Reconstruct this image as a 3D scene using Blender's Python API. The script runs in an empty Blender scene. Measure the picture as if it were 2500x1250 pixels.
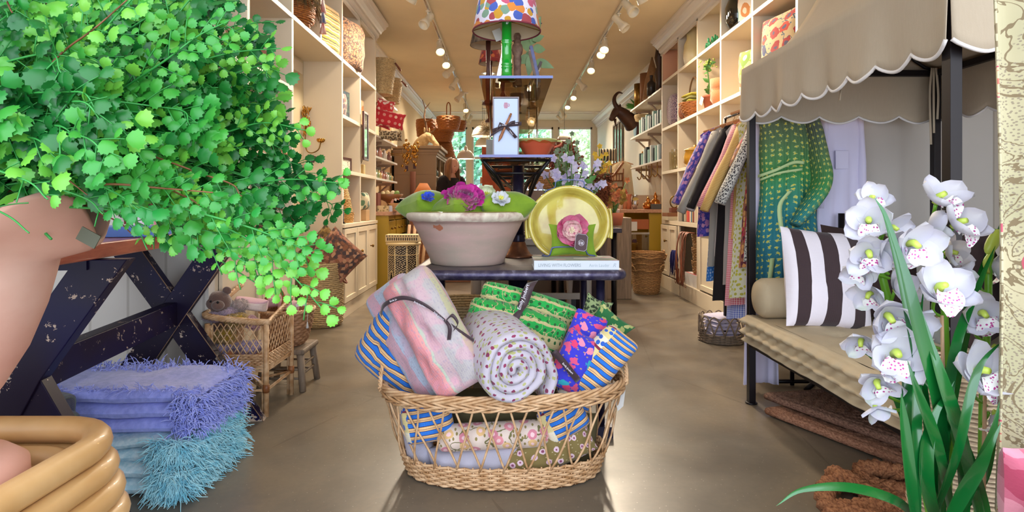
import bpy, math, random
from math import pi, sin, cos, sqrt, atan2, radians
from mathutils import Vector, Matrix, noise
SC = bpy.context.scene
COL = SC.collection
random.seed(7)
# --- camera
F = 1400.0            # focal length in pixels of a 2500 px wide frame
CX, HY, CH = 1236.0, 498.0, 1.05
cd = bpy.data.cameras.new('camera')
cam = bpy.data.objects.new('camera', cd)
COL.objects.link(cam)
cam.location = (0, 0, CH)
cam.rotation_euler = (pi / 2, 0, 0)
cd.sensor_width = 36.0
cd.sensor_fit = 'HORIZONTAL'
cd.lens = 36.0 * F / 2500.0
cd.shift_x = (1250 - CX) / 2500.0
cd.shift_y = (HY - 625) / 2500.0
cd.clip_start = 0.05
SC.camera = cam
# --- view
SC.view_settings.view_transform = 'Standard'
SC.view_settings.look = 'None'
SC.view_settings.gamma = 1
SC.view_settings.use_curve_mapping = False
SC.view_settings.exposure = 0.33
# --- daylight
w = bpy.data.worlds.new('daylight')
SC.world = w
w.use_nodes = True
bg = w.node_tree.nodes['Background']
bg.inputs[0].default_value = (0.80, 0.89, 1.0, 1)
bg.inputs[1].default_value = 4.1
def light(name, kind, loc, energy, col=(1, 1, 1), rot=(0, 0, 0), **kw):
 l = bpy.data.lights.new(name, kind)
 l.energy = energy
 l.color = col
 for k, v in kw.items():
  setattr(l, k, v)
 o = bpy.data.objects.new(name, l)
 COL.objects.link(o)
 o.location = loc
 o.rotation_euler = rot
 return o
def portal(name, loc, rot, sx, sy):
 o = light(name, 'AREA', loc, 1, rot=rot, shape='RECTANGLE', size=sx, size_y=sy)
 o.data.cycles.is_portal = True
 return o
portal('daylight_portal_shopfront', (0.1, -0.42, 1.6), (pi / 2, 0, 0), 5.0, 3.1)
portal('daylight_portal_back', (0.2, 14.6, 1.95), (-pi / 2, 0, 0), 4.1, 2.1)
sun = light('sun', 'SUN', (0, 30, 20), 7.0, (1.0, 0.96, 0.88), (radians(12), radians(-14), 0), angle=0.02)
WARM = (1.0, 0.84, 0.64)
def P(u, v, y):
 """point of the place seen at photo pixel (u, v), y metres in from the doorway"""
 return Vector(((u - CX) * y / F, y, CH + (HY - v) * y / F))
def PX(u, y):
 return (u - CX) * y / F
def PZ(v, y):
 return CH + (HY - v) * y / F
# --- colour
def hx(h):
 h = h.lstrip('#')
 r = []
 for i in (0, 2, 4):
  c = int(h[i:i + 2], 16) / 255.0
  r.append(c / 12.92 if c <= 0.04045 else ((c + 0.055) / 1.055) ** 2.4)
 return (r[0], r[1], r[2], 1.0)
class NM:
 """small node-material builder"""
 def __init__(s, name, rough=0.6, metal=0.0, coord='Object'):
  s.m = bpy.data.materials.new(name)
  s.m.use_nodes = True
  s.nt = s.m.node_tree
  s.b = s.nt.nodes['Principled BSDF']
  s.out = s.nt.nodes['Material Output']
  s.b.inputs['Roughness'].default_value = rough
  s.b.inputs['Metallic'].default_value = metal
  s.dims = '2D' if coord == 'UV' else '3D'
  tc = s.nt.nodes.new('ShaderNodeTexCoord')
  s.co = tc.outputs[coord]
 def n(s, t, **kw):
  x = s.nt.nodes.new(t)
  for k, v in kw.items():
   setattr(x, k, v)
  return x
 def lk(s, a, b):
  s.nt.links.new(a, b)
 def put(s, inp, v):
  if isinstance(v, (int, float, tuple, list)):
   inp.default_value = v
  else:
   s.lk(v, inp)
 def math(s, op, a, b=0.0, c=None):
  x = s.n('ShaderNodeMath', operation=op)
  s.put(x.inputs[0], a); s.put(x.inputs[1], b)
  if c is not None:
   s.put(x.inputs[2], c)
  return x.outputs[0]
 def mix(s, f, a, b, bt='MIX'):
  x = s.n('ShaderNodeMix', data_type='RGBA', blend_type=bt)
  s.put(x.inputs[0], f); s.put(x.inputs[6], a); s.put(x.inputs[7], b)
  return x.outputs[2]
 def map(s, scale=(1, 1, 1), rot=(0, 0, 0), loc=(0, 0, 0), src=None):
  x = s.n('ShaderNodeMapping')
  s.lk(src or s.co, x.inputs[0])
  x.inputs['Scale'].default_value = scale
  x.inputs['Rotation'].default_value = rot
  x.inputs['Location'].default_value = loc
  return x.outputs[0]
 def noise(s, scale, detail=3, src=None, rough=0.5, dist=0.0):
  x = s.n('ShaderNodeTexNoise')
  s.lk(src or s.co, x.inputs['Vector'])
  x.inputs['Scale'].default_value = scale
  x.inputs['Detail'].default_value = detail
  x.inputs['Roughness'].default_value = rough
  x.inputs['Distortion'].default_value = dist
  return x.outputs[0]
 def vor(s, scale, feature='F1', src=None, rand=1.0, out='Distance', dims=None):
  dims = dims or s.dims
  x = s.n('ShaderNodeTexVoronoi', feature=feature, voronoi_dimensions=dims)
  s.lk(src or s.co, x.inputs['Vector'])
  x.inputs['Scale'].default_value = scale
  x.inputs['Randomness'].default_value = rand
  return x.outputs[out]
 def wave(s, scale, src=None, dist=0.0, ds=1.0, axis='X', prof='SIN'):
  x = s.n('ShaderNodeTexWave', bands_direction=axis, wave_profile=prof)
  s.lk(src or s.co, x.inputs['Vector'])
  x.inputs['Scale'].default_value = scale
  x.inputs['Distortion'].default_value = dist
  x.inputs['Detail Scale'].default_value = ds
  return x.outputs['Fac']
 def ramp(s, f, stops, interp='LINEAR'):
  x = s.n('ShaderNodeValToRGB')
  x.color_ramp.interpolation = interp
  e = x.color_ramp.elements
  while len(e) < len(stops):
   e.new(0.5)
  for i, (p, c) in enumerate(stops):
   e[i].position = p
   e[i].color = c if isinstance(c, tuple) else hx(c)
  s.put(x.inputs[0], f)
  return x.outputs[0]
 def sep(s, src=None):
  x = s.n('ShaderNodeSeparateXYZ')
  s.lk(src or s.co, x.inputs[0])
  return x.outputs
 def col(s, c):
  s.put(s.b.inputs['Base Color'], c)
 def bump(s, h, strength=0.3, dist=0.01):
  x = s.n('ShaderNodeBump')
  x.inputs['Strength'].default_value = strength
  x.inputs['Distance'].default_value = dist
  s.put(x.inputs['Height'], h)
  s.lk(x.outputs[0], s.b.inputs['Normal'])
MATS = {}
def pm(name, color, rough=0.6, metal=0.0, var=0.0, vs=8.0, c2=None, bump=0.0, bs=60.0, coat=0.0,
 sheen=0.0, emit=None, es=0.0, stretch=(1, 1, 1), spec=None):
 """plain material with optional mottling (var, c2) and grain (bump)"""
 if name in MATS:
  return MATS[name]
 n = NM(name, rough, metal)
 c = hx(color)
 src = n.map(stretch) if stretch != (1, 1, 1) else n.co
 if var or c2:
  d = hx(c2) if c2 else (c[0] * (1 - var), c[1] * (1 - var), c[2] * (1 - var), 1)
  f = n.ramp(n.noise(vs, 4, src), [(0.35, (0, 0, 0, 1)), (0.65, (1, 1, 1, 1))])
  n.col(n.mix(f, c, d))
 else:
  n.col(c)
 if bump:
  n.bump(n.noise(bs, 3, src), bump, 0.004)
 n.b.inputs['Coat Weight'].default_value = coat
 n.b.inputs['Sheen Weight'].default_value = sheen
 if spec is not None:
  n.b.inputs['Specular IOR Level'].default_value = spec
 if emit:
  n.b.inputs['Emission Color'].default_value = hx(emit)
  n.b.inputs['Emission Strength'].default_value = es
 MATS[name] = n.m
 return n.m
def weave_bump(n, s=450, k=0.25):
 sp = n.sep()
 a = n.math('SINE', n.math('MULTIPLY', sp[0], s))
 b = n.math('SINE', n.math('MULTIPLY', sp[1], s))
 n.bump(n.math('ADD', a, b), k, 0.002)
def stripes(name, stops, period, axis=0, rough=0.85, wob=0.0, extra=None):
 """stripes across a cloth; stops = [(0..1, colour)] repeated every period metres"""
 if name in MATS:
  return MATS[name]
 n = NM(name, rough, coord='UV')
 sp = n.sep()
 x = sp[axis]
 if wob:
  x = n.math('ADD', x, n.math('MULTIPLY', n.noise(18), wob))
 f = n.math('FRACT', n.math('MULTIPLY', x, 1.0 / period))
 c = n.ramp(f, stops, 'CONSTANT')
 if extra:
  c = extra(n, sp, c)
 n.col(c)
 weave_bump(n, 900, 0.15)
 n.b.inputs['Sheen Weight'].default_value = 0.2
 MATS[name] = n.m
 return n.m
def floral(name, base, cols, scale=22, size=0.3, rough=0.85, leaf=None, leafsize=0.2, ground2=None, gs=5,
 ring=None, vine=None, coord='UV', sx=1.0, lscale=None, rand=0.8, jag=0.12):
 """small printed flowers: voronoi blossoms (cols) over leaf specks over ground"""
 if name in MATS:
  return MATS[name]
 n = NM(name, rough, coord=coord)
 src = n.map((sx, 1, 1))
 dn = n.noise(scale * 2.2, 2, src)
 g = hx(base)
 if ground2:
  g = n.mix(n.ramp(n.noise(gs, 3, src), [(0.42, (0, 0, 0, 1)), (0.58, (1, 1, 1, 1))]), g, hx(ground2))
 c = g
 if vine:
  vv = n.noise(scale * 0.5, 3, src)
  band = n.math('COMPARE', vv, 0.5, 0.010)
  c = n.mix(band, c, hx(vine))
 if leaf:
  lv = n.vor(lscale or scale * 1.6, src=n.map((sx, 1.6, 1), rot=(0, 0, 0.6), loc=(3, 1, 0)), rand=1)
  c = n.mix(n.math('LESS_THAN', n.math('ADD', lv, n.math('MULTIPLY', dn, 0.15)), leafsize + 0.08), c, hx(leaf))
 vd = n.vor(scale, src=src, rand=rand)
 vc = n.sep(n.vor(scale, src=src, rand=rand, out='Color'))
 d = n.math('ADD', vd, n.math('MULTIPLY', n.math('SUBTRACT', dn, 0.5), jag * 2))
 k = len(cols)
 fc = n.ramp(vc[0], [(i / k, q) for i, q in enumerate(cols)], 'CONSTANT')
 c = n.mix(n.math('LESS_THAN', d, size), c, fc)
 if ring:
  c = n.mix(n.math('LESS_THAN', d, size * 0.42), c, hx(ring))
 n.col(c)
 n.bump(n.noise(220, 2), 0.2, 0.003)
 n.b.inputs['Sheen Weight'].default_value = 0.2
 MATS[name] = n.m
 return n.m
def gingham(name, a, b, s=0.008):
 if name in MATS:
  return MATS[name]
 n = NM(name, 0.85, coord='UV')
 sp = n.sep()
 fx = n.math('GREATER_THAN', n.math('FRACT', n.math('MULTIPLY', sp[0], 0.5 / s)), 0.5)
 fy = n.math('GREATER_THAN', n.math('FRACT', n.math('MULTIPLY', sp[1], 0.5 / s)), 0.5)
 n.col(n.mix(n.math('MULTIPLY', n.math('ADD', fx, fy), 0.5), hx(a), hx(b)))
 MATS[name] = n.m
 return n.m
def wood(name, a, b, scale=3.0, axis=1, rough=0.5, coat=0.0, ring=14.0):
 if name in MATS:
  return MATS[name]
 n = NM(name, rough)
 st = [1, 1, 1]
 st[axis] = 0.07
 src = n.map(tuple(st))
 f = n.noise(ring * scale, 5, src, 0.6, 0.4)
 n.col(n.ramp(f, [(0.3, a), (0.7, b)]))
 n.bump(f, 0.15, 0.003)
 n.b.inputs['Coat Weight'].default_value = coat
 MATS[name] = n.m
 return n.m
def straw(name, a, b, rows=60.0, rough=0.7, k=0.6, dark=None):
 """coiled or woven plant fibre"""
 if name in MATS:
  return MATS[name]
 n = NM(name, rough)
 sp = n.sep()
 z = n.math('SINE', n.math('MULTIPLY', sp[2], rows * 6.28))
 ns = n.noise(60, 3, n.map((1, 1, 2.5)))
 f = n.math('ADD', n.math('MULTIPLY', z, 0.18), ns)
 n.col(n.ramp(f, [(0.3, a), (0.62, b)]))
 n.bump(n.math('ADD', z, n.math('MULTIPLY', ns, 1.5)), k, 0.004)
 MATS[name] = n.m
 return n.m
def glassy(name, tint='#ffffff', k=0.12, rough=0.02):
 """clear or smoked sheet glass: see-through with reflection"""
 if name in MATS:
  return MATS[name]
 n = NM(name, rough)
 t = n.n('ShaderNodeBsdfTransparent')
 t.inputs[0].default_value = hx(tint)
 g = n.n('ShaderNodeBsdfGlossy')
 g.inputs['Roughness'].default_value = rough
 fr = n.n('ShaderNodeLayerWeight')
 mx = n.n('ShaderNodeMixShader')
 n.lk(n.math('ADD', n.math('MULTIPLY', n.math('POWER', fr.outputs[1], 5), .55), k * 0.4), mx.inputs[0])
 n.lk(t.outputs[0], mx.inputs[1]); n.lk(g.outputs[0], mx.inputs[2])
 n.lk(mx.outputs[0], n.out.inputs[0])
 MATS[name] = n.m
 return n.m
# --- mesh accumulator
def T(x=0, y=0, z=0):
 return Matrix.Translation((x, y, z))
def R(ax, a):
 return Matrix.Rotation(a, 4, ax)
def S(x, y=None, z=None):
 return Matrix.Diagonal((x, x if y is None else y, x if z is None else z, 1))
def frame(loc, rx=0, ry=0, rz=0):
 return Matrix.Translation(loc) @ R('Z', radians(rz)) @ R('Y', radians(ry)) @ R('X', radians(rx))
class B:
 def __init__(s):
  s.v, s.f, s.mi, s.sm, s.uv = [], [], [], [], []
 def add(s, vs, fs, mi=0, smooth=True, uvs=None, M=None):
  o = len(s.v)
  if M is not None:
   vs = [M @ Vector(p) for p in vs]
  s.v.extend(tuple(p) for p in vs)
  if uvs is None:
   uvs = [(p[0], p[1]) for p in vs]
  s.uv.extend(uvs)
  for f in fs:
   s.f.append(tuple(i + o for i in f))
   s.mi.append(mi); s.sm.append(smooth)
  return s
 def box(s, x0, x1, y0, y1, z0, z1, mi=0, M=None):
  vs = [(x, y, z) for x in (x0, x1) for y in (y0, y1) for z in (z0, z1)]
  fs = [(0, 1, 3, 2), (4, 6, 7, 5), (0, 4, 5, 1), (2, 3, 7, 6), (0, 2, 6, 4), (1, 5, 7, 3)]
  return s.add(vs, fs, mi, False, None, M)
 def cbox(s, c, d, mi=0, M=None):
  return s.box(c[0] - d[0] / 2, c[0] + d[0] / 2, c[1] - d[1] / 2, c[1] + d[1] / 2,
 c[2] - d[2] / 2, c[2] + d[2] / 2, mi, M)
 def grid(s, nu, nv, fn, cu=False, cv=False, mi=0, smooth=True, uvfn=None, M=None, flip=False):
  vs, uv = [], []
  for j in range(nv + (0 if cv else 1)):
   for i in range(nu + (0 if cu else 1)):
    a, b = i / nu, j / nv
    vs.append(fn(a, b))
    uv.append(uvfn(a, b) if uvfn else (a, b))
  W = nu if cu else nu + 1
  H = nv if cv else nv + 1
  fs = []
  for j in range(nv):
   for i in range(nu):
    q = (j * W + i, j * W + (i + 1) % W, ((j + 1) % H) * W + (i + 1) % W, ((j + 1) % H) * W + i)
    fs.append(q[::-1] if flip else q)
  return s.add(vs, fs, mi, smooth, uv, M)
 def lathe(s, prof, n=24, mi=0, M=None, sx=1.0, sy=1.0, rfn=None, caps=True, smooth=True):
  vs, uv = [], []
  L = 0
  for j, (r, z) in enumerate(prof):
   if j:
    L += math.hypot(r - prof[j - 1][0], z - prof[j - 1][1])
   for i in range(n):
    a = 2 * pi * i / n
    k = r * (rfn(a, z) if rfn else 1)
    vs.append((k * cos(a) * sx, k * sin(a) * sy, z))
    uv.append((a * max(q[0] for q in prof), L))
  fs = []
  for j in range(len(prof) - 1):
   for i in range(n):
    fs.append((j * n + i, j * n + (i + 1) % n, (j + 1) * n + (i + 1) % n, (j + 1) * n + i))
  if caps:
   if prof[0][0] > 1e-5:
    fs.append(tuple(range(n - 1, -1, -1)))
   if prof[-1][0] > 1e-5:
    fs.append(tuple((len(prof) - 1) * n + i for i in range(n)))
  return s.add(vs, fs, mi, smooth, uv, M)
 def tube(s, path, r, n=8, mi=0, caps=True, M=None, closed=False, flat=1.0):
  path = [Vector(p) for p in path]
  m = len(path)
  if m < 2:
   return s
  rs = r if isinstance(r, (list, tuple)) else [r] * m
  tg = []
  for i in range(m):
   a = path[(i - 1) % m] if (closed or i > 0) else path[i]
   b = path[(i + 1) % m] if (closed or i < m - 1) else path[i]
   t = b - a
   tg.append(t.normalized() if t.length > 1e-9 else Vector((0, 0, 1)))
  t0 = tg[0]
  up = Vector((0, 0, 1)) if abs(t0.z) < 0.9 else Vector((1, 0, 0))
  nrm = t0.cross(up).normalized()
  vs, uv = [], []
  L = 0
  for i in range(m):
   if i:
    L += (path[i] - path[i - 1]).length
    nrm = nrm - tg[i] * nrm.dot(tg[i])
    nrm = nrm.normalized() if nrm.length > 1e-6 else tg[i].orthogonal().normalized()
   bi = tg[i].cross(nrm)
   for k in range(n):
    a = 2 * pi * k / n
    vs.append(path[i] + nrm * (cos(a) * rs[i]) + bi * (sin(a) * rs[i] * flat))
    uv.append((a * rs[i], L))
  fs = []
  for i in range(m if closed else m - 1):
   j = (i + 1) % m
   for k in range(n):
    fs.append((i * n + k, i * n + (k + 1) % n, j * n + (k + 1) % n, j * n + k))
  if caps and not closed:
   fs.append(tuple(range(n - 1, -1, -1)))
   fs.append(tuple((m - 1) * n + k for k in range(n)))
  return s.add(vs, fs, mi, True, uv, M)
 def cyl(s, a, b, r, r2=None, n=12, mi=0, M=None):
  return s.tube([a, b], [r, r if r2 is None else r2], n, mi, True, M)
 def ell(s, c, rad, nu=16, nv=10, mi=0, M=None, rot=None):
  if not isinstance(rad, (tuple, list)):
   rad = (rad,) * 3
  A = T(*c) @ (rot or Matrix.Identity(4))
  if M is not None:
   A = M @ A
  prof = [(sin(pi * j / nv), -cos(pi * j / nv)) for j in range(nv + 1)]
  return s.lathe(prof, nu, mi, A @ S(*rad), caps=False)
 def prism(s, pts, d, mi=0, M=None, smooth=False):
  """polygon in XZ extruded d along Y (centred)"""
  n = len(pts)
  vs = [(x, -d / 2, z) for x, z in pts] + [(x, d / 2, z) for x, z in pts]
  fs = [tuple(range(n)), tuple(range(2 * n - 1, n - 1, -1))]
  for i in range(n):
   j = (i + 1) % n
   fs.append((i, i + n, j + n, j))
  return s.add(vs, fs, mi, smooth, [(p[0], p[2]) for p in vs], M)
 def ribbon(s, path, wid, side=None, mi=0, M=None, th=0.0):
  """flat strip along path; side = width direction (Vector or list)"""
  path = [Vector(p) for p in path]
  vs, uv = [], []
  L = 0
  for i, p in enumerate(path):
   a = path[max(0, i - 1)]; b = path[min(len(path) - 1, i + 1)]
   t = (b - a).normalized()
   sd = side[i] if isinstance(side, list) else (side or t.cross(Vector((0, 0, 1))))
   sd = Vector(sd).normalized()
   w_ = wid[i] if isinstance(wid, (list, tuple)) else wid
   if i:
    L += (p - path[i - 1]).length
   vs += [p - sd * w_ / 2, p + sd * w_ / 2]
   uv += [(0, L), (w_, L)]
  fs = [(2 * i, 2 * i + 1, 2 * i + 3, 2 * i + 2) for i in range(len(path) - 1)]
  return s.add(vs, fs, mi, True, uv, M)
def obj(name, b, mats, parent=None, world=False, bevel=0.0, solid=0.0, sub=0, bseg=2):
 me = bpy.data.meshes.new(name)
 off = Vector((0, 0, 0))
 vs = b.v
 if world and parent is not None:
  off = parent.location
  vs = [(x - off.x, y - off.y, z - off.z) for x, y, z in b.v]
 me.from_pydata(vs, [], b.f)
 ms = mats if isinstance(mats, (list, tuple)) else [mats]
 for m in ms:
  me.materials.append(m)
 me.polygons.foreach_set('material_index', b.mi)
 me.polygons.foreach_set('use_smooth', b.sm)
 ul = me.uv_layers.new(name='UVMap')
 flat = []
 for f in b.f:
  for i in f:
   flat += b.uv[i]
 ul.data.foreach_set('uv', flat)
 me.update()
 o = bpy.data.objects.new(name, me)
 COL.objects.link(o)
 if parent is not None:
  o.parent = parent
 if solid:
  md = o.modifiers.new('solid', 'SOLIDIFY'); md.thickness = solid; md.offset = 0
 if bevel:
  md = o.modifiers.new('bevel', 'BEVEL'); md.width = bevel; md.segments = bseg; md.limit_method = 'ANGLE'
 if sub:
  md = o.modifiers.new('sub', 'SUBSURF'); md.levels = sub; md.render_levels = sub
 return o
def tag(o, label=None, cat=None, group=None, kind=None):
 if label: o['label'] = label
 if cat: o['category'] = cat
 if group: o['group'] = group
 if kind: o['kind'] = kind
 return o
def thing(name, label, cat, loc=(0, 0, 0), rz=0.0, group=None):
 o = bpy.data.objects.new(name, None)
 COL.objects.link(o)
 o.empty_display_size = 0.05
 o.location = loc
 o.rotation_euler = (0, 0, radians(rz))
 return tag(o, label, cat, group)
def one(name, b, mats, label, cat, loc=None, rz=0.0, group=None, **kw):
 """a thing that is a single mesh"""
 o = obj(name, b, mats, None, **kw)
 if loc is not None:
  o.location = loc
 o.rotation_euler = (0, 0, radians(rz))
 return tag(o, label, cat, group)
def struct(name, b, mats, parent=None, **kw):
 o = obj(name, b, mats, parent, **kw)
 if parent is None:
  o['kind'] = 'structure'
 return o
def dup(root, loc, label, rz=None, group=None, scale=None):
 r = root.copy(); COL.objects.link(r)
 r.location = loc
 if rz is not None: r.rotation_euler = (r.rotation_euler[0], r.rotation_euler[1], radians(rz))
 if scale: r.scale = (scale,) * 3 if isinstance(scale, (int, float)) else scale
 r['label'] = label
 if group: r['group'] = group
 for ch in list(root.children):
  c = ch.copy(); COL.objects.link(c); c.parent = r
  for g in ch.children:
   d = g.copy(); COL.objects.link(d); d.parent = c
 return r
def lettering(txt, size, mat, parent, M, name='lettering', depth=0.0006, align='LEFT', bold=0.0, shear=0.0, squash=1.0):
 """raised letters: text runs along local +X, up local +Y, faces local +Z, placed by matrix M"""
 cu = bpy.data.curves.new('txt', 'FONT')
 cu.body = txt
 cu.size = size
 cu.align_x = align
 cu.extrude = depth
 cu.offset = bold
 cu.shear = shear
 cu.resolution_u = 3
 to = bpy.data.objects.new('txt', cu)
 COL.objects.link(to)
 dg = bpy.context.evaluated_depsgraph_get()
 me = bpy.data.meshes.new_from_object(to.evaluated_get(dg))
 bpy.data.objects.remove(to)
 me.transform(M @ S(squash, 1, 1))
 me.materials.clear()
 me.materials.append(mat)
 o = bpy.data.objects.new(name, me)
 COL.objects.link(o)
 if parent is not None:
  o.parent = parent
 return o
FRONT = R('X', pi / 2)      # lettering that faces the camera (-Y), reading left to right
# --- soft shapes
def pillow(w, h, t, n=14, pinch=0.08, sq=2.0, seed=0, wr=0.004, M=None, bend=None, tuft=None, b=None, mi=0, ex=0.45, rc=0.0):
 """stuffed cushion in the local XZ plane, thickness along Y"""
 b = b or B()
 def side(sg):
  def fn(a, c):
   u, v = 2 * a - 1, 2 * c - 1
   u = sin(u * pi / 2) * 0.55 + u * 0.45
   v = sin(v * pi / 2) * 0.55 + v * 0.45
   x = u * w / 2 * (1 - pinch * (1 - v * v))
   z = v * h / 2 * (1 - pinch * (1 - u * u))
   if rc:
    q0 = 1 - rc * (u * v) ** 4
    x *= q0; z *= q0
   k = max(0.0, (1 - abs(u) ** sq) * (1 - abs(v) ** sq)) ** ex
   y = sg * t / 2 * k
   if tuft:
    y *= 1 - 0.45 * max(0, cos(u * pi * tuft[0]) * cos(v * pi * tuft[1])) ** 3
   q = noise.noise(Vector((x * 9 + seed * 7.1, z * 9, sg * 0.4)))
   q2 = noise.noise(Vector((x * 22 + seed, z * 22, sg + seed)))
   y += (q * wr * 2 + q2 * wr) * k
   p = Vector((x, y, z))
   return bend(p) if bend else p
  return fn
 uvf = lambda a, c: (a * w, c * h)
 b.grid(n, n, side(-1), mi=mi, uvfn=uvf, M=M)
 b.grid(n, n, side(1), mi=mi, uvfn=lambda a, c: (a * w + 0.37, c * h + 0.21), M=M, flip=True)
 return b
def folded(w, d, h, layers=2, seed=0, M=None, b=None, n=12, mi=0):
 """stack of folded cloth layers, w along X, d along Y, lying flat, base at z=0"""
 b = b or B()
 for k in range(layers):
  lh = h / layers
  pillow(w * (1 - 0.03 * random.random()), d * (1 - 0.05 * random.random()), lh * 1.08, n, -0.01, 5, seed + k, 0.003,
 (M or Matrix.Identity(4)) @ T(random.uniform(-.004, .004), 0, lh * (k + 0.5)) @ R('X', pi / 2), b=b, mi=mi, ex=0.38)
 return b
def weave(prof, rows, stakes, amp, M=None, sx=1.0, sy=1.0, b=None, mi=0, res=4, rr=3, inner=True):
 """woven wall of revolution following prof = [(r,z)] bottom to top"""
 b = b or B()
 L = [0]
 for i in range(1, len(prof)):
  L.append(L[-1] + math.hypot(prof[i][0] - prof[i - 1][0], prof[i][1] - prof[i - 1][1]))
 def at(s):
  d = s * L[-1]
  for i in range(1, len(prof)):
   if d <= L[i] + 1e-9:
    q = (d - L[i - 1]) / max(1e-9, L[i] - L[i - 1])
    return (prof[i - 1][0] + (prof[i][0] - prof[i - 1][0]) * q, prof[i - 1][1] + (prof[i][1] - prof[i - 1][1]) * q)
  return prof[-1]
 nu, nv = stakes * res, rows * rr
 def fn(a, c):
  r, z = at(c)
  th = 2 * pi * a
  row = int(c * rows - 1e-6)
  ph = (c * rows) % 1.0
  k = sin(pi * ph)
  o = amp * k * (0.6 + 0.9 * cos(stakes / 2 * th * 1 + pi * row))
  return ((r + o) * cos(th) * sx, (r + o) * sin(th) * sy, z)
 R0 = max(p[0] for p in prof)
 b.grid(nu, nv, fn, cu=True, mi=mi, M=M, uvfn=lambda a, c: (a * 2 * pi * R0, c * L[-1]))
 r0, z0 = prof[0]
 if inner:
  r1, z1 = prof[-1]
  ip = [(0.0005, z0 + .004), (r0 - .004, z0 + .004)] + [(max(.001, r - .007), z) for r, z in prof[1:]]
  b.lathe(ip, max(16, nu // 4), mi, M, sx, sy, caps=False)
  b.lathe([(r0 + amp * .3, z0), (0.0005, z0)], max(16, nu // 4), mi, M, sx, sy, caps=False)
 return b
def braid(path_fn, n, r, strands=3, amp=None, turns=12, b=None, mi=0, seg=6, closed=True):
 """twisted rim of several canes along a closed path_fn(t) -> (point, outward, up)"""
 b = b or B()
 amp = amp or r * 1.1
 for k in range(strands):
  pts = []
  for i in range(n if closed else n + 1):
   t = i / n
   p, o, u = path_fn(t)
   a = 2 * pi * (turns * t + k / strands)
   pts.append(p + o * (amp * cos(a)) + u * (amp * sin(a)))
  b.tube(pts, r, seg, mi, closed=closed)
 return b
def smoothpath(pts, n=8):
 """Catmull-Rom through pts"""
 pts = [Vector(p) for p in pts]
 q = [pts[0] * 2 - pts[1]] + pts + [pts[-1] * 2 - pts[-2]]
 out = []
 for i in range(1, len(q) - 2):
  for k in range(n):
   t = k / n
   a, b_, c, d = q[i - 1], q[i], q[i + 1], q[i + 2]
   out.append(0.5 * ((2 * b_) + (c - a) * t + (2 * a - 5 * b_ + 4 * c - d) * t * t + (3 * b_ - a - 3 * c + d) * t ** 3))
 out.append(pts[-1])
 return out
def blade(pts, wid, b=None, mi=0, up=None, cup=0.25, n=6):
 """long strap leaf along pts, max width wid, folded a little along the midrib"""
 b = b or B()
 path = smoothpath(pts, n)
 m = len(path)
 vs, uv = [], []
 for i, p in enumerate(path):
  t = i / (m - 1)
  tg = (path[min(m - 1, i + 1)] - path[max(0, i - 1)]).normalized()
  ref = Vector(up) if up else Vector((0, -1, 0.2))
  sd = tg.cross(ref).normalized()
  nn = sd.cross(tg).normalized()
  w_ = wid * (0.55 + 0.45 * sin(pi * min(1, t * 1.3))) * (1 - max(0, (t - 0.6) / 0.4) ** 1.8 * 0.96)
  vs += [p - sd * w_ / 2 + nn * cup * w_ * .5, p, p + sd * w_ / 2 + nn * cup * w_ * .5]
  uv += [(0, t), (.5, t), (1, t)]
 fs = []
 for i in range(m - 1):
  a = 3 * i
  fs += [(a, a + 1, a + 4, a + 3), (a + 1, a + 2, a + 5, a + 4)]
 b.add(vs, fs, mi, True, uv)
 return b
# --- shared materials
M_WHITE = pm('painted_joinery', '#dccdb4', 0.45, var=0.04, vs=3)
M_TRIMW = pm('gloss_trim', '#ddd6cc', 0.3)
M_BLACK = pm('black_metal', '#120e14', 0.4, 0.3)
M_STRAW = straw('straw_coil', '#7a5430', '#c89a62', 55)
M_PALESTRAW = straw('pale_straw', '#8f7650', '#d8bd8c', 60)
M_WICKER = straw('brown_wicker', '#6b3514', '#b9702f', 70, 0.55)
M_CANE = pm('natural_cane', '#d6b088', 0.5, var=.25, vs=30, c2='#b18458', bump=.2, bs=80)
M_DKCANE = pm('honey_cane', '#a5683a', 0.5, var=.35, vs=30, c2='#7c4824', bump=.2, bs=80)
M_BRASS = pm('brass', '#c08a3a', 0.25, 1.0, var=.3, vs=20)
M_OLDBRASS = pm('aged_brass', '#8f6a30', 0.4, 0.9, var=.4, vs=20)
M_PAPER = pm('paper', '#d2cfcc', 0.8)
M_BROWNTAG = pm('brown_card', '#4a343a', 0.7)
M_WHITEINK = pm('pale_ink', '#e6e2f0', 0.6)
M_LEATHER = pm('tan_leather', '#7d4128', 0.5, var=.3, vs=12)
M_LINEN = pm('linen', '#c4b193', 0.9, var=.08, vs=6, bump=.3, bs=300)
M_TERRA = pm('terracotta', '#b9684a', 0.8, var=.2, vs=6, bump=.2, bs=60)
M_GREENLEAF = pm('leaf_green', '#4f8a3a', 0.5, var=.3, vs=12)
M_RIBBON = pm('dark_ribbon', '#3b2730', 0.55, sheen=.3)
M_CREAMCER = pm('cream_ceramic', '#e6d8b8', 0.25, coat=.5)
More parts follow.
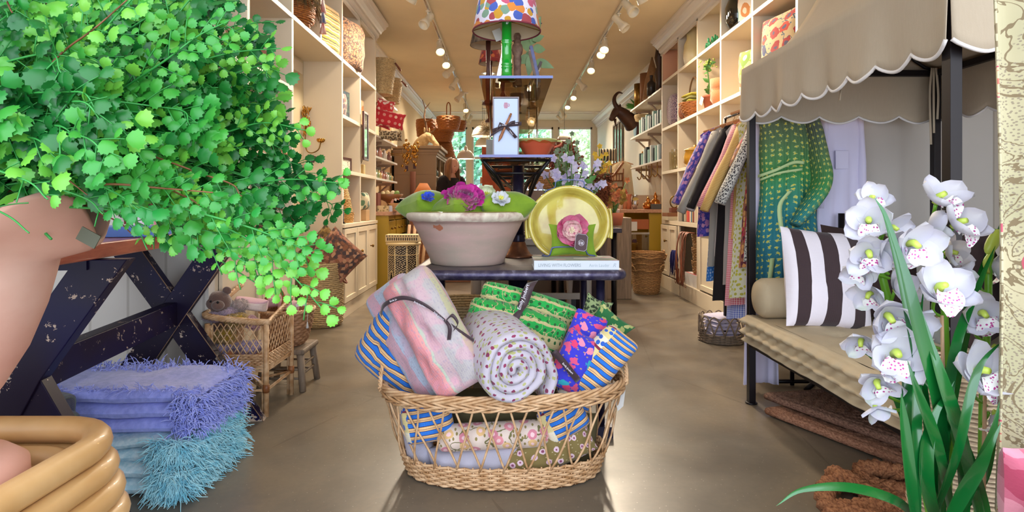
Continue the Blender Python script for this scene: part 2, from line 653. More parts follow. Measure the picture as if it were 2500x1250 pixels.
# --- the room
XL, XR, YB, ZC = -1.84, 2.28, 14.4, 3.15
FL, FR = -1.49, 1.99            # cabinet faces
def m_floor():
 n = NM('polished_concrete', 0.22)
 big = n.noise(1.1, 6, rough=.6, dist=.6)
 c = n.ramp(big, [(0.3, '#5d554c'), (0.5, '#756a5c'), (0.68, '#8d7d68')])
 c = n.mix(n.math('MULTIPLY', n.noise(45, 4), 0.35), c, hx('#4e4840'))
 cr = n.vor(0.8, 'DISTANCE_TO_EDGE', n.map((1, .6, 1)))
 cw = n.math('MULTIPLY', n.math('LESS_THAN', n.math('ADD', cr, n.math('MULTIPLY', n.noise(6, 4), .03)), 0.018), 0.35)
 c = n.mix(cw, c, hx('#4a3c30'))
 sp = n.math('LESS_THAN', n.vor(38), 0.09)
 c = n.mix(n.math('MULTIPLY', sp, .35), c, hx('#c2b7a4'))
 n.col(c)
 n.put(n.b.inputs['Roughness'], n.math('ADD', n.math('MULTIPLY', n.noise(5, 4), .25), .22))
 n.bump(n.noise(3, 3), 0.04, 0.02)
 return n.m
M_FLOOR = m_floor()
M_CEIL = pm('ceiling_plaster', '#e0d2b4', 0.95, var=.06, vs=2, bump=.1, bs=40)
M_WALL = pm('wall_paint', '#d8c8a4', 0.9, var=.03, vs=2)
def m_bead(name, c, axis, pitch=0.075):
 n = NM(name, 0.55)
 sp = n.sep()
 f = n.math('FRACT', n.math('MULTIPLY', sp[axis], 1 / pitch))
 g = n.math('LESS_THAN', f, 0.07)
 n.col(n.mix(n.math('MULTIPLY', g, .4), hx(c), (.25, .22, .18, 1)))
 n.bump(n.math('SUBTRACT', 1.0, g), .6, .004)
 return n.m
M_BEADY = m_bead('beadboard_along_room', '#ddd3bf', 1, .09)
M_BEADX = m_bead('beadboard_across_room', '#cfcac4', 0, .19)
M_BEADN = m_bead('wide_boards', '#d6cdc2', 1, .17)
struct('floor', B().box(-6, 6, -3.0, 24, -0.1, 0), M_FLOOR)
struct('ceiling', B().box(-2.75, 2.9, -0.4, YB + .2, ZC, ZC + .1), M_CEIL)
struct('wall_left', B().box(XL - .15, XL, 2.935, YB, 0, ZC), M_WALL)
struct('wall_right', B().box(XR, XR + .15, 3.3, YB, 0, ZC), M_BEADY)
b = B().box(-2.45, -2.3, -.4, 2.87, 0, ZC)
struct('wall_left_front', b, M_BEADN)
struct('wall_left_return', B().box(-2.45, FL, 2.87, 2.93, 0, ZC), M_BEADX)
struct('wall_right_front', B().box(2.75, 2.9, -.4, 3.3, 0, ZC), M_BEADN)
struct('wall_right_return', B().box(FR, 2.9, 3.24, 3.3, 0, ZC), pm('grey_panel', '#b3aca6', .7, var=.06, vs=2))
b = B()
Z0, Z1 = 0.75, 2.98
xs = [(-1.72, -0.98), (-0.86, 0.12), (0.24, 1.18), (1.30, 2.16)]
b.box(XL, XR, YB, YB + .16, 0, Z0); b.box(XL, XR, YB, YB + .16, Z1, ZC)
e = [XL] + [q for p in xs for q in p] + [XR]
for i in range(0, len(e), 2):
 b.box(e[i], e[i + 1], YB, YB + .16, Z0, Z1)
struct('wall_back', b, M_WHITE)
M_PANE = glassy('window_glass', '#f4fbff', .1)
for i, (x0, x1) in enumerate(xs):
 f = B()
 for q in ((x0, x0 + .04, Z0, Z1), (x1 - .04, x1, Z0, Z1), (x0, x1, Z0, Z0 + .05), (x0, x1, Z1 - .05, Z1)):
  f.box(q[0], q[1], YB + .03, YB + .1, q[2], q[3])
 if i in (1, 2):
  f.box(x0, x1, YB + .03, YB + .1, 2.18, 2.24)
 wn = struct('window_%d' % (i + 1), f, M_TRIMW)
 struct('pane', B().box(x0 + .03, x1 - .03, YB + .06, YB + .066, Z0 + .04, Z1 - .04), M_PANE, wn)
def crown(x, sg, y0, y1, zt, name):
 pr = [(0, 0), (.15, 0), (.15, .025), (.125, .035), (.125, .055), (.10, .07), (.075, .095), (.065, .115), (.045, .12),
 (.04, .15), (.02, .165), (.02, .19), (0, .2)]
 b = B()
 n = len(pr)
 vs = [(x + sg * p, y, zt - q) for y in (y0, y1) for p, q in pr]
 fs = [(i, (i + 1) % n, n + (i + 1) % n, n + i) for i in range(n)] + [tuple(range(n)), tuple(range(2 * n - 1, n - 1, -1))]
 b.add(vs, fs, 0, False)
 return struct(name, b, M_TRIMW)
crown(XL, 1, 6.58, YB, ZC, 'trim_1')
crown(XR, -1, 7.36, YB, ZC, 'trim_2')
crown(FL - .02, 1, 2.93, 6.62, ZC - .03, 'trim_3')
crown(FR + .02, -1, 3.3, 7.40, ZC, 'trim_4')
struct('trim_5', B().box(-2.7, 2.9, 13.0, 13.06, ZC - .02, ZC + .01), M_TRIMW)
struct('baseboard_left', B().box(XL, XL + .02, 6.58, YB, 0, .14), M_TRIMW)
struct('baseboard_right', B().box(XR - .02, XR, 7.4, YB, 0, .14), M_TRIMW)
struct('trim_6', B().box(XL, XL + .03, 4.12, 4.24, 0, 2.2).box(XL, XL + .03, 4.04, 5.1, 2.2, 2.3), M_WHITE)
# --- built-in shelving
LYS = [2.93, 3.316, 4.0, 5.215, 5.86, 6.56]
RYS = [7.33, 6.65, 5.98, 5.327, 4.643, 3.93, 3.30]
LZ = [.865, 1.365, 1.87, 2.376]
RZ = [.85, 1.459, 2.008, 2.60]
TH = .035
def knob(loc, sgx, parent):
 k = B()
 k.lathe([(.006, 0), (.006, .02), (.014, .022), (.018, .03), (.014, .038), (.001, .04)], 10,
   M=T(*loc) @ R('Y', sgx * pi / 2))
 return obj('knob', k, M_OLDBRASS, parent)
def door(x, sg, y0, y1, z0, z1, parent, ky=None, kz=.66, split=1):
 """panelled cupboard door on the plane x, facing sg"""
 d = B()
 t = .02 * sg
 X0, X1 = sorted((x, x + t))
 st = .05
 d.box(*sorted((x, x + t * .4)), y0 + .01, y1 - .01, z0 + .01, z1 - .01)
 d.box(X0, X1, y0, y0 + st, z0, z1).box(X0, X1, y1 - st, y1, z0, z1)
 d.box(X0, X1, y0 + st, y1 - st, z0, z0 + st).box(X0, X1, y0 + st, y1 - st, z1 - st, z1)
 for k in range(1, split):
  ym = y0 + (y1 - y0) * k / split
  d.box(X0, X1, ym - st / 2, ym + st / 2, z0 + st, z1 - st)
 o = obj('door', d, M_WHITE, parent, bevel=.002)
 if ky is not None:
  knob((x + t, ky, kz), sg, o)
 return o
t = thing('shelving_unit', 'cream built-in shelving along the left wall with doorway niche and cupboard doors', 'shelving')
XB = XL
def up(b, y, z0, z1, x0=XB, x1=FL): b.box(x0, x1, y - TH / 2, y + TH / 2, z0, z1)
f = B()
for y in (LYS[0] + .02, LYS[1], LYS[2], LYS[3], LYS[5] - .02):
 up(f, y, 0, ZC - .1)
up(f, LYS[4], .865, 2.98)
up(f, 4.615, 2.376, 2.98)
f.box(XB, FL, LYS[0], LYS[5], 2.95, 3.0)
f.box(XB, XB + .015, LYS[0], LYS[2], .85, 2.98); f.box(XB, XB + .015, LYS[3], LYS[5], .85, 2.98)
f.box(XB, FL - .01, LYS[0], LYS[2], 0, .1); f.box(XB, FL - .01, LYS[3], LYS[5], 0, .1)
f.box(FL - .02, FL + .005, LYS[3], LYS[5], 0, .13)
obj('carcass', f, M_WHITE, t, bevel=.002)
obj('shelf', B().box(XB, FL + .003, LYS[0], LYS[5], LZ[3] - TH, LZ[3]), M_WHITE, t, bevel=.002)
for z in LZ[:3]:
 for a, c in ((0, 2), (3, 5)):
  obj('shelf', B().box(XB, FL + (.02 if z < 1 else .002), LYS[a], LYS[c], z - TH, z), M_WHITE, t, bevel=.002)
door(FL, 1, 2.97, 3.45, .12, .82, t, 3.12, .70)
door(FL, 1, 3.46, 3.99, .12, .82, t, None, split=2)
door(FL, 1, 5.23, 5.66, .14, .82, t, 5.6, .58)
door(FL, 1, 5.67, 6.10, .14, .82, t, 5.75, .58)
door(FL, 1, 6.11, 6.54, .14, .82, t, 6.2, .60)
t = thing('shelving_unit', 'cream built-in cube shelving along the right wall with open pigeonholes', 'shelving')
XB2 = XR
f = B()
for i, y in enumerate(RYS):
 f.box(FR, XB2, y - TH / 2, y + TH / 2, .85 if i in (1, 3, 5) else 0, ZC - .05)
f.box(XB2 - .012, XB2, RYS[-1], RYS[0], 0, 3.1)
f.box(FR - .004, XB2, RYS[-1], RYS[0], 3.02, 3.08)
f.box(FR - .02, FR + .02, RYS[-1], RYS[0], 0, .16)
f.box(FR, XB2, RYS[-1], RYS[0], 0.12, .15)
f.box(FR - .004, FR + .03, RYS[-1], RYS[0], .80, .85)
f.box(FR, FR + .02, 6.60, 6.66, .15, .82); f.box(FR, FR + .02, 5.9, 5.97, .15, .82)
obj('carcass', f, M_WHITE, t, bevel=.002)
for z in RZ:
 obj('shelf', B().box(FR - .003, XB2, RYS[-1], RYS[0], z - TH, z), M_WHITE, t, bevel=.002)
obj('cell_backing', B().box(XB2 - .03, XB2 - .013, 6.68, 7.30, 2.62, 3.0), pm('peach_paint', '#dba582', .8), t)
obj('cell_backing', B().box(FR + .005, XB2, RYS[0] - .030, RYS[0] - .019, 2.61, 3.01), pm('peach_paint', '#dba582', .8), t)
door(FR, -1, 6.99, 7.31, .18, .79, t, 7.03, .60)
door(FR, -1, 6.67, 6.97, .18, .79, t, None)
door(FR, -1, 5.33, 5.88, .18, .79, t, None)
door(FR, -1, 4.66, 5.30, .18, .79, t, None)
# --- track lights
M_TRACK = pm('track_white', '#d8d2c4', .35)
M_LAMPW = pm('lamp_housing', '#d8cfb8', .4)
M_BULB = pm('lit_bulb', '#fff0d0', .3, emit='#ffe2ac', es=14)
M_CHROME = pm('chrome', '#b9b4b0', .2, 1.0)
def track(x, label):
 t = thing('track_rail', label, 'track light rail', (x, 9.2, ZC))
 b = B().box(-.018, .018, -4.6, 4.2, -.03, 0)
 obj('rail', b, M_TRACK, t)
 c = B().box(-.009, .009, -4.6, 4.2, -.032, -.029)
 obj('conductor_strip', c, M_CHROME, t)
track(-.83, 'long white track rail on the ceiling left of centre')
track(1.21, 'long white track rail on the ceiling right of centre')
def spotlight(loc, aim, lit, label, power):
 t = thing('spotlight', label, 'spotlight', loc, group='track spotlights')
 d = Vector(aim).normalized()
 q = Vector((0, 0, -1)).rotation_difference(d).to_matrix().to_4x4()
 st = B().cyl((0, 0, 0), (0, 0, -.09), .008, n=8).box(-.02, .02, -.03, .03, -.035, -.028)
 obj('bracket', st, M_TRACK, t)
 A = T(0, 0, -.11) @ q
 h = B().lathe([(.001, .085), (.034, .085), (.040, .07), (.037, .0), (.034, -.02), (.055, -.075), (.058, -.12), (.054, -.121), (.05, -.08), (.001, -.07)],
 18, M=A, caps=False)
 obj('lamp_head', h, M_LAMPW, t)
 if lit:
  bb = B().ell((0, 0, -.098), (.044, .044, .016), 14, 8, M=A)
  obj('bulb', bb, M_BULB, t)
 if power:
  l = light('lamp_light', 'SPOT', (0, 0, 0), power, WARM, spot_size=radians(110), spot_blend=.9, shadow_soft_size=.10)
  l.parent = t
  l.matrix_parent_inverse = Matrix.Identity(4)
  l.location = A @ Vector((0, 0, -.14))
  l.rotation_euler = q.to_euler()
VL = [(40, 0), (108, 1), (142, 1), (168, 0), (197, 0), (230, 0), (258, 1), (275, 0), (287, 0)]
VR = [(8, 0), (46, 0), (103, 1), (116, 1), (156, 1), (200, 0), (226, 1), (250, 1), (272, 0), (286, 0)]
ORD = ['first', 'second', 'third', 'fourth', 'fifth', 'sixth', 'seventh', 'eighth', 'ninth', 'tenth']
for nm, xx, LST, sg in (('left', -.83, VL, -1), ('right', 1.21, VR, 1)):
 for i, (v, lit) in enumerate(LST):
  y = (ZC - .11 - CH) * F / (HY - v)
  if lit: aim = (sg * -.15, -.62, -.75)
  else: aim = (sg * .45 * (1 if i % 2 else .6), -.25 if i % 3 else -.5, -.6)
  spotlight((xx, y, ZC - .03), aim, lit,
 '%s cream spotlight, %s from the front on the %s ceiling track' % ('glowing' if lit else 'unlit-looking', ORD[i], nm),
 105 if (lit or i % 2 == 0) else 55)
for nm, xx in (('left', -.83), ('right', 1.21)):
 for k, y in enumerate((4.95, 5.25)):  # extra spotlights out of view, added to light the front of the shop
  l = spotlight((xx, y, ZC - .03), ((-.5 if xx < 0 else .5), -.4 + k * .7, -.8), False,
 'extra cream spotlight added at the %s front end of the %s ceiling track' % (('near', 'inner')[k], nm), 65)
t = thing('track_rail', 'short white track rail running across the room before the back windows', 'track light rail', (.55, 13.2, ZC))
obj('rail', B().box(-1.5, 1.5, -.018, .018, -.03, 0), M_TRACK, t)
spotlight((.62, 13.2, ZC - .03), (-.3, -.6, -.7), 1, 'small glowing spotlight on the short cross track by the windows', 80)
t = thing('recessed_light', 'round recessed ceiling light above the glass shelves', 'ceiling light', P(1193, 181, 9.2).xy.to_3d() + Vector((0, 0, ZC)))
obj('trim_ring', B().lathe([(.09, 0), (.12, -.002), (.12, -.012), (.09, -.012), (.09, 0)], 24, caps=False), M_TRIMW, t)
obj('bulb', B().lathe([(.088, -.004), (.001, -.006)], 20, caps=False), pm('soft_lamp', '#fff0d0', .3, emit='#ffe2ac', es=5), t)
# --- outside, beyond the back windows
struct('ground_outside', B().box(-14, 14, 24, 48, -.12, -.02), pm('asphalt', '#8a8780', .9))
def tree(x, y, h, r, n, mat, label, seed, low=.8):
 random.seed(seed)
 t = thing('tree', label, 'tree', (x, y, 0), group=None)
 k = B().tube(smoothpath([(0, 0, 0), (.1, 0, h * .3), (-.05, .1, h * .6)], 3), [.12, .11, .1, .09, .08, .07, .06][:7], 8)
 obj('trunk', k, pm('bark', '#5b4a38', .9), t)
 b = B()
 for i in range(n):
  d = Vector((random.gauss(0, 1), random.gauss(0, 1), random.gauss(0, 1))).normalized() * (random.random() ** .45)
  p = Vector((d.x * r, d.y * r, low + (h - low) * (d.z * .5 + .5)))
  s = random.uniform(.06, .16)
  q = Vector((random.random() - .5, random.random() - .5, random.random() - .5)).normalized()
  o = q.orthogonal().normalized() * s
  u = q.cross(o).normalized() * s * .5
  b.add([p - o, p + u, p + o, p - u], [(0, 1, 2, 3)], 0, False)
 obj('foliage', b, mat, t)
MT = [pm('tree_leaf_a', '#a9d8a8', .6, var=.4, vs=.9), pm('tree_leaf_b', '#7cc49a', .6, var=.45, vs=1.2), pm('tree_leaf_c', '#d8e8b8', .6, var=.3, vs=1.0)]
tree(-3.0, 19.5, 5.2, 1.3, 3400, MT[0], 'pale green leafy tree beyond the leftmost back window', 1)
tree(-.35, 20.0, 5.0, 1.3, 3600, MT[1], 'deep green leafy tree beyond the back windows, behind the pendant lamps', 2)
tree(2.45, 19.6, 4.4, 1.35, 3200, MT[2], 'yellowish green flowering tree beyond the rightmost back window', 4, .3)
tree(-2.2, 27, 8.0, 2.6, 4200, MT[0], 'tall pale tree furthest beyond the left back windows', 5, 1.5)
tree(3.1, 27, 7.5, 2.6, 4200, MT[0], 'tall pale tree furthest beyond the right back windows', 6, 1.2)
def car(x, y, m, label):
 t = thing('car', label, 'car', (x, y, 0), 4)
 pr = [(-1.9, .35), (-1.95, .7), (-1.85, .95), (-1.3, 1.02), (-.8, 1.45), (.7, 1.48), (1.35, 1.05), (1.95, .9), (2.0, .45), (1.9, .3)]
 obj('car_body', B().prism(pr, 1.6), m, t, bevel=.06)
 g = [(-1.2, 1.03), (-.75, 1.4), (.62, 1.42), (1.2, 1.06)]
 obj('car_window', B().prism(g, 1.62), pm('car_glass', '#2c3c4a', .08), t, bevel=.01)
 for sx in (-1.25, 1.25):
  for sy in (-.72, .72):
   obj('wheel', B().cyl((sx, sy - .1, .32), (sx, sy + .1, .32), .32, n=20), M_BLACK, t)
car(-1.15, 17.0, pm('car_silver', '#b9cadb', .2, .3, coat=1), 'silver-blue car parked outside the left back window')
car(3.3, 24.0, pm('car_dark', '#4c5666', .2, .3, coat=1), 'dark grey car parked farther outside beyond the right windows')
# --- zinc-topped table
M_ZINC = NM('dark_zinc', .35, .55)
_f = M_ZINC.noise(30, 5)
M_ZINC.col(M_ZINC.ramp(_f, [(.35, '#3a3350'), (.6, '#5a5468'), (.75, '#8a87a0')]))
M_ZINC.put(M_ZINC.b.inputs['Roughness'], M_ZINC.math('ADD', M_ZINC.math('MULTIPLY', M_ZINC.noise(90, 3), .35), .18))
M_ZINC.bump(M_ZINC.noise(120, 3), .25, .003)
M_ZINC = M_ZINC.m
M_ZINCTOP = pm('worn_zinc_top', '#6a625e', .5, .3, var=.3, vs=9, c2='#4b4450', bump=.2, bs=120)
M_NAVY = pm('navy_iron', '#1d1a33', .35, .4, var=.3, vs=20, c2='#2c2640')
def rrect(x0, x1, y0, y1, r, n=6):
 out = []
 for cx_, cy_, a0 in ((x1 - r, y1 - r, 0), (x0 + r, y1 - r, 90), (x0 + r, y0 + r, 180), (x1 - r, y0 + r, 270)):
  for k in range(n + 1):
   a = radians(a0 + 90 * k / n)
   out.append((cx_ + r * cos(a), cy_ + r * sin(a)))
 return out
def rtop(x0, x1, y0, y1, r, z0, z1, er, mi=0, n=6, b=None):
 """slab with rounded plan corners and a bullnose edge"""
 b = b or B()
 rings = []
 for k in range(7):
  a = -pi / 2 + pi * k / 6
  o = -er + er * cos(a)
  zz = (z0 + z1) / 2 + (z1 - z0) / 2 * sin(a)
  rings.append([(x, y, zz) for x, y in rrect(x0 - o, x1 + o, y0 - o, y1 + o, max(.01, r + o), n)])
 m = len(rings[0])
 vs = [p for r_ in rings for p in r_]
 fs = []
 for j in range(6):
  for i in range(m):
   fs.append((j * m + i, j * m + (i + 1) % m, (j + 1) * m + (i + 1) % m, (j + 1) * m + i))
 b.add(vs, fs, mi, True)
 b.add(rings[0], [tuple(range(m - 1, -1, -1))], mi, False)
 return b, rings[-1]
t = thing('display_table', 'low zinc-topped table with rounded corners behind the lattice basket', 'table', (.05, 2.9, 0))
b, top = rtop(-.43, .535, 2.49, 3.30, .07, .715, .76, .022)
obj('tabletop', b.add([(x, y, z + .0003) for x, y, z in top], [tuple(range(len(top)))], 1, False), [M_ZINC, M_ZINCTOP], t, world=True)
b = B().cyl((.06, 2.95, .05), (.06, 2.95, .715), .05, n=16).box(-.2, .32, 2.92, 2.98, .66, .714)
obj('pedestal', b, M_NAVY, t, world=True)
for xx in (-.36, .43):
 for yy in (2.62, 3.2):
  obj('leg', B().cyl((xx, yy, 0.03), (xx, yy, .715), .02, n=10).box(xx - .04, xx + .05, yy - .05, yy + .05, 0, .05), M_NAVY, t, world=True)
# --- glass display stand on the table
M_SMOKE = glassy('smoked_glass', '#d2c6ae', .12)
M_GEDGE = pm('blue_glass_edge', '#1c3478', .25, .3, coat=1)
M_GEDGE2 = pm('violet_glass_edge', '#2a2a70', .25, .3, coat=1)
ZU, ZL2 = 1.665, 1.286
GX0, GX1, GY0, GY1 = PX(1170, 2.75), PX(1350, 2.75), 2.75, 4.95
t = thing('display_stand', 'tall iron stand with two long smoked glass shelves rising from the zinc table', 'display stand', (.065, 3.12, .76))
for z, me_, nm in ((ZU, M_GEDGE, 1), (ZL2, M_GEDGE2, 2)):
 g = obj('glass_shelf', B().box(GX0 + .002, GX1 - .002, GY0 + .004, GY1, z - .010, z), M_SMOKE, t, world=True)
 obj('shelf_edge', B().box(GX0, GX1, GY0, GY0 + .004, z - .012, z + .001), me_, g)
 g.children[0].location = (-.065, -3.12, -.76)
for yy in (3.12, 4.45):
 b = B().cyl((.065, yy, .84 if yy < 4 else .9), (.065, yy, ZL2 - .03), .032, n=16)
 b.lathe([(.036, 0), (.04, .01), (.036, .02), (.04, .03), (.036, .04)], 16, M=T(.065, yy, .845), caps=False)
 obj('column', b, M_NAVY, t, world=True)
 b = B().lathe([(.001, 0), (.082, 0), (.084, .008), (.07, .018), (.055, .035), (.046, .06), (.040, .078), (.034, .088), (.032, .092)], 28,
 M=T(.065, yy, .76 if yy < 4 else .82), caps=False)
 obj('bell_base', b, pm('bronze', '#8f6248', .35, .7, var=.4, vs=14, c2='#5e4038', bump=.3, bs=40), t, world=True)
for yy in (2.80, 3.3, 4.2, 4.85):
 b = B()
 for sx, x0 in ((-1, GX0 + .012), (1, GX1 - .012)):
  pts = smoothpath([(x0, yy, ZL2 - .02), (x0 + (.065 - x0) * .38, yy + .02, ZL2 - .10), (.065 + sx * .045, 3.12 if yy < 3.7 else 4.45, ZL2 - .235)], 6)
  b.tube(pts, .009, 8)
 b.tube([(GX0 + .01, yy, ZL2 - .022), (GX1 - .01, yy, ZL2 - .022)], .008, 8)
 k = ZL2 - .085
 b.tube([(GX0 + .07, yy + .01, k), (GX1 - .07, yy + .01, k)], .006, 6)
 obj('bracket', b, M_BLACK, t, world=True)
b = B()
for x0 in (GX0 + .012, GX1 - .012):
 b.tube([(x0, GY0 + .03, ZL2 - .022), (x0, GY1 - .03, ZL2 - .022)], .007, 6)
 b.tube([(x0, GY0 + .05, ZL2 - .02), (.065, 3.6, ZL2 - .16), (x0, 4.2, ZL2 - .02)], .006, 6)
obj('side_rail', b, M_BLACK, t, world=True)
b = B()
for x0 in (GX0 + .03, GX1 - .03):
 for yy in (3.6, 4.9):
  b.cyl((x0, yy, ZL2), (x0, yy, ZU - .01), .006, n=8)
obj('shelf_post', b, M_CHROME, t, world=True)
t = thing('work_table', 'pale grey wooden table with slatted side standing behind the zinc table', 'table', (.15, 4.25, 0))
M_GREYW = pm('grey_painted_wood', '#9a9088', .6, var=.15, vs=8)
obj('tabletop', B().box(-.25, .58, 3.75, 4.85, .78, .82), M_GREYW, t, world=True, bevel=.004)
for xx in (-.2, .53):
 for yy in (3.8, 4.8):
  obj('leg', B().lathe([(.028, 0), (.02, .05), (.03, .12), (.022, .3), (.03, .42), (.035, .44), (.035, .78)], 12, M=T(xx, yy, 0)), M_GREYW, t, world=True)
b = B().box(-.2, .53, 3.79, 3.82, .70, .78).box(-.2, .53, 3.79, 4.8, .18, .21)
obj('apron', b, M_GREYW, t, world=True)
b = B()
for i in range(9):
 b.box(-.13 + i * .07, -.10 + i * .07, 3.785, 3.80, .28, .42)
obj('dark_slat', b, M_BLACK, t, world=True)
b = B().box(-.18, .51, 3.79, 3.81, .42, .46).box(-.18, .51, 3.79, 3.81, .24, .28)
obj('rail', b, M_GREYW, t, world=True)
# --- things on the glass
t = thing('table_lamp', 'glossy green turned table lamp with multicoloured patterned shade, on the upper glass shelf', 'lamp', (PX(1237, 2.85), 2.86, ZU))
k = 2.86 / F
pr = [(.001, 0), (.045, 0), (.044, .006), (.034, .014), (.027, .028), (.0255, .06), (.029, .064), (.0255, .07), (.0255, .075), (.030, .08), (.0255, .085),
 (.0245, .18), (.029, .185), (.0245, .19), (.030, .197), (.0255, .203), (.0245, .295), (.030, .30), (.026, .306), (.031, .313), (.026, .32), (.023, .42), (.001, .42)]
obj('lamp_base', B().lathe(pr, 28, caps=False), pm('gloss_green', '#0f9a2c', .12, coat=1), t)
M_CONF = floral('confetti_print', '#e8dff0', ['#d09a30', '#b04a52', '#4a62b8', '#e08a3c', '#7f9f88', '#c85a78'], 24, .62, rand=1, coord='Object', jag=.1)
sh = B().lathe([(.168, .245), (.128, .49)], 40, caps=False)
so = obj('lamp_shade', sh, M_CONF, t, solid=.002)
obj('lining', B().lathe([(.165, .247), (.125, .488)], 40, caps=False), pm('shade_lining', '#cdb79a', .9), so)
obj('trim', B().tube([(.169 * cos(a * pi / 20), .169 * sin(a * pi / 20), .245) for a in range(40)], .004, 6, closed=True), pm('plum_trim', '#7c2b3c', .6), so)
obj('shade_frame', B().cyl((-.165, 0, .25), (0, 0, .3), .002, n=5).cyl((.165, 0, .25), (0, 0, .3), .002, n=5).cyl((0, 0, .29), (0, 0, .44), .012, n=8), M_BRASS, t)
M_FRINGE = pm('dark_fringe', '#33261f', .9, var=.5, vs=60, c2='#7a6450', stretch=(1, 1, .1))
M_REDSH = floral('red_shade_print', '#8f2a22', ['#3a1c1c', '#c0602e'], 26, .4, coord='Object')
M_SHADEIN = pm('shade_lining', '#cdb79a', .9)
for (u, y, zb, rb, rt, hh, m, lb) in ((1192, 3.55, 2.03, .112, .07, .19, M_FRINGE, 'dark fringed lamp shade on a turned stand behind the green lamp'),
 (1197, 4.3, 2.10, .088, .055, .15, M_REDSH, 'small red patterned lamp shade furthest back on the upper glass')):
 x = PX(u, y)
 t = thing('table_lamp', lb, 'lamp', (x, y, ZU))
 d = zb - ZU
 obj('lamp_base', B().lathe([(.001, 0), (.04, 0), (.036, .012), (.014, .03), (.018, d * .4), (.012, d * .6), (.016, d + .05), (.001, d + .05)], 16, caps=False), pm('mahogany', '#4a2420', .35), t)
 so = obj('lamp_shade', B().lathe([(rb, d), (rt, d + hh)], 32, caps=False), m, t, solid=.002)
 obj('lining', B().lathe([(rb - .003, d + .001), (rt - .003, d + hh)], 32, caps=False).lathe([(rb - .004, d + .03), (.012, d + .035)], 32, caps=False), M_SHADEIN, so)
y = 3.0
b = B().lathe([(.001, 0), (.024, 0), (.025, .02), (.02, .05), (.018, .1), (.022, .14), (.019, .16), (.026, .17), (.03, .19), (.026, .215), (.018, .225), (.02, .235), (.015, .24), (.017, .25), (.019, .262), (.013, .277), (.001, .279)], 18)
t = thing('candlestick', 'weathered brown turned wooden finial post right of the green lamp', 'ornament', (PX(1263, y), y, ZU))
obj('turned_post', b, pm('weathered_wood', '#5a3c30', .7, var=.4, vs=30, c2='#8a6a58', bump=.3, bs=90), t)
def leaning(name, u, y, z, wx, dy, hh, tilt, m, label, cat, m2=None):
 o = one(name, B().box(-wx / 2, wx / 2, -dy / 2, dy / 2, 0, hh), m, label, cat, (PX(u, y), y, z), bevel=.001)
 o.rotation_euler = (0, radians(tilt), 0)
 return o
leaning('book', 1214, 3.0, ZU + .002, .020, .15, .155, 12, pm('silver_edge', '#d8d4da', .2, .8), 'slim silver-edged book leaning against the green lamp on the upper glass', 'book')
leaning('framed_picture', 1315, 2.98, ZU + .004, .016, .14, .19, -13, pm('blue_marbled', '#3c3f78', .35, var=.4, vs=40), 'slim dark blue frame leaning at the right of the upper glass shelf', 'frame')
leaning('framed_picture', 1290, 3.10, ZU + .004, .014, .14, .15, 26, pm('brown_frame', '#3a2a20', .5), 'dark brown frame leaning left of the slim blue frame on the upper glass', 'frame')
o = one('price_tag', B().box(-.022, .022, -.001, .001, -.03, .03), M_PAPER, 'grey card tag tied to the green lamp stem', 'tag', (PX(1216, 2.95), 2.95, PZ(85, 2.95)))
o.rotation_euler = (0, radians(-22), 0)
def bigleaf(b, p, d, ln, wd, seed=0, mi=0):
 d = Vector(d).normalized()
 rnd = random.Random(seed)
 side = d.cross(Vector((rnd.uniform(-.3, .3), -1, rnd.uniform(-.2, .4)))).normalized()
 n = side.cross(d).normalized()
 vs, uv, fs = [], [], []
 for i in range(9):
  t_ = i / 8
  w_ = wd * (sin(pi * t_ ** .75)) * .5 + .0005
  c = Vector(p) + d * ln * t_ + n * (-ln * .25 * t_ * t_)
  vs += [c - side * w_ + n * w_ * .25, c, c + side * w_ + n * w_ * .25]
  uv += [(0, t_), (.5, t_), (1, t_)]
  if i < 8:
   a = 3 * i
   fs += [(a, a + 1, a + 4, a + 3), (a + 1, a + 2, a + 5, a + 4)]
 b.add(vs, fs, mi, True, uv)
t = thing('potted_plant', 'broad-leaved plant sprig with purple flower tips at the back of the upper glass', 'plant', (PX(1305, 3.3), 3.3, ZU))
b = B(); st = B()
rnd = random.Random(5)
root = t.location
stem = smoothpath([root, P(1300, 150, 3.3), P(1290, 110, 3.32), P(1304, 62, 3.3)], 6)
st.tube(stem, .003, 6)
for (u, v, u2, v2) in ((1295, 130, 1270, 75), (1298, 110, 1310, 65), (1300, 120, 1332, 118), (1305, 150, 1345, 160), (1298, 120, 1285, 160), (1297, 90, 1280, 55),
 (1300, 100, 1325, 85), (1296, 140, 1262, 150), (1302, 85, 1316, 45), (1300, 130, 1290, 178)):
 a, c = P(u, v, 3.3), P(u2, v2, 3.3 + rnd.uniform(-.05, .05))
 bigleaf(b, a, c - a, (c - a).length * 1.1, .055, rnd.random())
obj('stem', st, M_GREENLEAF, t, world=True)
obj('leaves', b, pm('sage_leaf', '#7d9b70', .6, var=.2, vs=14), t, world=True)
b = B()
for i in range(60):
 q = P(1309, 53, 3.3) + Vector((rnd.gauss(0, .012), rnd.gauss(0, .01), rnd.gauss(0, .009)))
 b.ell(q, .004, 6, 4)
obj('flower_head', b, pm('lilac_flower', '#5c3a68', .7), t, world=True)
y = 2.80
x0, x1 = PX(1203, y), PX(1267, y)
t = thing('notecard_box', 'clear-lidded box of white notecards tied with brown ribbon on lower glass shelf', 'stationery', ((x0 + x1) / 2, y, ZL2))
hh = PZ(237, y) - ZL2
W2 = (x1 - x0) / 2
obj('card', B().box(-W2 + .006, W2 - .006, -.004, .02, .004, hh - .008), pm('blue_white_card', '#bccaea', .5), t)
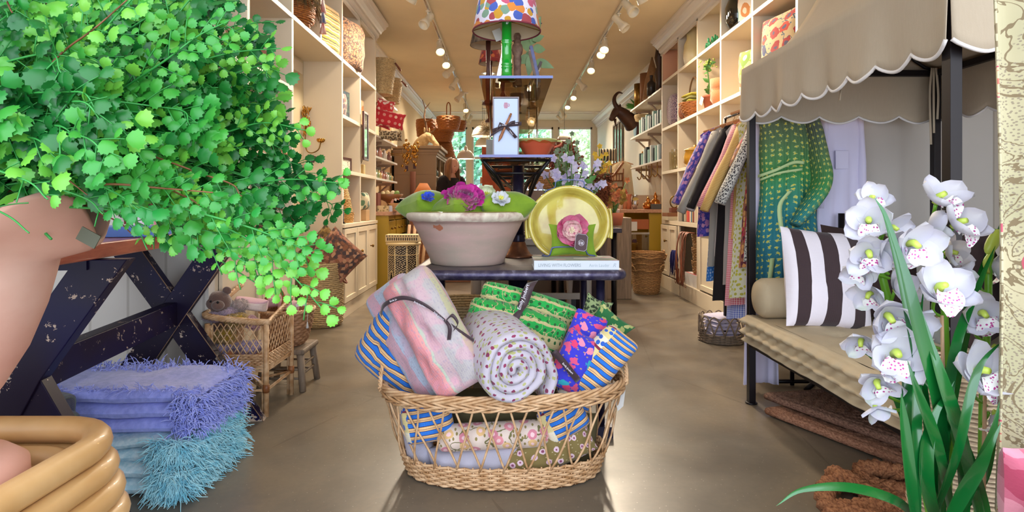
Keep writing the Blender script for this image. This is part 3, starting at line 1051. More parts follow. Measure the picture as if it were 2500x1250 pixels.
fb = B().box(-W2, -W2 + .005, -.008, .025, 0, hh).box(W2 - .005, W2, -.008, .025, 0, hh).box(-W2 + .005, W2 - .005, -.008, .025, hh - .005, hh).box(-W2 + .005, W2 - .005, -.008, .025, 0, .004).box(-W2 + .005, W2 - .005, .02, .025, .004, hh - .005)
obj('box_frame', fb, pm('taupe_plastic', '#85757a', .3), t)
def inkcup():
 b = B()
 for k in range(9):
  w_ = .011 - abs(k - 4) * .0008
  b.box(-w_, w_, -.0055, -.005, hh - .055 + k * .0032, hh - .0535 + k * .0032)
 b.tube([(.011, -.0052, hh - .034), (.017, -.0052, hh - .035), (.017, -.0052, hh - .045), (.010, -.0052, hh - .046)], .0012, 5)
 return b
obj('red_cup_print', inkcup(), pm('red_ink', '#c7545c', .7), t)
a, c = Vector((PX(1248, y) - t.location.x, -.014, PZ(278, y) - ZL2)), Vector((PX(1217, y) - t.location.x, -.014, PZ(347, y) - ZL2))
path = [a + (c - a) * q for q in (0, .08, .1, .12, .35, .37, .39, .62, .64, .66, .82, .84, .93, 1)]
rr = [.005, .0055, .0065, .0055, .006, .0072, .006, .0065, .0078, .0066, .008, .0078, .004, .0008]
obj('bamboo_pen', B().tube(path, rr, 10), pm('bamboo', '#a8683c', .4, var=.35, vs=60), t)
rb = B()
rb.ribbon([(-W2 - .002, -.012, .12), (-.02, -.014, .135), (.0, -.018, .14), (.02, -.014, .15), (W2 + .012, -.012, .155)], .018, Vector((0, 0, 1)))
rb.ribbon([(0, -.018, .14), (-.03, -.02, .125), (-.075, -.02, .095)], .016, Vector((.3, 0, 1)))
rb.ribbon([(0, -.018, .14), (.02, -.022, .12), (.05, -.02, .085)], .015, Vector((1, 0, .5)))
rb.ribbon([(-.045, -.014, .118), (-.03, -.024, .155), (0, -.022, .14)], .012, Vector((0, .2, 1)))
rb.ribbon([(.045, -.014, .165), (.025, -.026, .158), (0, -.022, .14)], .012, Vector((0, .2, 1)))
rbo = obj('ribbon', rb, M_RIBBON, t, solid=.0008)
lettering('Emily', .010, M_WHITEINK, rbo, T(-.018, -.0245, .142) @ R('Y', -.1) @ FRONT)
lettering('Emi', .009, M_WHITEINK, rbo, T(.045, -.0165, .152) @ FRONT)
lettering('Joubert', .009, M_WHITEINK, rbo, T(.017, -.0235, .118) @ R('Y', .95) @ FRONT)
one('notecard', B().box(-.075, -.0, -.006, .006, 0, .10), pm('grey_card', '#8d8a86', .6), 'grey card leaning behind the notecard box on the lower glass', 'card', (PX(1222, 3.0), 3.0, ZL2 + .0))
t = thing('bowl', 'small terracotta handled bowl with green drip glaze on lower glass shelf', 'bowl', (PX(1311, 2.84), 2.88, ZL2))
n = NM('drip_glaze_terracotta', .25)
sp = n.sep()
dr = n.math('ADD', sp[2], n.math('MULTIPLY', n.noise(14, 3, n.map((1, 1, .1))), .05))
c = n.mix(n.math('GREATER_THAN', dr, .088), hx('#c0583e'), hx('#a8502a'))
c = n.mix(n.math('GREATER_THAN', n.math('ADD', sp[2], n.math('MULTIPLY', n.noise(22, 2, n.map((1, 1, .1))), .03)), .088), c, hx('#a9a766'))
n.col(c)
M_DRIP = n.m
pr = [(.001, 0), (.050, 0), (.056, .008), (.082, .048), (.088, .052), (.1, .078), (.106, .08), (.104, .086), (.095, .082), (.075, .04), (.045, .012), (.001, .01)]
obj('bowl_body', B().lathe(pr, 40, sy=.9, caps=False), M_DRIP, t)
for sx in (-1, 1):
 obj('handle', B().tube(smoothpath([(sx * .100, 0, .080), (sx * .122, 0, .078), (sx * .120, 0, .062), (sx * .086, 0, .048)], 6), .006, 8), M_DRIP, t)
o = one('chalk_stick', B().box(-.006, .006, -.003, .003, 0, .075), pm('pale_green_card', '#c8d8c0', .6), 'pale green bookmark card standing in the small terracotta bowl', 'card', (PX(1312, 2.86), 2.87, ZL2 + .045))
o.rotation_euler = (0, radians(-14), 0)
o = one('chalk_stick', B().box(-.006, .006, -.003, .003, 0, .05), pm('cream_card', '#d8d4b4', .6), 'cream bookmark card leaning inside the small terracotta bowl, left of the green one', 'card', (PX(1296, 2.9), 2.91, ZL2 + .045))
o.rotation_euler = (0, radians(-20), 0)
rnd = random.Random(11)
deep = [(1228, 3.5, ZU, 'turned', '#5a2c24', 'dark red turned candleholder seen through the smoked upper glass, left of centre'),
  (1262, 3.9, ZU, 'urn', '#5a3c38', 'dark plum footed urn standing in the middle of the upper glass'),
  (1300, 3.7, ZU, 'urn', '#6b5330', 'bronze brown goblet on the right of the upper glass'),
  (1250, 4.5, ZU, 'urn', '#8a6a3c', 'brass footed cup far back on the upper glass'),
  (1232, 4.2, ZU, 'turned', '#9a6a2c', 'brass candlestick far back on the left of upper glass'),
  (1215, 3.9, ZL2, 'turned', '#70402a', 'brown turned candlestick behind the notecard box'),
  (1290, 3.6, ZL2, 'urn', '#9a7440', 'brass-rimmed brown goblet behind the small terracotta bowl'),
  (1275, 4.1, ZL2, 'urn', '#8a6a4a', 'tan goblet further behind the small terracotta bowl'),
  (1300, 4.4, ZL2, 'turned', '#b08a4c', 'brass candlestick at the far right of the lower glass'),
  (1258, 4.7, ZL2, 'urn', '#a07a54', 'wooden cup furthest back on the lower glass')]
for u, y, z, kd, c, lb in deep:
 s = rnd.uniform(.85, 1.15)
 if kd == 'urn':
  pr = [(.001, 0), (.035, 0), (.033, .008), (.010, .02), (.011, .035), (.036, .055), (.048, .095), (.044, .125), (.05, .13), (.046, .128), (.035, .06), (.001, .05)]
 else:
  pr = [(.001, 0), (.035, 0), (.034, .01), (.012, .025), (.018, .05), (.010, .07), (.013, .13), (.02, .15), (.012, .16), (.022, .17), (.02, .18), (.001, .18)]
 one('goblet' if kd == 'urn' else 'candlestick', B().lathe(pr, 18, M=S(s), caps=False), pm('ornament_' + c[1:], c, .35, .5, var=.3, vs=20), lb, 'ornament', (PX(u, y), y, z))
# --- on the table: big terracotta bowl
bx, by = -.19, 2.815
t = thing('bowl', 'large weathered terracotta bowl with chipped cream rim on the zinc table', 'bowl', (bx, by, .76))
n = NM('aged_terracotta', .8)
sp = n.sep()
ns = n.noise(9, 5)
c = n.ramp(n.math('ADD', n.math('MULTIPLY', n.noise(5, 5, n.map((1, 1, 3))), .8), n.math('MULTIPLY', sp[2], .9)), [(.3, '#a5978a'), (.5, '#b39a90'), (.68, '#c2a09a')])
chip = n.vor(7, src=n.map((1, 1, 1.6), loc=(.45, .2, .1)))
chipm = n.math('LESS_THAN', n.math('ADD', chip, n.math('MULTIPLY', n.noise(26, 3), .25)), .40)
side = n.math('MULTIPLY', n.math('LESS_THAN', sp[0], -.09), n.math('GREATER_THAN', sp[2], .13))
c = n.mix(n.math('MULTIPLY', chipm, side), c, hx('#a8664a'))
rim = n.math('GREATER_THAN', n.math('ADD', sp[2], n.math('MULTIPLY', ns, .02)), .222)
c = n.mix(rim, c, n.ramp(n.noise(11, 4), [(.4, '#cdbfae'), (.52, '#e3d9c8'), (.64, '#b5978c')]))
sc = n.math('LESS_THAN', n.vor(26, src=n.map((1, 1, 9), rot=(0, .25, 0))), .07)
c = n.mix(n.math('MULTIPLY', sc, .7), c, hx('#dccdc0'))
n.col(c)
n.bump(n.math('ADD', n.noise(30, 4), n.math('MULTIPLY', n.math('SINE', n.math('MULTIPLY', sp[2], 170)), .25)), .2, .003)
M_AGED = n.m
pr = [(.001, 0), (.172, 0), (.180, .006), (.186, .03), (.232, .13), (.262, .19), (.268, .205), (.282, .208), (.296, .222), (.302, .236), (.300, .247), (.288, .252), (.272, .248), (.262, .235),
 (.25, .19), (.2, .1), (.16, .03), (.001, .02)]
def wob(a, z): return 1 + .006 * sin(3 * a + 4 * z) + .004 * sin(7 * a + 9)
obj('bowl_body', B().lathe(pr, 72, sy=1.0, rfn=wob, caps=False), M_AGED, t)
obj('glazed_lip', B().lathe([(.289, .2535), (.282, .2555), (.272, .2525), (.264, .240)], 72, rfn=wob, caps=False), pm('yellow_glaze', '#d8bd6a', .3, var=.15, vs=14, coat=.4), t)
M_VELVET = pm('lime_velvet', '#7fa012', .75, var=.3, vs=9, c2='#66880c', bump=.2, bs=120, sheen=.35)
M_PALEV = pm('pale_green_velvet', '#94ac58', .8, var=.2, vs=9, bump=.2, bs=120, sheen=.3)
ZR = .76 + .25
def velvet(x, y, z, w_, h_, rx, ry, rz, m, lb, seed, grp='velvet cushions in the terracotta bowl'):
 o = one('velvet_cushion', pillow(w_, h_, .16, 18, .07, 2.4, seed, .004, ex=.5), m, lb, 'cushion', (x, y, z), group=grp)
 o.rotation_euler = (radians(rx), radians(ry), radians(rz))
 return o
velvet(-.375, 2.76, 1.035, .25, .22, 80, 6, 38, M_VELVET, 'lime green velvet cushion at the left of the terracotta bowl', 1)
velvet(-.205, 2.68, 1.025, .25, .21, 80, 3, 42, M_VELVET, 'lime green velvet cushion at the front middle of the terracotta bowl', 2)
velvet(-.015, 2.74, 1.030, .27, .22, 80, -3, 18, M_VELVET, 'darker lime velvet cushion at the right of the terracotta bowl', 3)
velvet(-.20, 2.93, 1.06, .24, .22, 78, 0, 10, M_PALEV, 'pale green velvet cushion at the back of the terracotta bowl', 4)
for o in [o for o in COL.objects if o.name.startswith('velvet_cushion')]:
 pass
def flower(name, label, loc, M, layers, mats, centre=None, seed=0, n=7):
 """layers = [(count, radius, petal width, tilt deg, ruffle, mat)]"""
 rnd = random.Random(seed)
 t = thing(name, label, 'flower', loc)
 pb = B()
 for (cnt, rad, pw, tilt, ruf, mi) in layers:
  a0 = rnd.random() * 6
  for k in range(cnt):
   a = a0 + 2 * pi * k / cnt + rnd.uniform(-.12, .12)
   tl = radians(tilt + rnd.uniform(-8, 8))
   rr = rad * rnd.uniform(.88, 1.08)
   def fn(p, q, rr=rr, pw=pw, ruf=ruf, k=k):
    s_ = (p - .5) * 2
    w_ = pw * (sin(pi * min(1, q * .62 + .12)) ** .8)
    cup = .35 * w_ * (1 - s_ * s_) * -1
    x = q * rr * (1 - .1 * s_ * s_)
    z = cup + ruf * sin(s_ * 5 + k) * q * q + .25 * rr * q * q
    return (x, s_ * w_ * .5, z)
   pb.grid(4, 5, fn, mi=mi, M=M @ R('Z', a) @ R('Y', -tl))
 obj('petals', pb, mats, t)
 if centre:
  cb = B()
  for i in range(centre[1]):
   a = rnd.random() * 6.28; r_ = centre[2] * sqrt(rnd.random())
   cb.cyl((0, 0, 0), (r_ * cos(a), r_ * sin(a), centre[3] * rnd.uniform(.7, 1)), .0014, .002, 5, M=M)
  obj('flower_centre', cb, centre[0], t)
 return t
def face(tiltx=60, tz=0):
 """flower axis +Z leaned towards the camera"""
 return R('Z', radians(tz)) @ R('X', radians(tiltx))
M_MAG = pm('magenta_petal', '#cc1490', .6, var=.3, vs=30, c2='#a01080', sheen=.4)
M_MAG2 = pm('magenta_petal_pale', '#d83aa8', .6, sheen=.4)
flower('peony', 'large magenta peony head lying on the velvet cushions', P(1130, 486, 2.62), S(1.2, 1, .95) @ face(52, 0) @ R('Y', radians(16)),
 [(13, .085, .045, 0, .006, 0), (13, .08, .045, 22, .008, 0), (12, .072, .04, 42, .008, 1), (11, .06, .04, 58, .006, 0), (9, .05, .03, 72, .006, 0), (7, .035, .025, 84, .004, 0)],
 [M_MAG, M_MAG2], None, 3)
flower('cornflower', 'small bright blue cornflower on the left velvet cushion', P(1046, 484, 2.63), face(45),
 [(14, .034, .014, 10, .004, 0), (12, .030, .014, 35, .004, 0), (8, .022, .012, 62, .003, 0)], [pm('blue_petal', '#2b52d8', .6, sheen=.3)], None, 5)
flower('orchid_bloom', 'cream green orchid bloom at the back of the bowl cushions', P(1190, 476, 2.72), face(72, -6),
 [(3, .05, .05, 5, .002, 0), (2, .052, .062, 12, .002, 0), (5, .045, .05, 25, .003, 0)], [pm('cream_petal', '#e0e4c4', .6)], (pm('lime_centre', '#b8bf3a', .6), 30, .016, .02), 8)
flower('white_bloom', 'white flower with yellow centre on the right velvet cushion', P(1223, 486, 2.63), face(55, 8),
 [(6, .044, .036, 5, .004, 0), (6, .036, .03, 22, .004, 0)], [pm('white_petal', '#d4d6dc', .6)], (pm('yellow_centre', '#e2e060', .6), 34, .013, .016), 9)
flower('lilac_bloom', 'pale lilac blossom at the back behind the magenta peony', P(1084, 482, 2.86), face(50, 0),
 [(6, .03, .026, 20, .003, 0)], [pm('lilac_petal', '#d6b8d8', .6)], None, 10)
# --- book and yellow dish
t = thing('book', 'thick white-spined flower book lying flat under the yellow dish', 'book', (PX(1407, 2.53), 2.62, .76))
W2 = .187
obj('cover', B().box(-W2, W2, -.10, -.098, .001, .041).box(-W2, W2, -.098, .13, .037, .041).box(-W2, W2, -.098, .13, 0, .003), pm('white_cover', '#ccd2dc', .4), t)
obj('jacket_picture', B().box(-W2 + .001, W2 - .001, -.0975, .129, .0412, .0418), floral('garden_photo', '#8a8466', ['#b98a7c', '#7d7f52', '#d0c4a8', '#9a5c58'], 14, .5, coord='Object'), t)
obj('pages', B().box(-W2 + .003, W2 - .003, -.096, .126, .003, .037), M_PAPER, t)
M_GREYINK = pm('grey_ink', '#8d97a2', .6)
M_PALEINK = pm('silver_ink', '#a7b3bf', .6)
lettering('LIVING WITH FLOWERS', .0205, M_GREYINK, t, T(-W2 + .018, -.1003, .014) @ FRONT, squash=.86)
lettering('Aerin Lauder', .0195, M_PALEINK, t, T(.055, -.1003, .014) @ FRONT, squash=.86)
lettering('R', .024, M_PALEINK, t, T(.158, -.1003, .013) @ FRONT, shear=.35)
M_YGLAZE = NM('yellow_majolica', .12)
sp = M_YGLAZE.noise(7, 4)
M_YGLAZE.col(M_YGLAZE.ramp(sp, [(.3, '#b59a3c'), (.5, '#cfc05c'), (.7, '#d8cc70')]))
M_YGLAZE.b.inputs['Coat Weight'].default_value = .6
M_YGLAZE = M_YGLAZE.m
dy, dz = 2.77, .80
cen = P(1390, 547, dy)
t = thing('serving_dish', 'round yellow glazed handled dish standing upright on a wire easel behind the book', 'dish', (cen.x, dy, .803))
A = T(0, .035, cen.z - .803) @ R('X', radians(-80)) @ R('X', pi)       # dish axis facing the camera, leaning back
A = T(0, .035, cen.z - .803) @ R('X', radians(78))
pr = [(.001, -.035), (.155, -.035), (.170, -.028), (.186, .012), (.197, .018), (.200, .026), (.196, .032), (.184, .030), (.175, .018), (.163, -.015), (.150, -.024), (.001, -.024)]
def wd(a, z): return 1 + .01 * sin(2 * a) + .006 * sin(5 * a)
b = B().lathe(pr, 64, M=A @ S(1, .93, 1), rfn=wd, caps=False)
b.lathe([(.168, -.0135), (.1705, -.010), (.168, -.0065), (.1655, -.010), (.168, -.0135)], 48, M=A @ S(1, .93, 1), caps=False)
obj('dish_body', b, M_YGLAZE, t)
for sx in (-1, 1):
 b = B()
 for off in (0, .014):
  pts = [A @ Vector((sx * (.188 + off + .006 * cos(q * pi / 10)), .07 * sin(q * pi / 10) * (1.0 + off * 4), .008)) for q in range(-5, 6)]
  b.tube(pts, .0075, 8)
 obj('handle', b, M_YGLAZE, t)
t2 = thing('wire_easel', 'slate-blue wire plate easel holding the yellow dish', 'stand', (cen.x, dy, .802))
k = dy / F
def q(u, v, yy):
 p = P(u, v, yy); return (p.x - cen.x, yy - dy, p.z - .802)
b = B()
b.tube(smoothpath([q(1330, 480, 2.87), q(1333, 466, 2.87), q(1354, 458, 2.87), q(1362, 441, 2.87), q(1420, 441, 2.87), q(1428, 458, 2.87), q(1445, 466, 2.87), q(1447, 480, 2.87)], 4), .0028, 8)
b.tube([q(1330, 480, 2.87), q(1330, 560, 2.9), (-.10, .12, .004)], .0026, 8).tube([q(1447, 480, 2.87), q(1447, 560, 2.9), (.10, .12, .004)], .0026, 8)
b.tube(smoothpath([(-.135, -.07, .005), (-.105, -.09, .006), (-.095, -.093, .030), (-.085, -.095, .045), (-.03, -.097, .048), (.045, -.097, .048), (.065, -.095, .032), (.078, -.092, .012), (.11, -.088, .006)], 4), .0035, 8)
b.tube([(-.10, .12, .004), (-.135, -.07, .005)], .003, 8).tube([(.10, .12, .004), (.11, -.088, .006)], .003, 8)
obj('wire_frame', b, pm('slate_wire', '#5b6a9c', .35, .5), t2)
o = one('velvet_cushion', pillow(.225, .155, .05, 16, .13, 2.2, 6, .003, ex=.5), M_VELVET, 'small lime velvet cushion standing inside the yellow dish', 'cushion', P(1398, 586, 2.70))
o.rotation_euler = (radians(-12), 0, 0)
flower('poppy_bloom', 'large pink poppy bloom pinned on the small lime cushion', P(1396, 562, 2.648), face(84, 0),
 [(6, .078, .085, 4, .006, 0), (5, .070, .080, 10, .007, 0), (5, .052, .06, 22, .004, 1), (4, .04, .05, 32, .004, 1)],
 [pm('pink_petal', '#c8356e', .6, var=.5, vs=16, c2='#e08aa8', sheen=.3), pm('blush_petal', '#e8b0bc', .6, var=.3, vs=20, c2='#f0d4cc')],
 (pm('cream_stamen', '#ecdcc0', .6), 46, .016, .028), 12)
t = thing('price_tag', 'brown octagonal shop tag hanging from the pink poppy bloom', 'tag', P(1419, 592, 2.60))
w_, h_, c_ = .029, .040, .010
pts = [(-w_, -h_ + c_), (-w_ + c_, -h_), (w_ - c_, -h_), (w_, -h_ + c_), (w_, h_ - c_), (w_ - c_, h_), (-w_ + c_, h_), (-w_, h_ - c_)]
A = R('Y', radians(8)) @ R('X', radians(-12))
obj('card', B().prism(pts, .0012, M=A), M_BROWNTAG, t)
obj('border', B().tube([A @ Vector((x * .94, -.0012, z * .94)) for x, z in pts], .0006, 5, closed=True), M_WHITEINK, t)
obj('roundel', B().tube([A @ Vector((.013 * cos(a * pi / 12), -.0012, .013 * sin(a * pi / 12) - .002)) for a in range(24)], .0007, 5, closed=True), M_WHITEINK, t)
lettering('EB', .018, M_WHITEINK, t, A @ T(0, -.0012, -.009) @ FRONT, align='CENTER')
for i in range(3):
 one('candle_box', B().box(-.035, .035, -.03, .03, 0, .022), pm('white_box', '#dfe2f0', .5), 'small white box %s of the stack behind the terracotta bowl' % ('at the bottom', 'in the middle', 'on top')[i],
  'box', (PX(1207, 2.97), 2.98, .7605 + i * .0228), group='white boxes on the zinc table', bevel=.001)
# --- oval lattice basket
BC = Vector((-.012, 2.30, 0))
t = thing('wicker_basket', 'large oval lattice wicker basket of quilts on the floor in front', 'basket', BC)
RXT, RYT, RXB, RYB, ZRIM, ZBAND = .475, .265, .375, .205, .345, .088
def orad(z):
 q = min(1, max(0, z / ZRIM))
 q = q ** .9
 return RXB + (RXT - RXB) * q, RYB + (RYT - RYB) * q
_pl = [(0, 0)]
def _sq(a, k=2.35):
 c, s = cos(a), sin(a)
 return Vector((.43 * (abs(c) ** (2 / k)) * (1 if c >= 0 else -1), .235 * (abs(s) ** (2 / k)) * (1 if s >= 0 else -1)))
_L = 0
for _i in range(1, 721):
 _L += (_sq(2 * pi * _i / 720) - _sq(2 * pi * (_i - 1) / 720)).length
 _pl.append((_L, 2 * pi * _i / 720))
def arcang(a):
 n_ = math.floor(a / (2 * pi)); q = (a / (2 * pi) - n_) * _L
 lo, hi = 0, 720
 while hi - lo > 1:
  m_ = (lo + hi) // 2
  if _pl[m_][0] <= q: lo = m_
  else: hi = m_
 d_ = _pl[hi][0] - _pl[lo][0]
 return _pl[lo][1] + (_pl[hi][1] - _pl[lo][1]) * ((q - _pl[lo][0]) / d_ if d_ else 0)
def opt(a, z, off=0):
 rx, ry = orad(z)
 a = arcang(a)
 c, s = cos(a), sin(a)
 k = 2.35
 x = (abs(c) ** (2 / k)) * (1 if c >= 0 else -1)
 y = (abs(s) ** (2 / k)) * (1 if s >= 0 else -1)
 return Vector(((rx + off) * x, (ry + off) * y, z + .02 * x * q_(z)))
def q_(z): return max(0, z / ZRIM) * .6
b = B()
NST = 66
for r_ in range(9):
 z = .010 + r_ * .0092
 n = NST * 3
 pts = []
 for i in range(n):
  a = 2 * pi * i / n
  pts.append(opt(a, z, .0055 * cos(NST / 2 * a + pi * r_)))
 b.tube(pts, .0052, 6, closed=True)
for i in range(NST):
 a = 2 * pi * i / NST
 b.tube([opt(a, .004), opt(a, ZBAND + .004)], .0032, 5)
obj('woven_base', b, M_CANE, t)
b = B()
vs = [opt(2 * pi * i / 48, .012) for i in range(48)]
b.add(vs, [tuple(range(48))], 0, False).add([v - Vector((0, 0, .008)) for v in vs], [tuple(range(47, -1, -1))], 0, False)
obj('basket_floor', b, M_DKCANE, t)
rnd = random.Random(3)
NL = 24
for sg in (-1, 1):
 for i in range(NL):
  a0 = 2 * pi * (i + (.0 if sg > 0 else .12)) / NL
  dl = sg * .94 * 2 * pi / NL + rnd.uniform(-.012, .012)
  pts = []
  for k in range(9):
   s = k / 8
   z = ZBAND - .012 + (ZRIM - ZBAND) * s
   off = .004 * sg + .005 * sin(pi * s * 2) * sg
   pts.append(opt(a0 + dl * (s ** .85), z, off))
  obj('lattice_cane', B().tube(pts, .0043, 6), M_CANE, t)
b = B()
def rimf(off_z, amp):
 def fn(s):
  a = 2 * pi * s
  p = opt(a, ZRIM - .012, 0)
  o = (opt(a, ZRIM, .01) - opt(a, ZRIM, 0)).normalized()
  return p + Vector((0, 0, off_z)), o, Vector((0, 0, 1))
 return fn
braid(rimf(.018, .02), 240, .0062, 5, .0105, 9, b)
braid(rimf(.002, .02), 240, .0055, 4, .0095, -11, b)
braid(rimf(-.014, .02), 240, .0048, 3, .0075, 13, b)
obj('braided_rim', b, M_CANE, t)
for sx in (-1, 1):
 hp = [opt(0 if sx > 0 else pi, ZRIM) + Vector((0, dy_, dz_)) for dy_, dz_ in ((-.09, .0), (-.075, .06), (0, .105), (.075, .06), (.09, 0))]
 obj('handle', braid(lambda s, P_=smoothpath(hp, 8): (P_[min(len(P_) - 1, int(s * (len(P_) - 1)))], Vector((1, 0, 0)), Vector((0, 0, 1))), 32, .0045, 3, .006, 6, closed=False), M_CANE, t)
def _border(n, sp, c):
 bx_ = n.math('LESS_THAN', sp[0], .045)
 v = n.vor(30)
 mot = n.ramp(n.math('FRACT', n.math('MULTIPLY', sp[1], 9)), [(0, '#d9c98e'), (.12, '#7c1f3c'), (.2, '#e6dcc4'), (.58, '#d9c98e')], 'CONSTANT')
 mot = n.mix(n.math('LESS_THAN', v, .25), mot, hx('#2c5ec0'))
 return n.mix(bx_, c, mot)
M_STRIPE = stripes('blue_stripe_quilt', [(0, '#1f6fd0'), (.44, '#3a1440'), (.50, '#e6bd86'), (.64, '#7c1f3c'), (.68, '#e6bd86'), (.92, '#3a1440')], .030, 0)
M_STRIPE_B = stripes('blue_stripe_quilt_border', [(0, '#1f6fd0'), (.44, '#3a1440'), (.50, '#e6bd86'), (.64, '#7c1f3c'), (.68, '#e6bd86'), (.92, '#3a1440')], .026, 1, extra=_border)
def _kantha(n, sp, c):
 ds = n.math('LESS_THAN', n.vor(90, src=n.map((1, .6, 1))), .22)
 c = n.mix(n.math('MULTIPLY', ds, .35), c, hx('#9a8fa8'))
 bl = n.ramp(n.noise(11, 3), [(.5, (0, 0, 0, 1)), (.56, (1, 1, 1, 1))])
 return n.mix(n.math('MULTIPLY', bl, .35), c, hx('#e39ab0'))
M_PINKQ = stripes('pink_kantha', [(0, '#bfb0b8'), (.10, '#d88c92'), (.30, '#dc9a98'), (.335, '#b8bfae'), (.36, '#c0a4aa'), (.46, '#b9b2b4'), (.74, '#c2bd9a'), (.9, '#d49498')], .28, 0, wob=.008, extra=_kantha)
M_BLUEQ = stripes('pale_blue_kantha', [(0, '#a9b4cc'), (.16, '#c8a0b0'), (.34, '#b0bcd2'), (.62, '#cf98a6'), (.75, '#b4bfd0')], .26, 0, wob=.01, extra=_kantha)
def _greenk(n, sp, c):
 tri = n.math('LESS_THAN', n.vor(34, rand=.2), .20)
 c = n.mix(tri, c, hx('#1d5a28'))
 return n.mix(n.math('LESS_THAN', n.math('ABSOLUTE', n.math('SUBTRACT', n.noise(26, 2), .5)), .014), c, hx('#b0a474'))
M_GREENK = stripes('green_kantha', [(0, '#149a3c'), (.26, '#bcae7c'), (.34, '#149a3c'), (.40, '#bcae7c'), (.68, '#0f8034'), (.74, '#1aa044'), (.92, '#bcae7c')], .13, 1, wob=.03, extra=_greenk)
M_BUD = floral('white_bud_print', '#bdb5c2', ['#8a3358', '#7d2c50'], 26, .16, leaf='#a9a870', leafsize=.20, lscale=27, rand=.5, jag=.2)
M_BLUEF = floral('blue_rose_print', '#3434c4', ['#e04a78', '#e88aa8', '#d8507c', '#28a0b4', '#d83a6a'], 24, .34, leaf='#a8866a', leafsize=.14, jag=.5, rand=.9)
M_OLIVE = floral('olive_daisy_print', '#7d6c3c', ['#dcc0cc', '#d8b4c4'], 26, .24, leaf='#bfb08a', leafsize=.10, ring='#8a4468', rand=.6)
M_LAV = pm('lavender_linen', '#b4b0c0', .9, var=.06, vs=5, bump=.3, bs=260)
M_BOLS = floral('block_print_bolster', '#d8c4b8', ['#d98a94', '#d9b07a', '#cf7f90'], 17, .30, vine='#6f6a40', leaf='#8a7a48', leafsize=.17, ring='#e8c0c4')
M_LEAFG = floral('green_leaf_print', '#1f6a38', ['#a9b06a', '#b8b878'], 26, .32, jag=.5)
M_VINEG = floral('black_vine_print', '#8a9a6a', ['#2a3a20', '#1c2a18'], 60, .35, jag=.5)
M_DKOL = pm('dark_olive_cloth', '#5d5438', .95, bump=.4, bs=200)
def soft(name, label, cat, u, v, y, w_, h_, th, phi, m, tilt=0, yaw=0, seed=0, pinch=.04, sq=3.0, ex=.42, wr=.006, tuft=None, group=None, n=18, bend=None, rc=None):
 b = pillow(w_, h_, th, n, pinch, sq, seed, wr, tuft=tuft, ex=ex, bend=bend, rc=rc if rc is not None else (.10 if 'quilt' in name else 0))
 p = P(u, v, y)
 o = one(name, b, m, label, cat, (0, 0, 0), group=group)
 o.matrix_world = T(p.x, p.y, p.z) @ R('Z', radians(yaw)) @ R('X', radians(tilt)) @ R('Y', radians(phi))
 return o
def bnd(k):
 return lambda p: Vector((p.x + k * p.z * p.z, p.y, p.z))
soft('folded_quilt', 'blue striped quilt folded under the pale pink quilts at basket left', 'quilt', 1004, 885, 2.30, .28, .46, .13, -56, M_STRIPE, 10, -8, 3, sq=3, wr=.012, tuft=(2, 3), bend=bnd(.35))
soft('folded_quilt', 'pale blue and pink kantha quilt, rear one of the ribbon-tied pair', 'quilt', 1014, 818, 2.25, .24, .50, .13, -36, M_BLUEQ, -4, -20, 4, sq=2.8, wr=.016, tuft=(1.5, 3), bend=bnd(-.25))
pq = soft('folded_quilt', 'pink and grey striped kantha quilt, front one of the ribbon-tied pair', 'quilt', 1062, 806, 2.14, .22, .50, .17, -33, M_PINKQ, -6, -14, 5, sq=2.8, wr=.022, tuft=(1.5, 2.5), bend=bnd(-.2))
rb = B()
pth = smoothpath([P(930, 768, 2.20), P(938, 745, 2.12), P(975, 728, 2.08), P(1010, 732, 2.065), P(1050, 752, 2.055), P(1090, 785, 2.06), P(1140, 820, 2.08), P(1192, 853, 2.16)], 5)
rb.ribbon(pth, .016, Vector((-.35, 0, 1)))
rb.ribbon(smoothpath([P(1088, 783, 2.055), P(1098, 800, 2.04), P(1096, 830, 2.05)], 5), .014, Vector((1, 0, .1)))
rb.ribbon(smoothpath([P(1088, 783, 2.05), P(1104, 770, 2.035), P(1118, 790, 2.035), P(1108, 805, 2.045)], 5), .013, Vector((.4, 0, 1)))
o = one('ribbon', rb, M_RIBBON, 'dark ribbon tied round the pair of pink kantha quilts', 'ribbon', (0, 0, 0), solid=.0012)
lettering('Emily Joubert', .0085, M_WHITEINK, o, T(*P(952, 738, 2.085)) @ R('Y', -.35) @ FRONT)
lettering('Emily Joubert', .0085, M_WHITEINK, o, T(*P(1010, 738, 2.058)) @ R('Y', .45) @ FRONT)
lettering('Emily Joubert', .0085, M_WHITEINK, o, T(*P(1058, 763, 2.05)) @ R('Y', .68) @ FRONT)
soft('folded_quilt', 'green and tan kantha quilt lying on top at the back of the basket', 'quilt', 1290, 748, 2.38, .43, .135, .13, 17, M_GREENK, 0, 8, 6, sq=3, wr=.010, group=None, bend=lambda p: Vector((p.x, p.y, p.z - .25 * p.x * p.x)))
soft('folded_quilt', 'green kantha quilt with tan borders below the topmost green one', 'quilt', 1262, 790, 2.30, .42, .15, .15, 16, M_GREENK, 0, 4, 7, sq=3, wr=.012, bend=lambda p: Vector((p.x, p.y, p.z - .3 * p.x * p.x)))
soft('folded_quilt', 'green kantha quilt tucked lowest of the green bundle behind the rolled one', 'quilt', 1235, 835, 2.34, .34, .13, .12, 14, M_GREENK, 0, 0, 8, sq=3, wr=.012)
rb = B()
pth = smoothpath([P(1300, 688, 2.32), P(1290, 705, 2.29), P(1276, 745, 2.275), P(1262, 765, 2.235), P(1246, 800, 2.21), P(1236, 830, 2.23)], 6)
rb.ribbon(pth, .046, Vector((1, 0, .25)))
o = one('ribbon', rb, M_RIBBON, 'wide dark ribbon band round the green kantha bundle', 'ribbon', (0, 0, 0), solid=.0012)
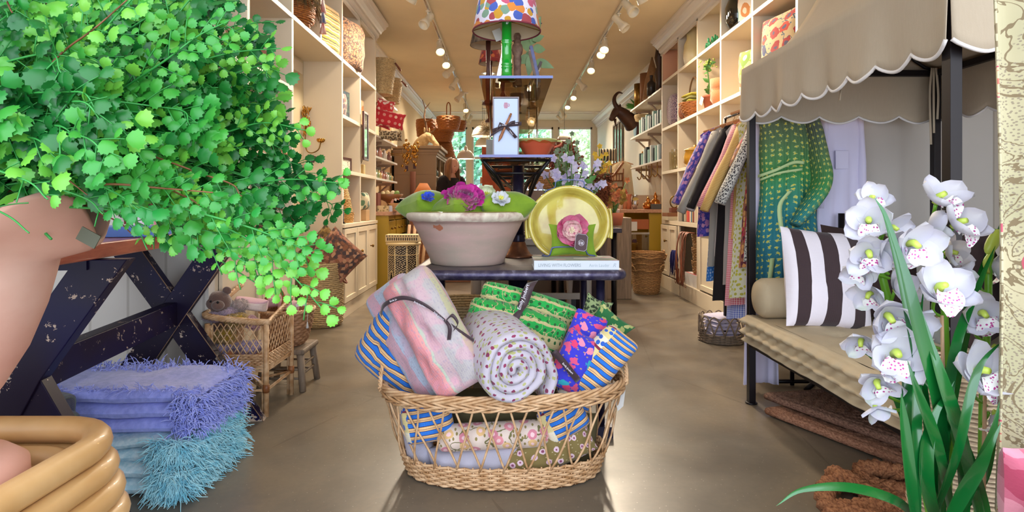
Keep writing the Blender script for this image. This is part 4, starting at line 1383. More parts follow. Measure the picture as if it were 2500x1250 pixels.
lettering('Emily Joubert', .019, M_WHITEINK, o, T(*P(1270, 757, 2.222)) @ R('Y', radians(-70)) @ FRONT)
lettering('Joubert', .019, M_WHITEINK, o, T(*P(1243, 829, 2.195)) @ R('Y', radians(-70)) @ FRONT)
def rolled(rout, th, ln, turns, tail, b=None):
 b = b or B()
 path = []
 N = int(turns * 26)
 for i in range(N + 1):
  s = i / N
  a = -turns * 2 * pi * (1 - s)
  r_ = .012 + (rout - th / 2 - .012) * s
  r_ *= 1 + .03 * sin(3 * a + 1) + .02 * sin(5 * a)
  path.append((r_ * cos(-a), r_ * sin(-a)))
 last = path[-1]
 for k in range(1, 9):
  path.append((last[0] + .012 * sin(k * .8) + .02 * (k / 8), last[1] - tail * k / 8))
 m = len(path)
 cs = [(-.5, .012), (-.38, .002), (-.1, -.006), (.1, -.006), (.38, .002), (.5, .012), (.5, ln * .5), (.5, ln), (-.5, ln), (-.5, ln * .5)]
 vs, uv = [], []
 L = 0
 for i, (x, z) in enumerate(path):
  a0 = path[max(0, i - 1)]; a1 = path[min(m - 1, i + 1)]
  d = Vector((a1[0] - a0[0], a1[1] - a0[1])).normalized()
  nx, nz = -d.y, d.x
  if i: L += math.hypot(x - path[i - 1][0], z - path[i - 1][1])
  tt = th * (1 + .12 * noise.noise(Vector((L * 18, 2, 0))))
  for k, (o_, y) in enumerate(cs):
   yy = y + (.006 * noise.noise(Vector((L * 14, 0, 1))) if y < .1 else 0)
   vs.append((x + nx * o_ * tt, yy, z + nz * o_ * tt)); uv.append((L, o_ * tt * 1.4 if k < 6 else y + .02))
 c = len(cs)
 fs = [(i * c + k, i * c + (k + 1) % c, (i + 1) * c + (k + 1) % c, (i + 1) * c + k) for i in range(m - 1) for k in range(c)]
 fs += [tuple(range(c - 1, -1, -1)), tuple((m - 1) * c + k for k in range(c))]
 b.add(vs, fs, 0, True, uv)
 return b
o = one('rolled_quilt', rolled(.150, .034, .34, 3.6, .16), M_BUD, 'white rolled-up quilt printed with little burgundy buds, resting on the basket rim', 'quilt', (0, 0, 0))
pc = P(1262, 905, 2.0)
o.matrix_world = T(*pc) @ R('Z', radians(20)) @ R('X', radians(7)) @ S(.97, 1, .97)
soft('folded_quilt', 'bright blue rose-printed quilt folded upright at basket right', 'quilt', 1418, 838, 2.28, .15, .27, .07, 24, M_BLUEF, 0, 8, 11, sq=3, pinch=.1, wr=.008)
soft('folded_quilt', 'bright blue rose-printed quilt, lower front fold beside the rolled one', 'quilt', 1402, 885, 2.18, .15, .24, .08, 28, M_BLUEF, 0, 10, 12, sq=3, pinch=.08, wr=.008)
rb = B().ribbon(smoothpath([P(1352, 858, 2.10), P(1372, 880, 2.11), P(1392, 905, 2.12), P(1412, 930, 2.14)], 4), .024, Vector((.7, 0, .6)))
o = one('ribbon', rb, M_RIBBON, 'brown ribbon band round the blue rose-printed quilt', 'ribbon', (0, 0, 0), solid=.0012)
lettering('Emily Joubert', .010, M_WHITEINK, o, T(*P(1372, 888, 2.10)) @ R('Y', radians(46)) @ FRONT)
soft('folded_quilt', 'blue and tan striped quilt with motif border curving at basket right', 'quilt', 1452, 898, 2.20, .155, .36, .10, 38, M_STRIPE_B, 0, -4, 13, sq=3.5, tuft=(1, 4), bend=bnd(.4))
soft('printed_cushion', 'green leaf-printed cushion peeking out behind at basket right', 'cushion', 1478, 806, 2.42, .18, .18, .07, 40, M_LEAFG, 0, 0, 14, pinch=.16, sq=2)
soft('printed_cushion', 'olive cushion with black vine print behind the blue quilt', 'cushion', 1446, 778, 2.46, .12, .20, .06, 22, M_VINEG, 0, 0, 15, pinch=.16, sq=2)
soft('folded_quilt', 'end of a blue striped quilt seen through the left of the lattice', 'quilt', 1045, 1030, 2.17, .20, .15, .10, -12, M_STRIPE_B, 0, -6, 16, sq=3)
soft('folded_quilt', 'end of a blue striped quilt seen through the right of the lattice', 'quilt', 1375, 1022, 2.16, .18, .14, .09, -28, M_STRIPE_B, 0, 6, 17, sq=3)
b = B().lathe([(.001, -.21), (.035, -.205), (.047, -.19), (.05, -.15), (.049, 0), (.05, .15), (.046, .19), (.033, .205), (.001, .21)], 28, M=R('Y', pi / 2))
o = one('bolster', b, M_BOLS, 'cream floral bolster cushion lying mid-height inside the basket', 'cushion', (0, 0, 0)); o.matrix_world = T(*P(1203, 1063, 2.15)) @ R('Y', radians(-3))
soft('linen_cushion', 'lavender grey linen cushion standing at the left inside the basket', 'cushion', 1022, 1080, 2.24, .11, .24, .09, -12, M_LAV, 0, -10, 18, sq=2.4)
soft('linen_cushion', 'lavender grey linen cushion lying below the floral bolster', 'cushion', 1178, 1118, 2.20, .42, .135, .16, -9, M_LAV, 0, 0, 19, sq=2.6)
soft('printed_cushion', 'olive daisy-printed cushion low at the right inside the basket', 'cushion', 1315, 1110, 2.17, .44, .14, .10, -22, M_OLIVE, 0, 4, 20, sq=3)
soft('printed_cushion', 'plain dark olive cushion at the far right inside the basket', 'cushion', 1405, 1085, 2.30, .16, .26, .12, 10, M_DKOL, 0, 20, 21, sq=2.6)
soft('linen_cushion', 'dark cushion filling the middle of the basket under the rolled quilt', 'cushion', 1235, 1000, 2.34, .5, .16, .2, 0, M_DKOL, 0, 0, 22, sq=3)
t = thing('price_tag', 'white swing tag hanging from the right rim of the lattice basket', 'tag', P(1515, 972, 2.24))
A = R('Y', radians(12))
obj('card', B().prism([(-.015, .03), (.012, .036), (.017, -.028), (0, -.052), (-.016, -.02)], .001, M=A), M_PAPER, t)
obj('string', B().tube(smoothpath([(-.004, 0, .034), (-.02, 0, .055), (-.04, -.01, .06), (-.045, .01, .055)], 4), .0012, 5), M_PAPER, t)
# --- things under and behind the zinc table
b = weave([(.11, 0), (.155, .03), (.175, .20), (.17, .24)], 22, 30, .003)
t = thing('straw_basket', 'pale grass basket with red leather straps on the floor behind the pink quilts', 'basket', (PX(1130, 3.35), 3.52, 0))
obj('basket_body', weave([(.17, 0), (.21, .03), (.235, .42), (.23, .46)], 30, 30, .003), M_PALESTRAW, t)
for x in (-.07, .04):
 p = smoothpath([(x, -.235, .42), (x + .01, -.245, .36), (x + .02, -.24, .27), (x + .07, -.235, .20), (x + .10, -.23, .26), (x + .09, -.235, .36)], 5)
 obj('strap', B().ribbon(p, .022, Vector((1, 0, .2))), pm('red_leather', '#a3523c', .5), t, solid=.003)
t = thing('leather_bag', 'red-brown leather bag on the floor behind the green quilts', 'bag', (PX(1372, 3.4), 3.45, 0))
obj('bag_body', pillow(.26, .30, .16, 12, .05, 4, 3, .008, M=T(0, 0, .16)), M_LEATHER, t)
obj('strap', B().ribbon(smoothpath([(-.1, 0, .29), (-.05, 0, .40), (.05, 0, .40), (.1, 0, .29)], 5), .03, Vector((0, 1, 0))), M_LEATHER, t, solid=.003)
# --- trestle table on the left
def m_chip():
 n = NM('chipped_navy_paint', .45)
 a = n.noise(16, 6, rough=.75)
 sp = n.sep()
 low = n.math('MULTIPLY', n.math('MAXIMUM', n.math('SUBTRACT', .12, sp[2]), 0), 1.6)
 k = n.math('GREATER_THAN', n.math('ADD', a, low), .625)
 c = n.mix(n.ramp(n.noise(3, 2), [(.4, (0, 0, 0, 1)), (.6, (1, 1, 1, 1))]), hx('#0b0636'), hx('#170d24'))
 c = n.mix(k, c, hx('#b8a494'))
 sc = n.math('LESS_THAN', n.vor(30), .06)
 c = n.mix(sc, c, hx('#c8b8b0'))
 n.col(c)
 n.bump(n.math('SUBTRACT', 1, k), .4, .003)
 n.b.inputs['Specular IOR Level'].default_value = .25
 return n.m
M_CHIP = m_chip()
M_EDGEW = pm('bare_wood_edge', '#9a7a60', .6, var=.3, vs=40)
M_REDW = wood('reddish_tabletop', '#8a3f30', '#b8684e', 3, 1, .35, .4)
t = thing('trestle_table', 'long table with chipped dark navy X-shaped trestles under a reddish wooden top', 'table', (-1.52, 2.2, 0))
ang = atan2(-1.587 + 1.44, 2.74 - 1.7)
A = T(-1.44, 1.7, 0) @ R('Z', -ang)
A = T(-1.44, 1.7, 0) @ R('Z', atan2(.147, 1.04))
obj('tabletop', B().box(-.36, .235, -.38, 1.12, .888, .935, M=A), M_REDW, t, world=True, bevel=.004)
ZT = .885
for k, yy in ((0, 0), (1, 1.045)):
 b = B()
 w_, d_ = .062, .055
 for sx in (-1, 1):
  pts = [(sx * .235 - w_ * 1.15, ZT), (sx * .235 + w_ * 1.15, ZT), (0 + w_ * 1.1 * (1 if True else 1), .53), (-sx * (.345 if k else .27) + w_ * 1.15, 0), (-sx * (.345 if k else .27) - w_ * 1.15, 0), (-w_ * 1.1, .53)]
  yo = -d_ / 2 * sx * .12
  o = obj('trestle_leg', B().prism(pts, d_ * (1 if sx > 0 else .94), M=A @ T(0, yy + yo, 0)), M_CHIP, t, world=True, bevel=.0025)
  o.data.materials.append(M_EDGEW)
  if k:
   e = B().tube([A @ Vector((p[0], yy - d_ / 2 - .001, p[1])) for p in (pts[1], pts[2], pts[3])], .0022, 4)
   obj('worn_edge', e, M_EDGEW, t, world=True)
obj('stretcher', B().box(-.028, .028, .03, 1.02, .475, .585, M=A), M_CHIP, t, world=True, bevel=.003)
for y_ in (-.04, 1.0): obj('cross_cleat', B().box(-.30, .20, y_, y_ + .08, ZT - .03, ZT + .003, M=A), M_CHIP, t, world=True)
def on(name, b, m, label, cat, x, y, z, rz=0, group=None, **k):
 return one(name, b, m, label, cat, (x, y, z), rz, group, **k)
on('book', B().box(-.12, .12, -.09, .09, 0, .035), pm('blue_cover', '#5b7fd0', .5), 'blue-covered book lying on the reddish table beside the fern', 'book', -1.36, 2.05, .936, 12, bevel=.002)
on('book', B().box(-.11, .11, -.08, .08, 0, .03), M_PAPER, 'white book on the reddish table behind the blue-covered one', 'book', -1.50, 2.36, .936, -8, bevel=.002)
for i, (x, y) in enumerate(((-1.42, 2.25), (-1.34, 2.45), (-1.52, 2.6))):
 on('soap_box', B().box(-.04, .04, -.03, .03, 0, .07), floral('soap_print%d' % i, '#e8e0ee', ['#d0507c', '#7a5ad0', '#d89ab0'], 40, .4, coord='Object'),
 'small floral printed box on the reddish table, %s from the front' % ('first', 'second', 'third')[i], 'box', x, y, .936, 15 * i, group='floral boxes on the reddish table')
t = thing('table_lamp', 'table lamp with cream toile-printed shade on the reddish table behind the fern', 'lamp', (-1.41, 2.68, .936))
obj('lamp_base', B().lathe([(.001, 0), (.055, 0), (.05, .02), (.02, .05), (.05, .16), (.065, .26), (.05, .36), (.018, .44), (.012, .50), (.012, .84), (.001, .84)], 24, caps=False), pm('red_print_ceramic', '#a8382c', .25, var=.4, vs=20, c2='#3b3f80', coat=.5), t)
M_TOILE = floral('toile_print', '#cdbb9c', ['#8f7c60', '#a8906c'], 14, .38, vine='#8c7858', coord='Object', jag=.4)
so = obj('lamp_shade', B().lathe([(.105, .82), (.075, 1.0)], 36, caps=False), M_TOILE, t, solid=.002)
obj('trim', B().tube([(.106 * cos(a * pi / 18), .106 * sin(a * pi / 18), .82) for a in range(36)], .0025, 5, closed=True), pm('rust_trim', '#8a4a34', .7), so)
on('hanging_textile', pillow(.30, .34, .05, 12, .04, 3, 9, .006), floral('purple_paisley', '#4a2c48', ['#b8622c', '#2c3f78', '#c8a05c'], 26, .42, jag=.4),
 'purple and orange patterned cushion standing on the table behind the toile lamp', 'cushion', -1.72, 2.74, 1.70, 0)
on('picture_board', B().box(-.20, .20, -.01, .01, 0, .60), pm('dark_red_board', '#6a1c1c', .6), 'tall dark red board leaning upright on the table behind the lamp', 'board', -1.66, 2.80, .936, 0)
# --- fringed throws under the table
def fringe(pts_fn, n, ln, r, mat, parent, seed=1, spread=.38, name='fringe'):
 rnd = random.Random(seed)
 b = B()
 for i in range(n):
  p, d = pts_fn(rnd)
  d = Vector(d).normalized()
  s = Vector((rnd.gauss(0, spread), rnd.gauss(0, spread), rnd.gauss(0, spread)))
  L_ = ln * rnd.uniform(.6, 1.25)
  a = Vector(p)
  q = [a, a + (d + s * .3) * L_ * .4, a + (d + s * .8) * L_ * .75 + Vector((0, 0, -.1 * L_)), a + (d + s) * L_ + Vector((0, 0, -.35 * L_))]
  for k in range(4):
   if q[k].z < .003: q[k].z = .003
  b.tube(q, [r, r, r * .9, r * .5], 4)
 o = obj(name, b, mat, parent, world=True)
 o['kind'] = 'stuff'
 return o
M_BLUET = pm('periwinkle_yarn', '#8490e0', .95, var=.3, vs=50, c2='#9ca4f0', bump=.5, bs=240, sheen=.4)
M_BLUEFR = pm('periwinkle_fringe', '#8c98ec', .95, var=.35, vs=30, c2='#b0b8fa', sheen=.4)
M_AQUAT = pm('aqua_yarn', '#9fc4d4', .95, var=.2, vs=60, c2='#c8dbe4', bump=.4, bs=240)
M_AQUAFR = pm('aqua_fringe', '#78c8e0', .95, var=.4, vs=24, c2='#b8e8f2', sheen=.4)
def throw(label, x0, x1, y0, y1, z0, z1, mt, mf, seed, nfr, ln, fsides, lay=3):
 cx_, cy_ = (x0 + x1) / 2, (y0 + y1) / 2
 t = thing('fringed_throw', label, 'throw', (cx_, cy_, z0), group=None)
 b = folded(x1 - x0, y1 - y0, z1 - z0, lay, seed, n=22)
 b.v = [(x, y, z + .012 * noise.noise(Vector((x * 7, y * 7, seed))) * (z / (z1 - z0)) + .010 * (x / (x1 - x0) + .2)) for x, y, z in b.v]
 obj('folded_cloth', b, mt, t)
 def pf(rnd):
  sd = rnd.choice(fsides)
  z = rnd.uniform(z0 + .01, z1 - .01)
  k = rnd.random()
  bulge = .02 * sin(pi * ((z - z0) / (z1 - z0) * lay % 1))
  if sd == 'r': return (x1 - .015 + bulge, y0 + (y1 - y0) * k, z), (1, rnd.uniform(-.6, .2), rnd.uniform(-.3, .7))
  if sd == 'f': return (x0 + (x1 - x0) * k, y0 + .012 - bulge, z), (rnd.uniform(-.3, .5), -1, rnd.uniform(-.3, .5))
  if sd == 'fr': return (x1 - .10 * k, y0 + .01, z), (rnd.uniform(-.1, .8), -.8, rnd.uniform(-.2, .7))
  if sd == 't': return (x0 + (x1 - x0) * k, y1 - rnd.uniform(.0, .12), z1 - .004), (rnd.uniform(-.8, .8), rnd.uniform(-.5, .5), 1)
  return (x0 + (x1 - x0) * k, y0 + .03 + .04 * rnd.random(), z1 - .01), (rnd.uniform(-.5, .5), -.6, .5)
 fringe(pf, int(nfr * 1.4), ln, .0019, mf, t, seed)
 return t
throw('periwinkle blue fringed throw folded on top of the floor pile', -1.86, -1.13, 2.10, 2.48, .195, .36, M_BLUET, M_BLUEFR, 2, 1500, .034, ['r', 'r', 'fr', 'tf', 't', 'r'])
throw('aqua fringed throw folded at the bottom of the floor pile', -1.80, -1.16, 2.04, 2.46, 0.0, .105, M_AQUAT, M_AQUAFR, 3, 1900, .05, ['r', 'fr', 'fr', 'r'], 2)
throw('pale aqua fringed throw in the middle of the floor pile', -1.80, -1.18, 2.07, 2.46, .105, .198, M_AQUAT, M_AQUAFR, 4, 1700, .05, ['r', 'fr', 'r'], 2)
M_DKSTR = stripes('dark_stripe_throw', [(0, '#1c2340'), (.4, '#22405a'), (.6, '#3b4a2c'), (.8, '#16203a')], .03, 0)
soft('folded_throw', 'dark blue-green striped throw folded on the floor by the near trestle', 'throw', 30, 1010, 1.98, .34, .12, .30, 6, M_DKSTR, 0, 0, 31, sq=4)
soft('folded_throw', 'dark striped throw under the top one by the near trestle', 'throw', 36, 1120, 1.95, .36, .30, .30, 0, M_DKSTR, 0, 0, 32, sq=4)
# --- little wicker armchair with toys
t = thing('wicker_armchair', "child's cane armchair with lattice side, heaped with knitted toys", 'chair', (-1.33, 2.98, 0))
X0, X1, Y0, Y1 = -1.475, -1.185, 2.83, 3.16
ZS, ZA = .27, .47
for i, (x, y) in enumerate(((X1, Y0), (X0, Y0), (X1, Y1), (X0, Y1))):
 obj('leg', B().cyl((x, y, 0), (x, y, ZA - .01), .013, n=10).cyl((x - .018 if x == X1 else x + .018, y + .006, 0), (x - .018 if x == X1 else x + .018, y + .006, ZA - .02), .008, n=8), M_CANE, t, world=True)
 obj('leg_binding', B().lathe([(.016, .12), (.017, .14), (.016, .16)], 10, M=T(x, y, 0)), M_DKCANE, t, world=True)
b = B()
for z, r_ in ((ZS - .03, .009), (ZS - .045, .006), (.13, .008)):
 b.tube([(X0, Y0, z), (X1, Y0, z), (X1, Y1, z), (X0, Y1, z)], r_, 8, closed=True)
b.tube([(X1 - .005, Y0, .15), (X1 - .10, Y0, ZS - .035)], .007, 8).tube([(X0 + .005, Y0, .15), (X0 + .09, Y0, ZS - .035)], .007, 8)
b.tube([(X1, Y0, .13), (X0, Y1, .13)], .007, 8).tube([(X1, Y1, .13), (X0, Y0, .13)], .007, 8)
obj('frame_rail', b, M_CANE, t, world=True)
b = B()
for r_ in range(7):
 z = ZS - .018 + r_ * .0085
 for (p, q) in (((X0, Y0), (X1, Y0)), ((X1, Y0), (X1, Y1))):
  n = 40
  dx, dy = q[0] - p[0], q[1] - p[1]
  L_ = math.hypot(dx, dy); nx, ny = dy / L_, -dx / L_
  b.tube([(p[0] + dx * i / n + nx * .004 * cos(pi * (i / 2 + r_)), p[1] + dy * i / n + ny * .004 * cos(pi * (i / 2 + r_)), z) for i in range(n + 1)], .0042, 5)
obj('woven_band', b, M_CANE, t, world=True)
b = B()
z0, z1 = ZS + .04, ZA - .01
for i in range(-3, 10):
 for sg in (-1, 1):
  for (p, q) in (((X0, Y0), (X1, Y0)), ((X1, Y0), (X1, Y1))):
   a, c = i / 9, i / 9 + sg * .33
   def cl(s0, s1):
    lo, hi = 0.0, 1.0
    pts = []
    for k in range(9):
     s = k / 8
     v_ = s0 + (s1 - s0) * s
     if 0 <= v_ <= 1: pts.append((p[0] + (q[0] - p[0]) * v_, p[1] + (q[1] - p[1]) * v_, z0 + (z1 - z0) * s))
    return pts
   pp = cl(a, c)
   if len(pp) > 1: b.tube(pp, .0028, 5)
obj('lattice', b, M_CANE, t, world=True)
pth = smoothpath([(X0 + .02, Y1, ZA + .14), (X0, Y0 + .1, ZA + .06), (X0 - .01, Y0, ZA + .03), (X1 - .12, Y0 - .005, ZA + .004), (X1, Y0, ZA - .004), (X1 + .004, Y0 + .05, ZA), (X1, Y1, ZA + .06)], 10)
obj('braided_arm', braid(lambda s: (pth[min(len(pth) - 1, int(s * (len(pth) - 1)))], Vector((0, -.7, .7)).normalized(), Vector((.3, .7, .7)).normalized()), len(pth) - 1, .0085, 4, .010, 14, closed=False), M_CANE, t, world=True)
obj('seat', B().box(X0, X1, Y0, Y1, ZS - .02, ZS), M_DKCANE, t, world=True)
M_BEAR = pm('brown_plush', '#6e5248', .95, var=.2, vs=30, bump=.6, bs=200, sheen=.5)
t = thing('teddy_bear', 'dark brown knitted teddy bear lying in the wicker armchair', 'toy', P(532, 738, 2.92))
t.scale = (1.15, 1.15, 1.15)
b = B().ell((0, 0, 0), (.058, .052, .05), 20, 14).ell((.022, -.045, -.006), (.028, .022, .022), 14, 10)
b.ell((-.045, 0, .04), (.020, .012, .020), 12, 8).ell((.035, .01, .05), (.020, .012, .018), 12, 8).ell((-.02, .05, -.09), (.07, .06, .07), 16, 10)
obj('bear_body', b, M_BEAR, t)
obj('eye', B().ell((.030, -.060, .010), .006, 8, 6), M_BLACK, t); obj('eye', B().ell((-.006, -.050, .012), .005, 8, 6), M_BLACK, t)
def fluffy(name, label, u, v, y, rad, m, n, seed, ln=.012, r=.0012, lumps=4):
 rnd = random.Random(seed)
 p = P(u, v, y)
 t = thing(name, label, 'toy', p)
 b = B()
 cs = []
 for i in range(lumps):
  c = Vector((rnd.uniform(-.7, .7) * rad[0], rnd.uniform(-.3, .3) * rad[1], rnd.uniform(-.4, .4) * rad[2]))
  cs.append(c)
  b.ell(c, (rad[0] * .6, rad[1] * .6, rad[2] * .6), 12, 8)
 obj('body', b, m, t)
 f = B()
 for i in range(n * 2):
  c = rnd.choice(cs)
  d = Vector((rnd.gauss(0, 1), rnd.gauss(0, 1), rnd.gauss(0, 1))).normalized()
  a = c + Vector((d.x * rad[0] * .58, d.y * rad[1] * .58, d.z * rad[2] * .58))
  f.tube([a, a + d * ln * .6, a + d * ln + Vector((rnd.gauss(0, .004), 0, -.004))], [r, r, r * .5], 3)
 o = obj('pile', f, m, t); o['kind'] = 'stuff'
 return t
fluffy('plush_toy', 'fluffy mauve plush toy in the wicker armchair in front of the bear', 535, 768, 2.90, (.065, .05, .035), pm('mauve_plush', '#b49aae', .95, sheen=.6), 700, 4)
fluffy('plush_toy', 'fluffy grey-pink plush toy beside the bear in the wicker armchair', 572, 752, 2.96, (.05, .05, .045), pm('grey_plush', '#a8928c', .95, sheen=.6), 500, 5)
fluffy('plush_toy', 'mustard yellow fluffy toy in the wicker armchair', 577, 782, 2.88, (.05, .04, .04), pm('mustard_plush', '#b08c2c', .95, sheen=.6), 600, 6)
fluffy('plush_toy', 'mustard fluffy toy seen behind the lattice of the wicker armchair', 560, 815, 2.93, (.07, .05, .045), pm('mustard_plush', '#b08c2c', .95), 500, 7)
fluffy('plush_toy', 'lilac fluffy toy low behind the lattice of the wicker armchair', 600, 845, 2.93, (.08, .05, .04), pm('lilac_plush', '#b8aac8', .95), 500, 8)
fluffy('plush_toy', 'lilac fluffy toy at the left behind the lattice of the wicker armchair', 530, 848, 2.95, (.06, .05, .04), pm('lilac_plush', '#b8aac8', .95), 400, 9)
fluffy('plush_toy', 'white and pink fluffy toy at the front corner of the wicker armchair', 618, 790, 2.90, (.04, .04, .04), pm('pink_plush', '#c8a4ac', .95), 400, 10)
soft('folded_blanket', 'pale pink and cream folded knitted blanket above the wicker armchair', 'blanket', 614, 742, 3.06, .17, .06, .14, 8, stripes('pink_cream_knit', [(0, '#d8c4bc'), (.5, '#c89cac')], .09, 1), 0, 0, 41, sq=3)
# --- handled basket on a rustic stool
t = thing('stool', 'small rustic grey-brown wooden stool under the handled basket', 'stool', (-1.26, 3.33, 0))
M_RUST = wood('weathered_stool', '#6a5a4c', '#9a8672', 3, 2, .7)
obj('seat', B().box(-.13, .13, -.13, .13, .205, .235), M_RUST, t, bevel=.01)
for x in (-.10, .10):
 for y in (-.10, .10):
  obj('leg', B().tube([(x * 1.22, y * 1.22, 0), (x, y, .21)], [.018, .021], 10), M_RUST, t)
b = B()
for z in (.07, .12):
 for s in (-1, 1):
  b.cyl((-.11, s * .11, z), (.11, s * .11, z), .007, n=6).cyl((s * .11, -.11, z + .02), (s * .11, .11, z + .02), .007, n=6)
obj('rung', b, M_RUST, t)
t = thing('wicker_basket', 'brown split-wicker basket with hoop handle on the rustic stool', 'basket', (-1.27, 3.33, .236))
obj('basket_body', weave([(.085, 0), (.11, .03), (.135, .12), (.145, .20)], 14, 34, .006, res=6, rr=3), pm('split_wicker', '#b08460', .6, var=.4, vs=20, c2='#8a6040', stretch=(1, 1, 4)), t)
obj('basket_rim', braid(lambda s: (Vector((.146 * cos(2 * pi * s), .146 * sin(2 * pi * s), .203)), Vector((cos(2 * pi * s), sin(2 * pi * s), 0)), Vector((0, 0, 1))), 90, .006, 3, .007, 16), M_CANE, t)
hp = smoothpath([(-.03, -.14, .16), (-.05, -.12, .27), (-.06, 0, .335), (-.05, .12, .27), (-.03, .14, .16)], 10)
hp = smoothpath([(-.145, 0, .17), (-.13, -.02, .28), (-.07, -.03, .335), (.0, -.04, .30), (.02, -.05, .20)], 10)
hp = smoothpath([(-.14, .03, .17), (-.12, 0, .28), (-.06, -.03, .33), (.0, -.06, .29), (.01, -.13, .19)], 10)
obj('handle', braid(lambda s: (hp[min(len(hp) - 1, int(s * (len(hp) - 1)))], Vector((0, 1, 0)), Vector((.3, 0, 1)).normalized()), len(hp) - 1, .007, 3, .0075, 7, closed=False), M_DKCANE, t)
soft('folded_blanket', 'pale pink baby cloth folded in the handled basket, right side', 'cloth', 705, 745, 3.33, .12, .06, .12, 6, pm('pale_pink_cloth', '#cfa6a8', .9, bump=.3), 0, 0, 42, sq=2.4)
soft('folded_blanket', 'mauve pink cloth bunched at the left of the handled basket', 'cloth', 668, 738, 3.38, .10, .06, .10, -8, pm('mauve_cloth', '#c09aa4', .9, bump=.3), 0, 0, 43, sq=2.4)
t = thing('price_tag', 'white card tag with tassel string hanging from the handled basket', 'tag', P(735, 744, 3.20))
obj('card', B().box(-.03, .03, -.001, .001, -.008, .008, M=R('Y', -.15)), M_PAPER, t)
obj('string', B().tube(smoothpath([(.03, 0, .005), (.037, 0, -.03), (.035, 0, -.10)], 4), .0012, 5).lathe([(.002, 0), (.009, -.035), (.001, -.035)], 8, M=T(.035, 0, -.095)), M_PAPER, t)
# --- tall straw basket of paisley cushions in the niche
t = thing('straw_basket', 'tall round straw basket holding brown paisley cushions in the left niche', 'basket', (-1.60, 4.98, 0))
obj('basket_body', weave([(.15, 0), (.175, .03), (.18, .25), (.19, .55)], 34, 28, .0035, res=4), M_PALESTRAW, t)
obj('handle', B().tube(smoothpath([(.185, -.05, .40), (.21, -.02, .37), (.21, .02, .37), (.185, .05, .40)], 5), .008, 6), M_LEATHER, t)
M_PAIS = floral('brown_paisley', '#6e4a3c', ['#a8705a', '#4a3a3c', '#8c5a40', '#b88a6c'], 34, .55, rand=1, jag=.5)
M_PAIS2 = floral('olive_paisley', '#6a5230', ['#8a6a38', '#4a3c28', '#a0824c'], 34, .55, rand=1, jag=.5)
soft('paisley_cushion', 'olive brown paisley cushion, rear one in the tall straw basket', 'cushion', 795, 620, 5.08, .38, .38, .09, 45, M_PAIS2, 0, 0, 51, pinch=.05, sq=2, wr=.006)
soft('paisley_cushion', 'brown paisley cushion, front one in the tall straw basket', 'cushion', 820, 628, 4.94, .38, .38, .10, 43, M_PAIS, -4, 6, 52, pinch=.05, sq=2, wr=.006)
soft('paisley_cushion', 'reddish brown paisley cushion at the left of the tall straw basket', 'cushion', 775, 640, 4.96, .34, .34, .09, 50, M_PAIS, -4, -12, 53, pinch=.05, sq=2, wr=.006)
# --- gilt wheat sconce in the niche
t = thing('wall_sconce', 'gilt wheat-sheaf and flower wall sconce on the niche side panel', 'sconce', P(760, 340, 5.17))
b = B()
def l(u, v, dy=-.03):
 p = P(u, v, 5.17) - P(760, 340, 5.17); return (p.x, dy, p.z)
b.tube(smoothpath([l(748, 262), l(750, 310), l(748, 345), l(752, 368), l(764, 374), l(780, 366), l(786, 348)], 5), .005, 6)
obj('stem', b, M_OLDBRASS, t)
rnd = random.Random(4); b = B()
for i in range(46):
 u, v = 750 + rnd.uniform(-9, 10), rnd.uniform(262, 330)
 a = Vector(l(u, v, -.03 + rnd.uniform(-.02, .02)))
 b.ell(a, (.006, .006, .02), 6, 5, rot=R('Y', rnd.uniform(-.5, .5)))
obj('wheat_ears', b, M_BRASS, t)
b = B()
for k in range(7):
 a = 2 * pi * k / 7
 b.ell(Vector(l(786, 346)) + Vector((.022 * cos(a), .018 * sin(a), .008)), (.014, .01, .02), 8, 6, rot=R('Y', cos(a) * .7))
obj('flower_cup', b, M_BRASS, t)
o = one('price_tag', B().box(-.022, .022, -.001, .001, -.03, .03, M=R('Y', .35)), M_BROWNTAG, 'small dark tag hanging below the gilt wheat sconce', 'tag', P(764, 388, 5.12))
# --- contents of the left shelves
M_WASH = [pm('cloth_rose', '#c79a8c', .9, bump=.3), pm('cloth_cream', '#d8c0a4', .9, bump=.3), pm('cloth_sage', '#8e917c', .9, bump=.3), pm('cloth_mauve', '#a8848a', .9, bump=.3),
 pm('cloth_peach', '#dcae92', .9, bump=.3), pm('cloth_grey', '#8d8a90', .9, bump=.3)]
def pile(y, z, n, x=-1.60, w_=.26, d_=.22, h_=.035, cols=(0, 1, 2, 3), label='', seed=0):
 rnd = random.Random(seed)
 for i in range(n):
  m = M_WASH[cols[i % len(cols)]]
  b = folded(w_ * rnd.uniform(.9, 1), d_ * rnd.uniform(.9, 1), h_, 2, seed + i, n=10)
  pos = ('bottom one', 'second up', 'third up', 'fourth up', 'fifth up', 'top one')
  o = one('folded_scarf', b, m, 'folded %s scarf, %s %s' % (m.name[6:], 'top one' if i == n - 1 else pos[i], label), 'scarf',
    (x + rnd.uniform(-.01, .01), y + rnd.uniform(-.01, .01), z + i * (h_ + .002)), 90 + rnd.uniform(-6, 6), group='folded scarves on the left shelves')
pile(3.12, LZ[1] + .001, 5, cols=(1, 4, 0, 2, 3), label='at the near end of the middle left shelf', seed=1)
pile(3.52, LZ[1] + .001, 3, cols=(1, 4, 3), label='in the centre of the middle left shelf', seed=9)
pile(3.83, LZ[1] + .001, 3, cols=(4, 1, 5), label='beside the niche on the middle left shelf', seed=14)
pile(3.60, LZ[2] + .001, 4, cols=(2, 5, 1, 0), label='beside the niche on the higher left shelf', seed=20)
pile(3.12, LZ[2] + .001, 4, cols=(0, 3, 4, 1), label='at the near end of the higher left shelf', seed=25)
def item(name, b, m, label, cat, x, y, z, rz=90, **k):
 return one(name, b, m, label, cat, (x, y, z), rz, **k)
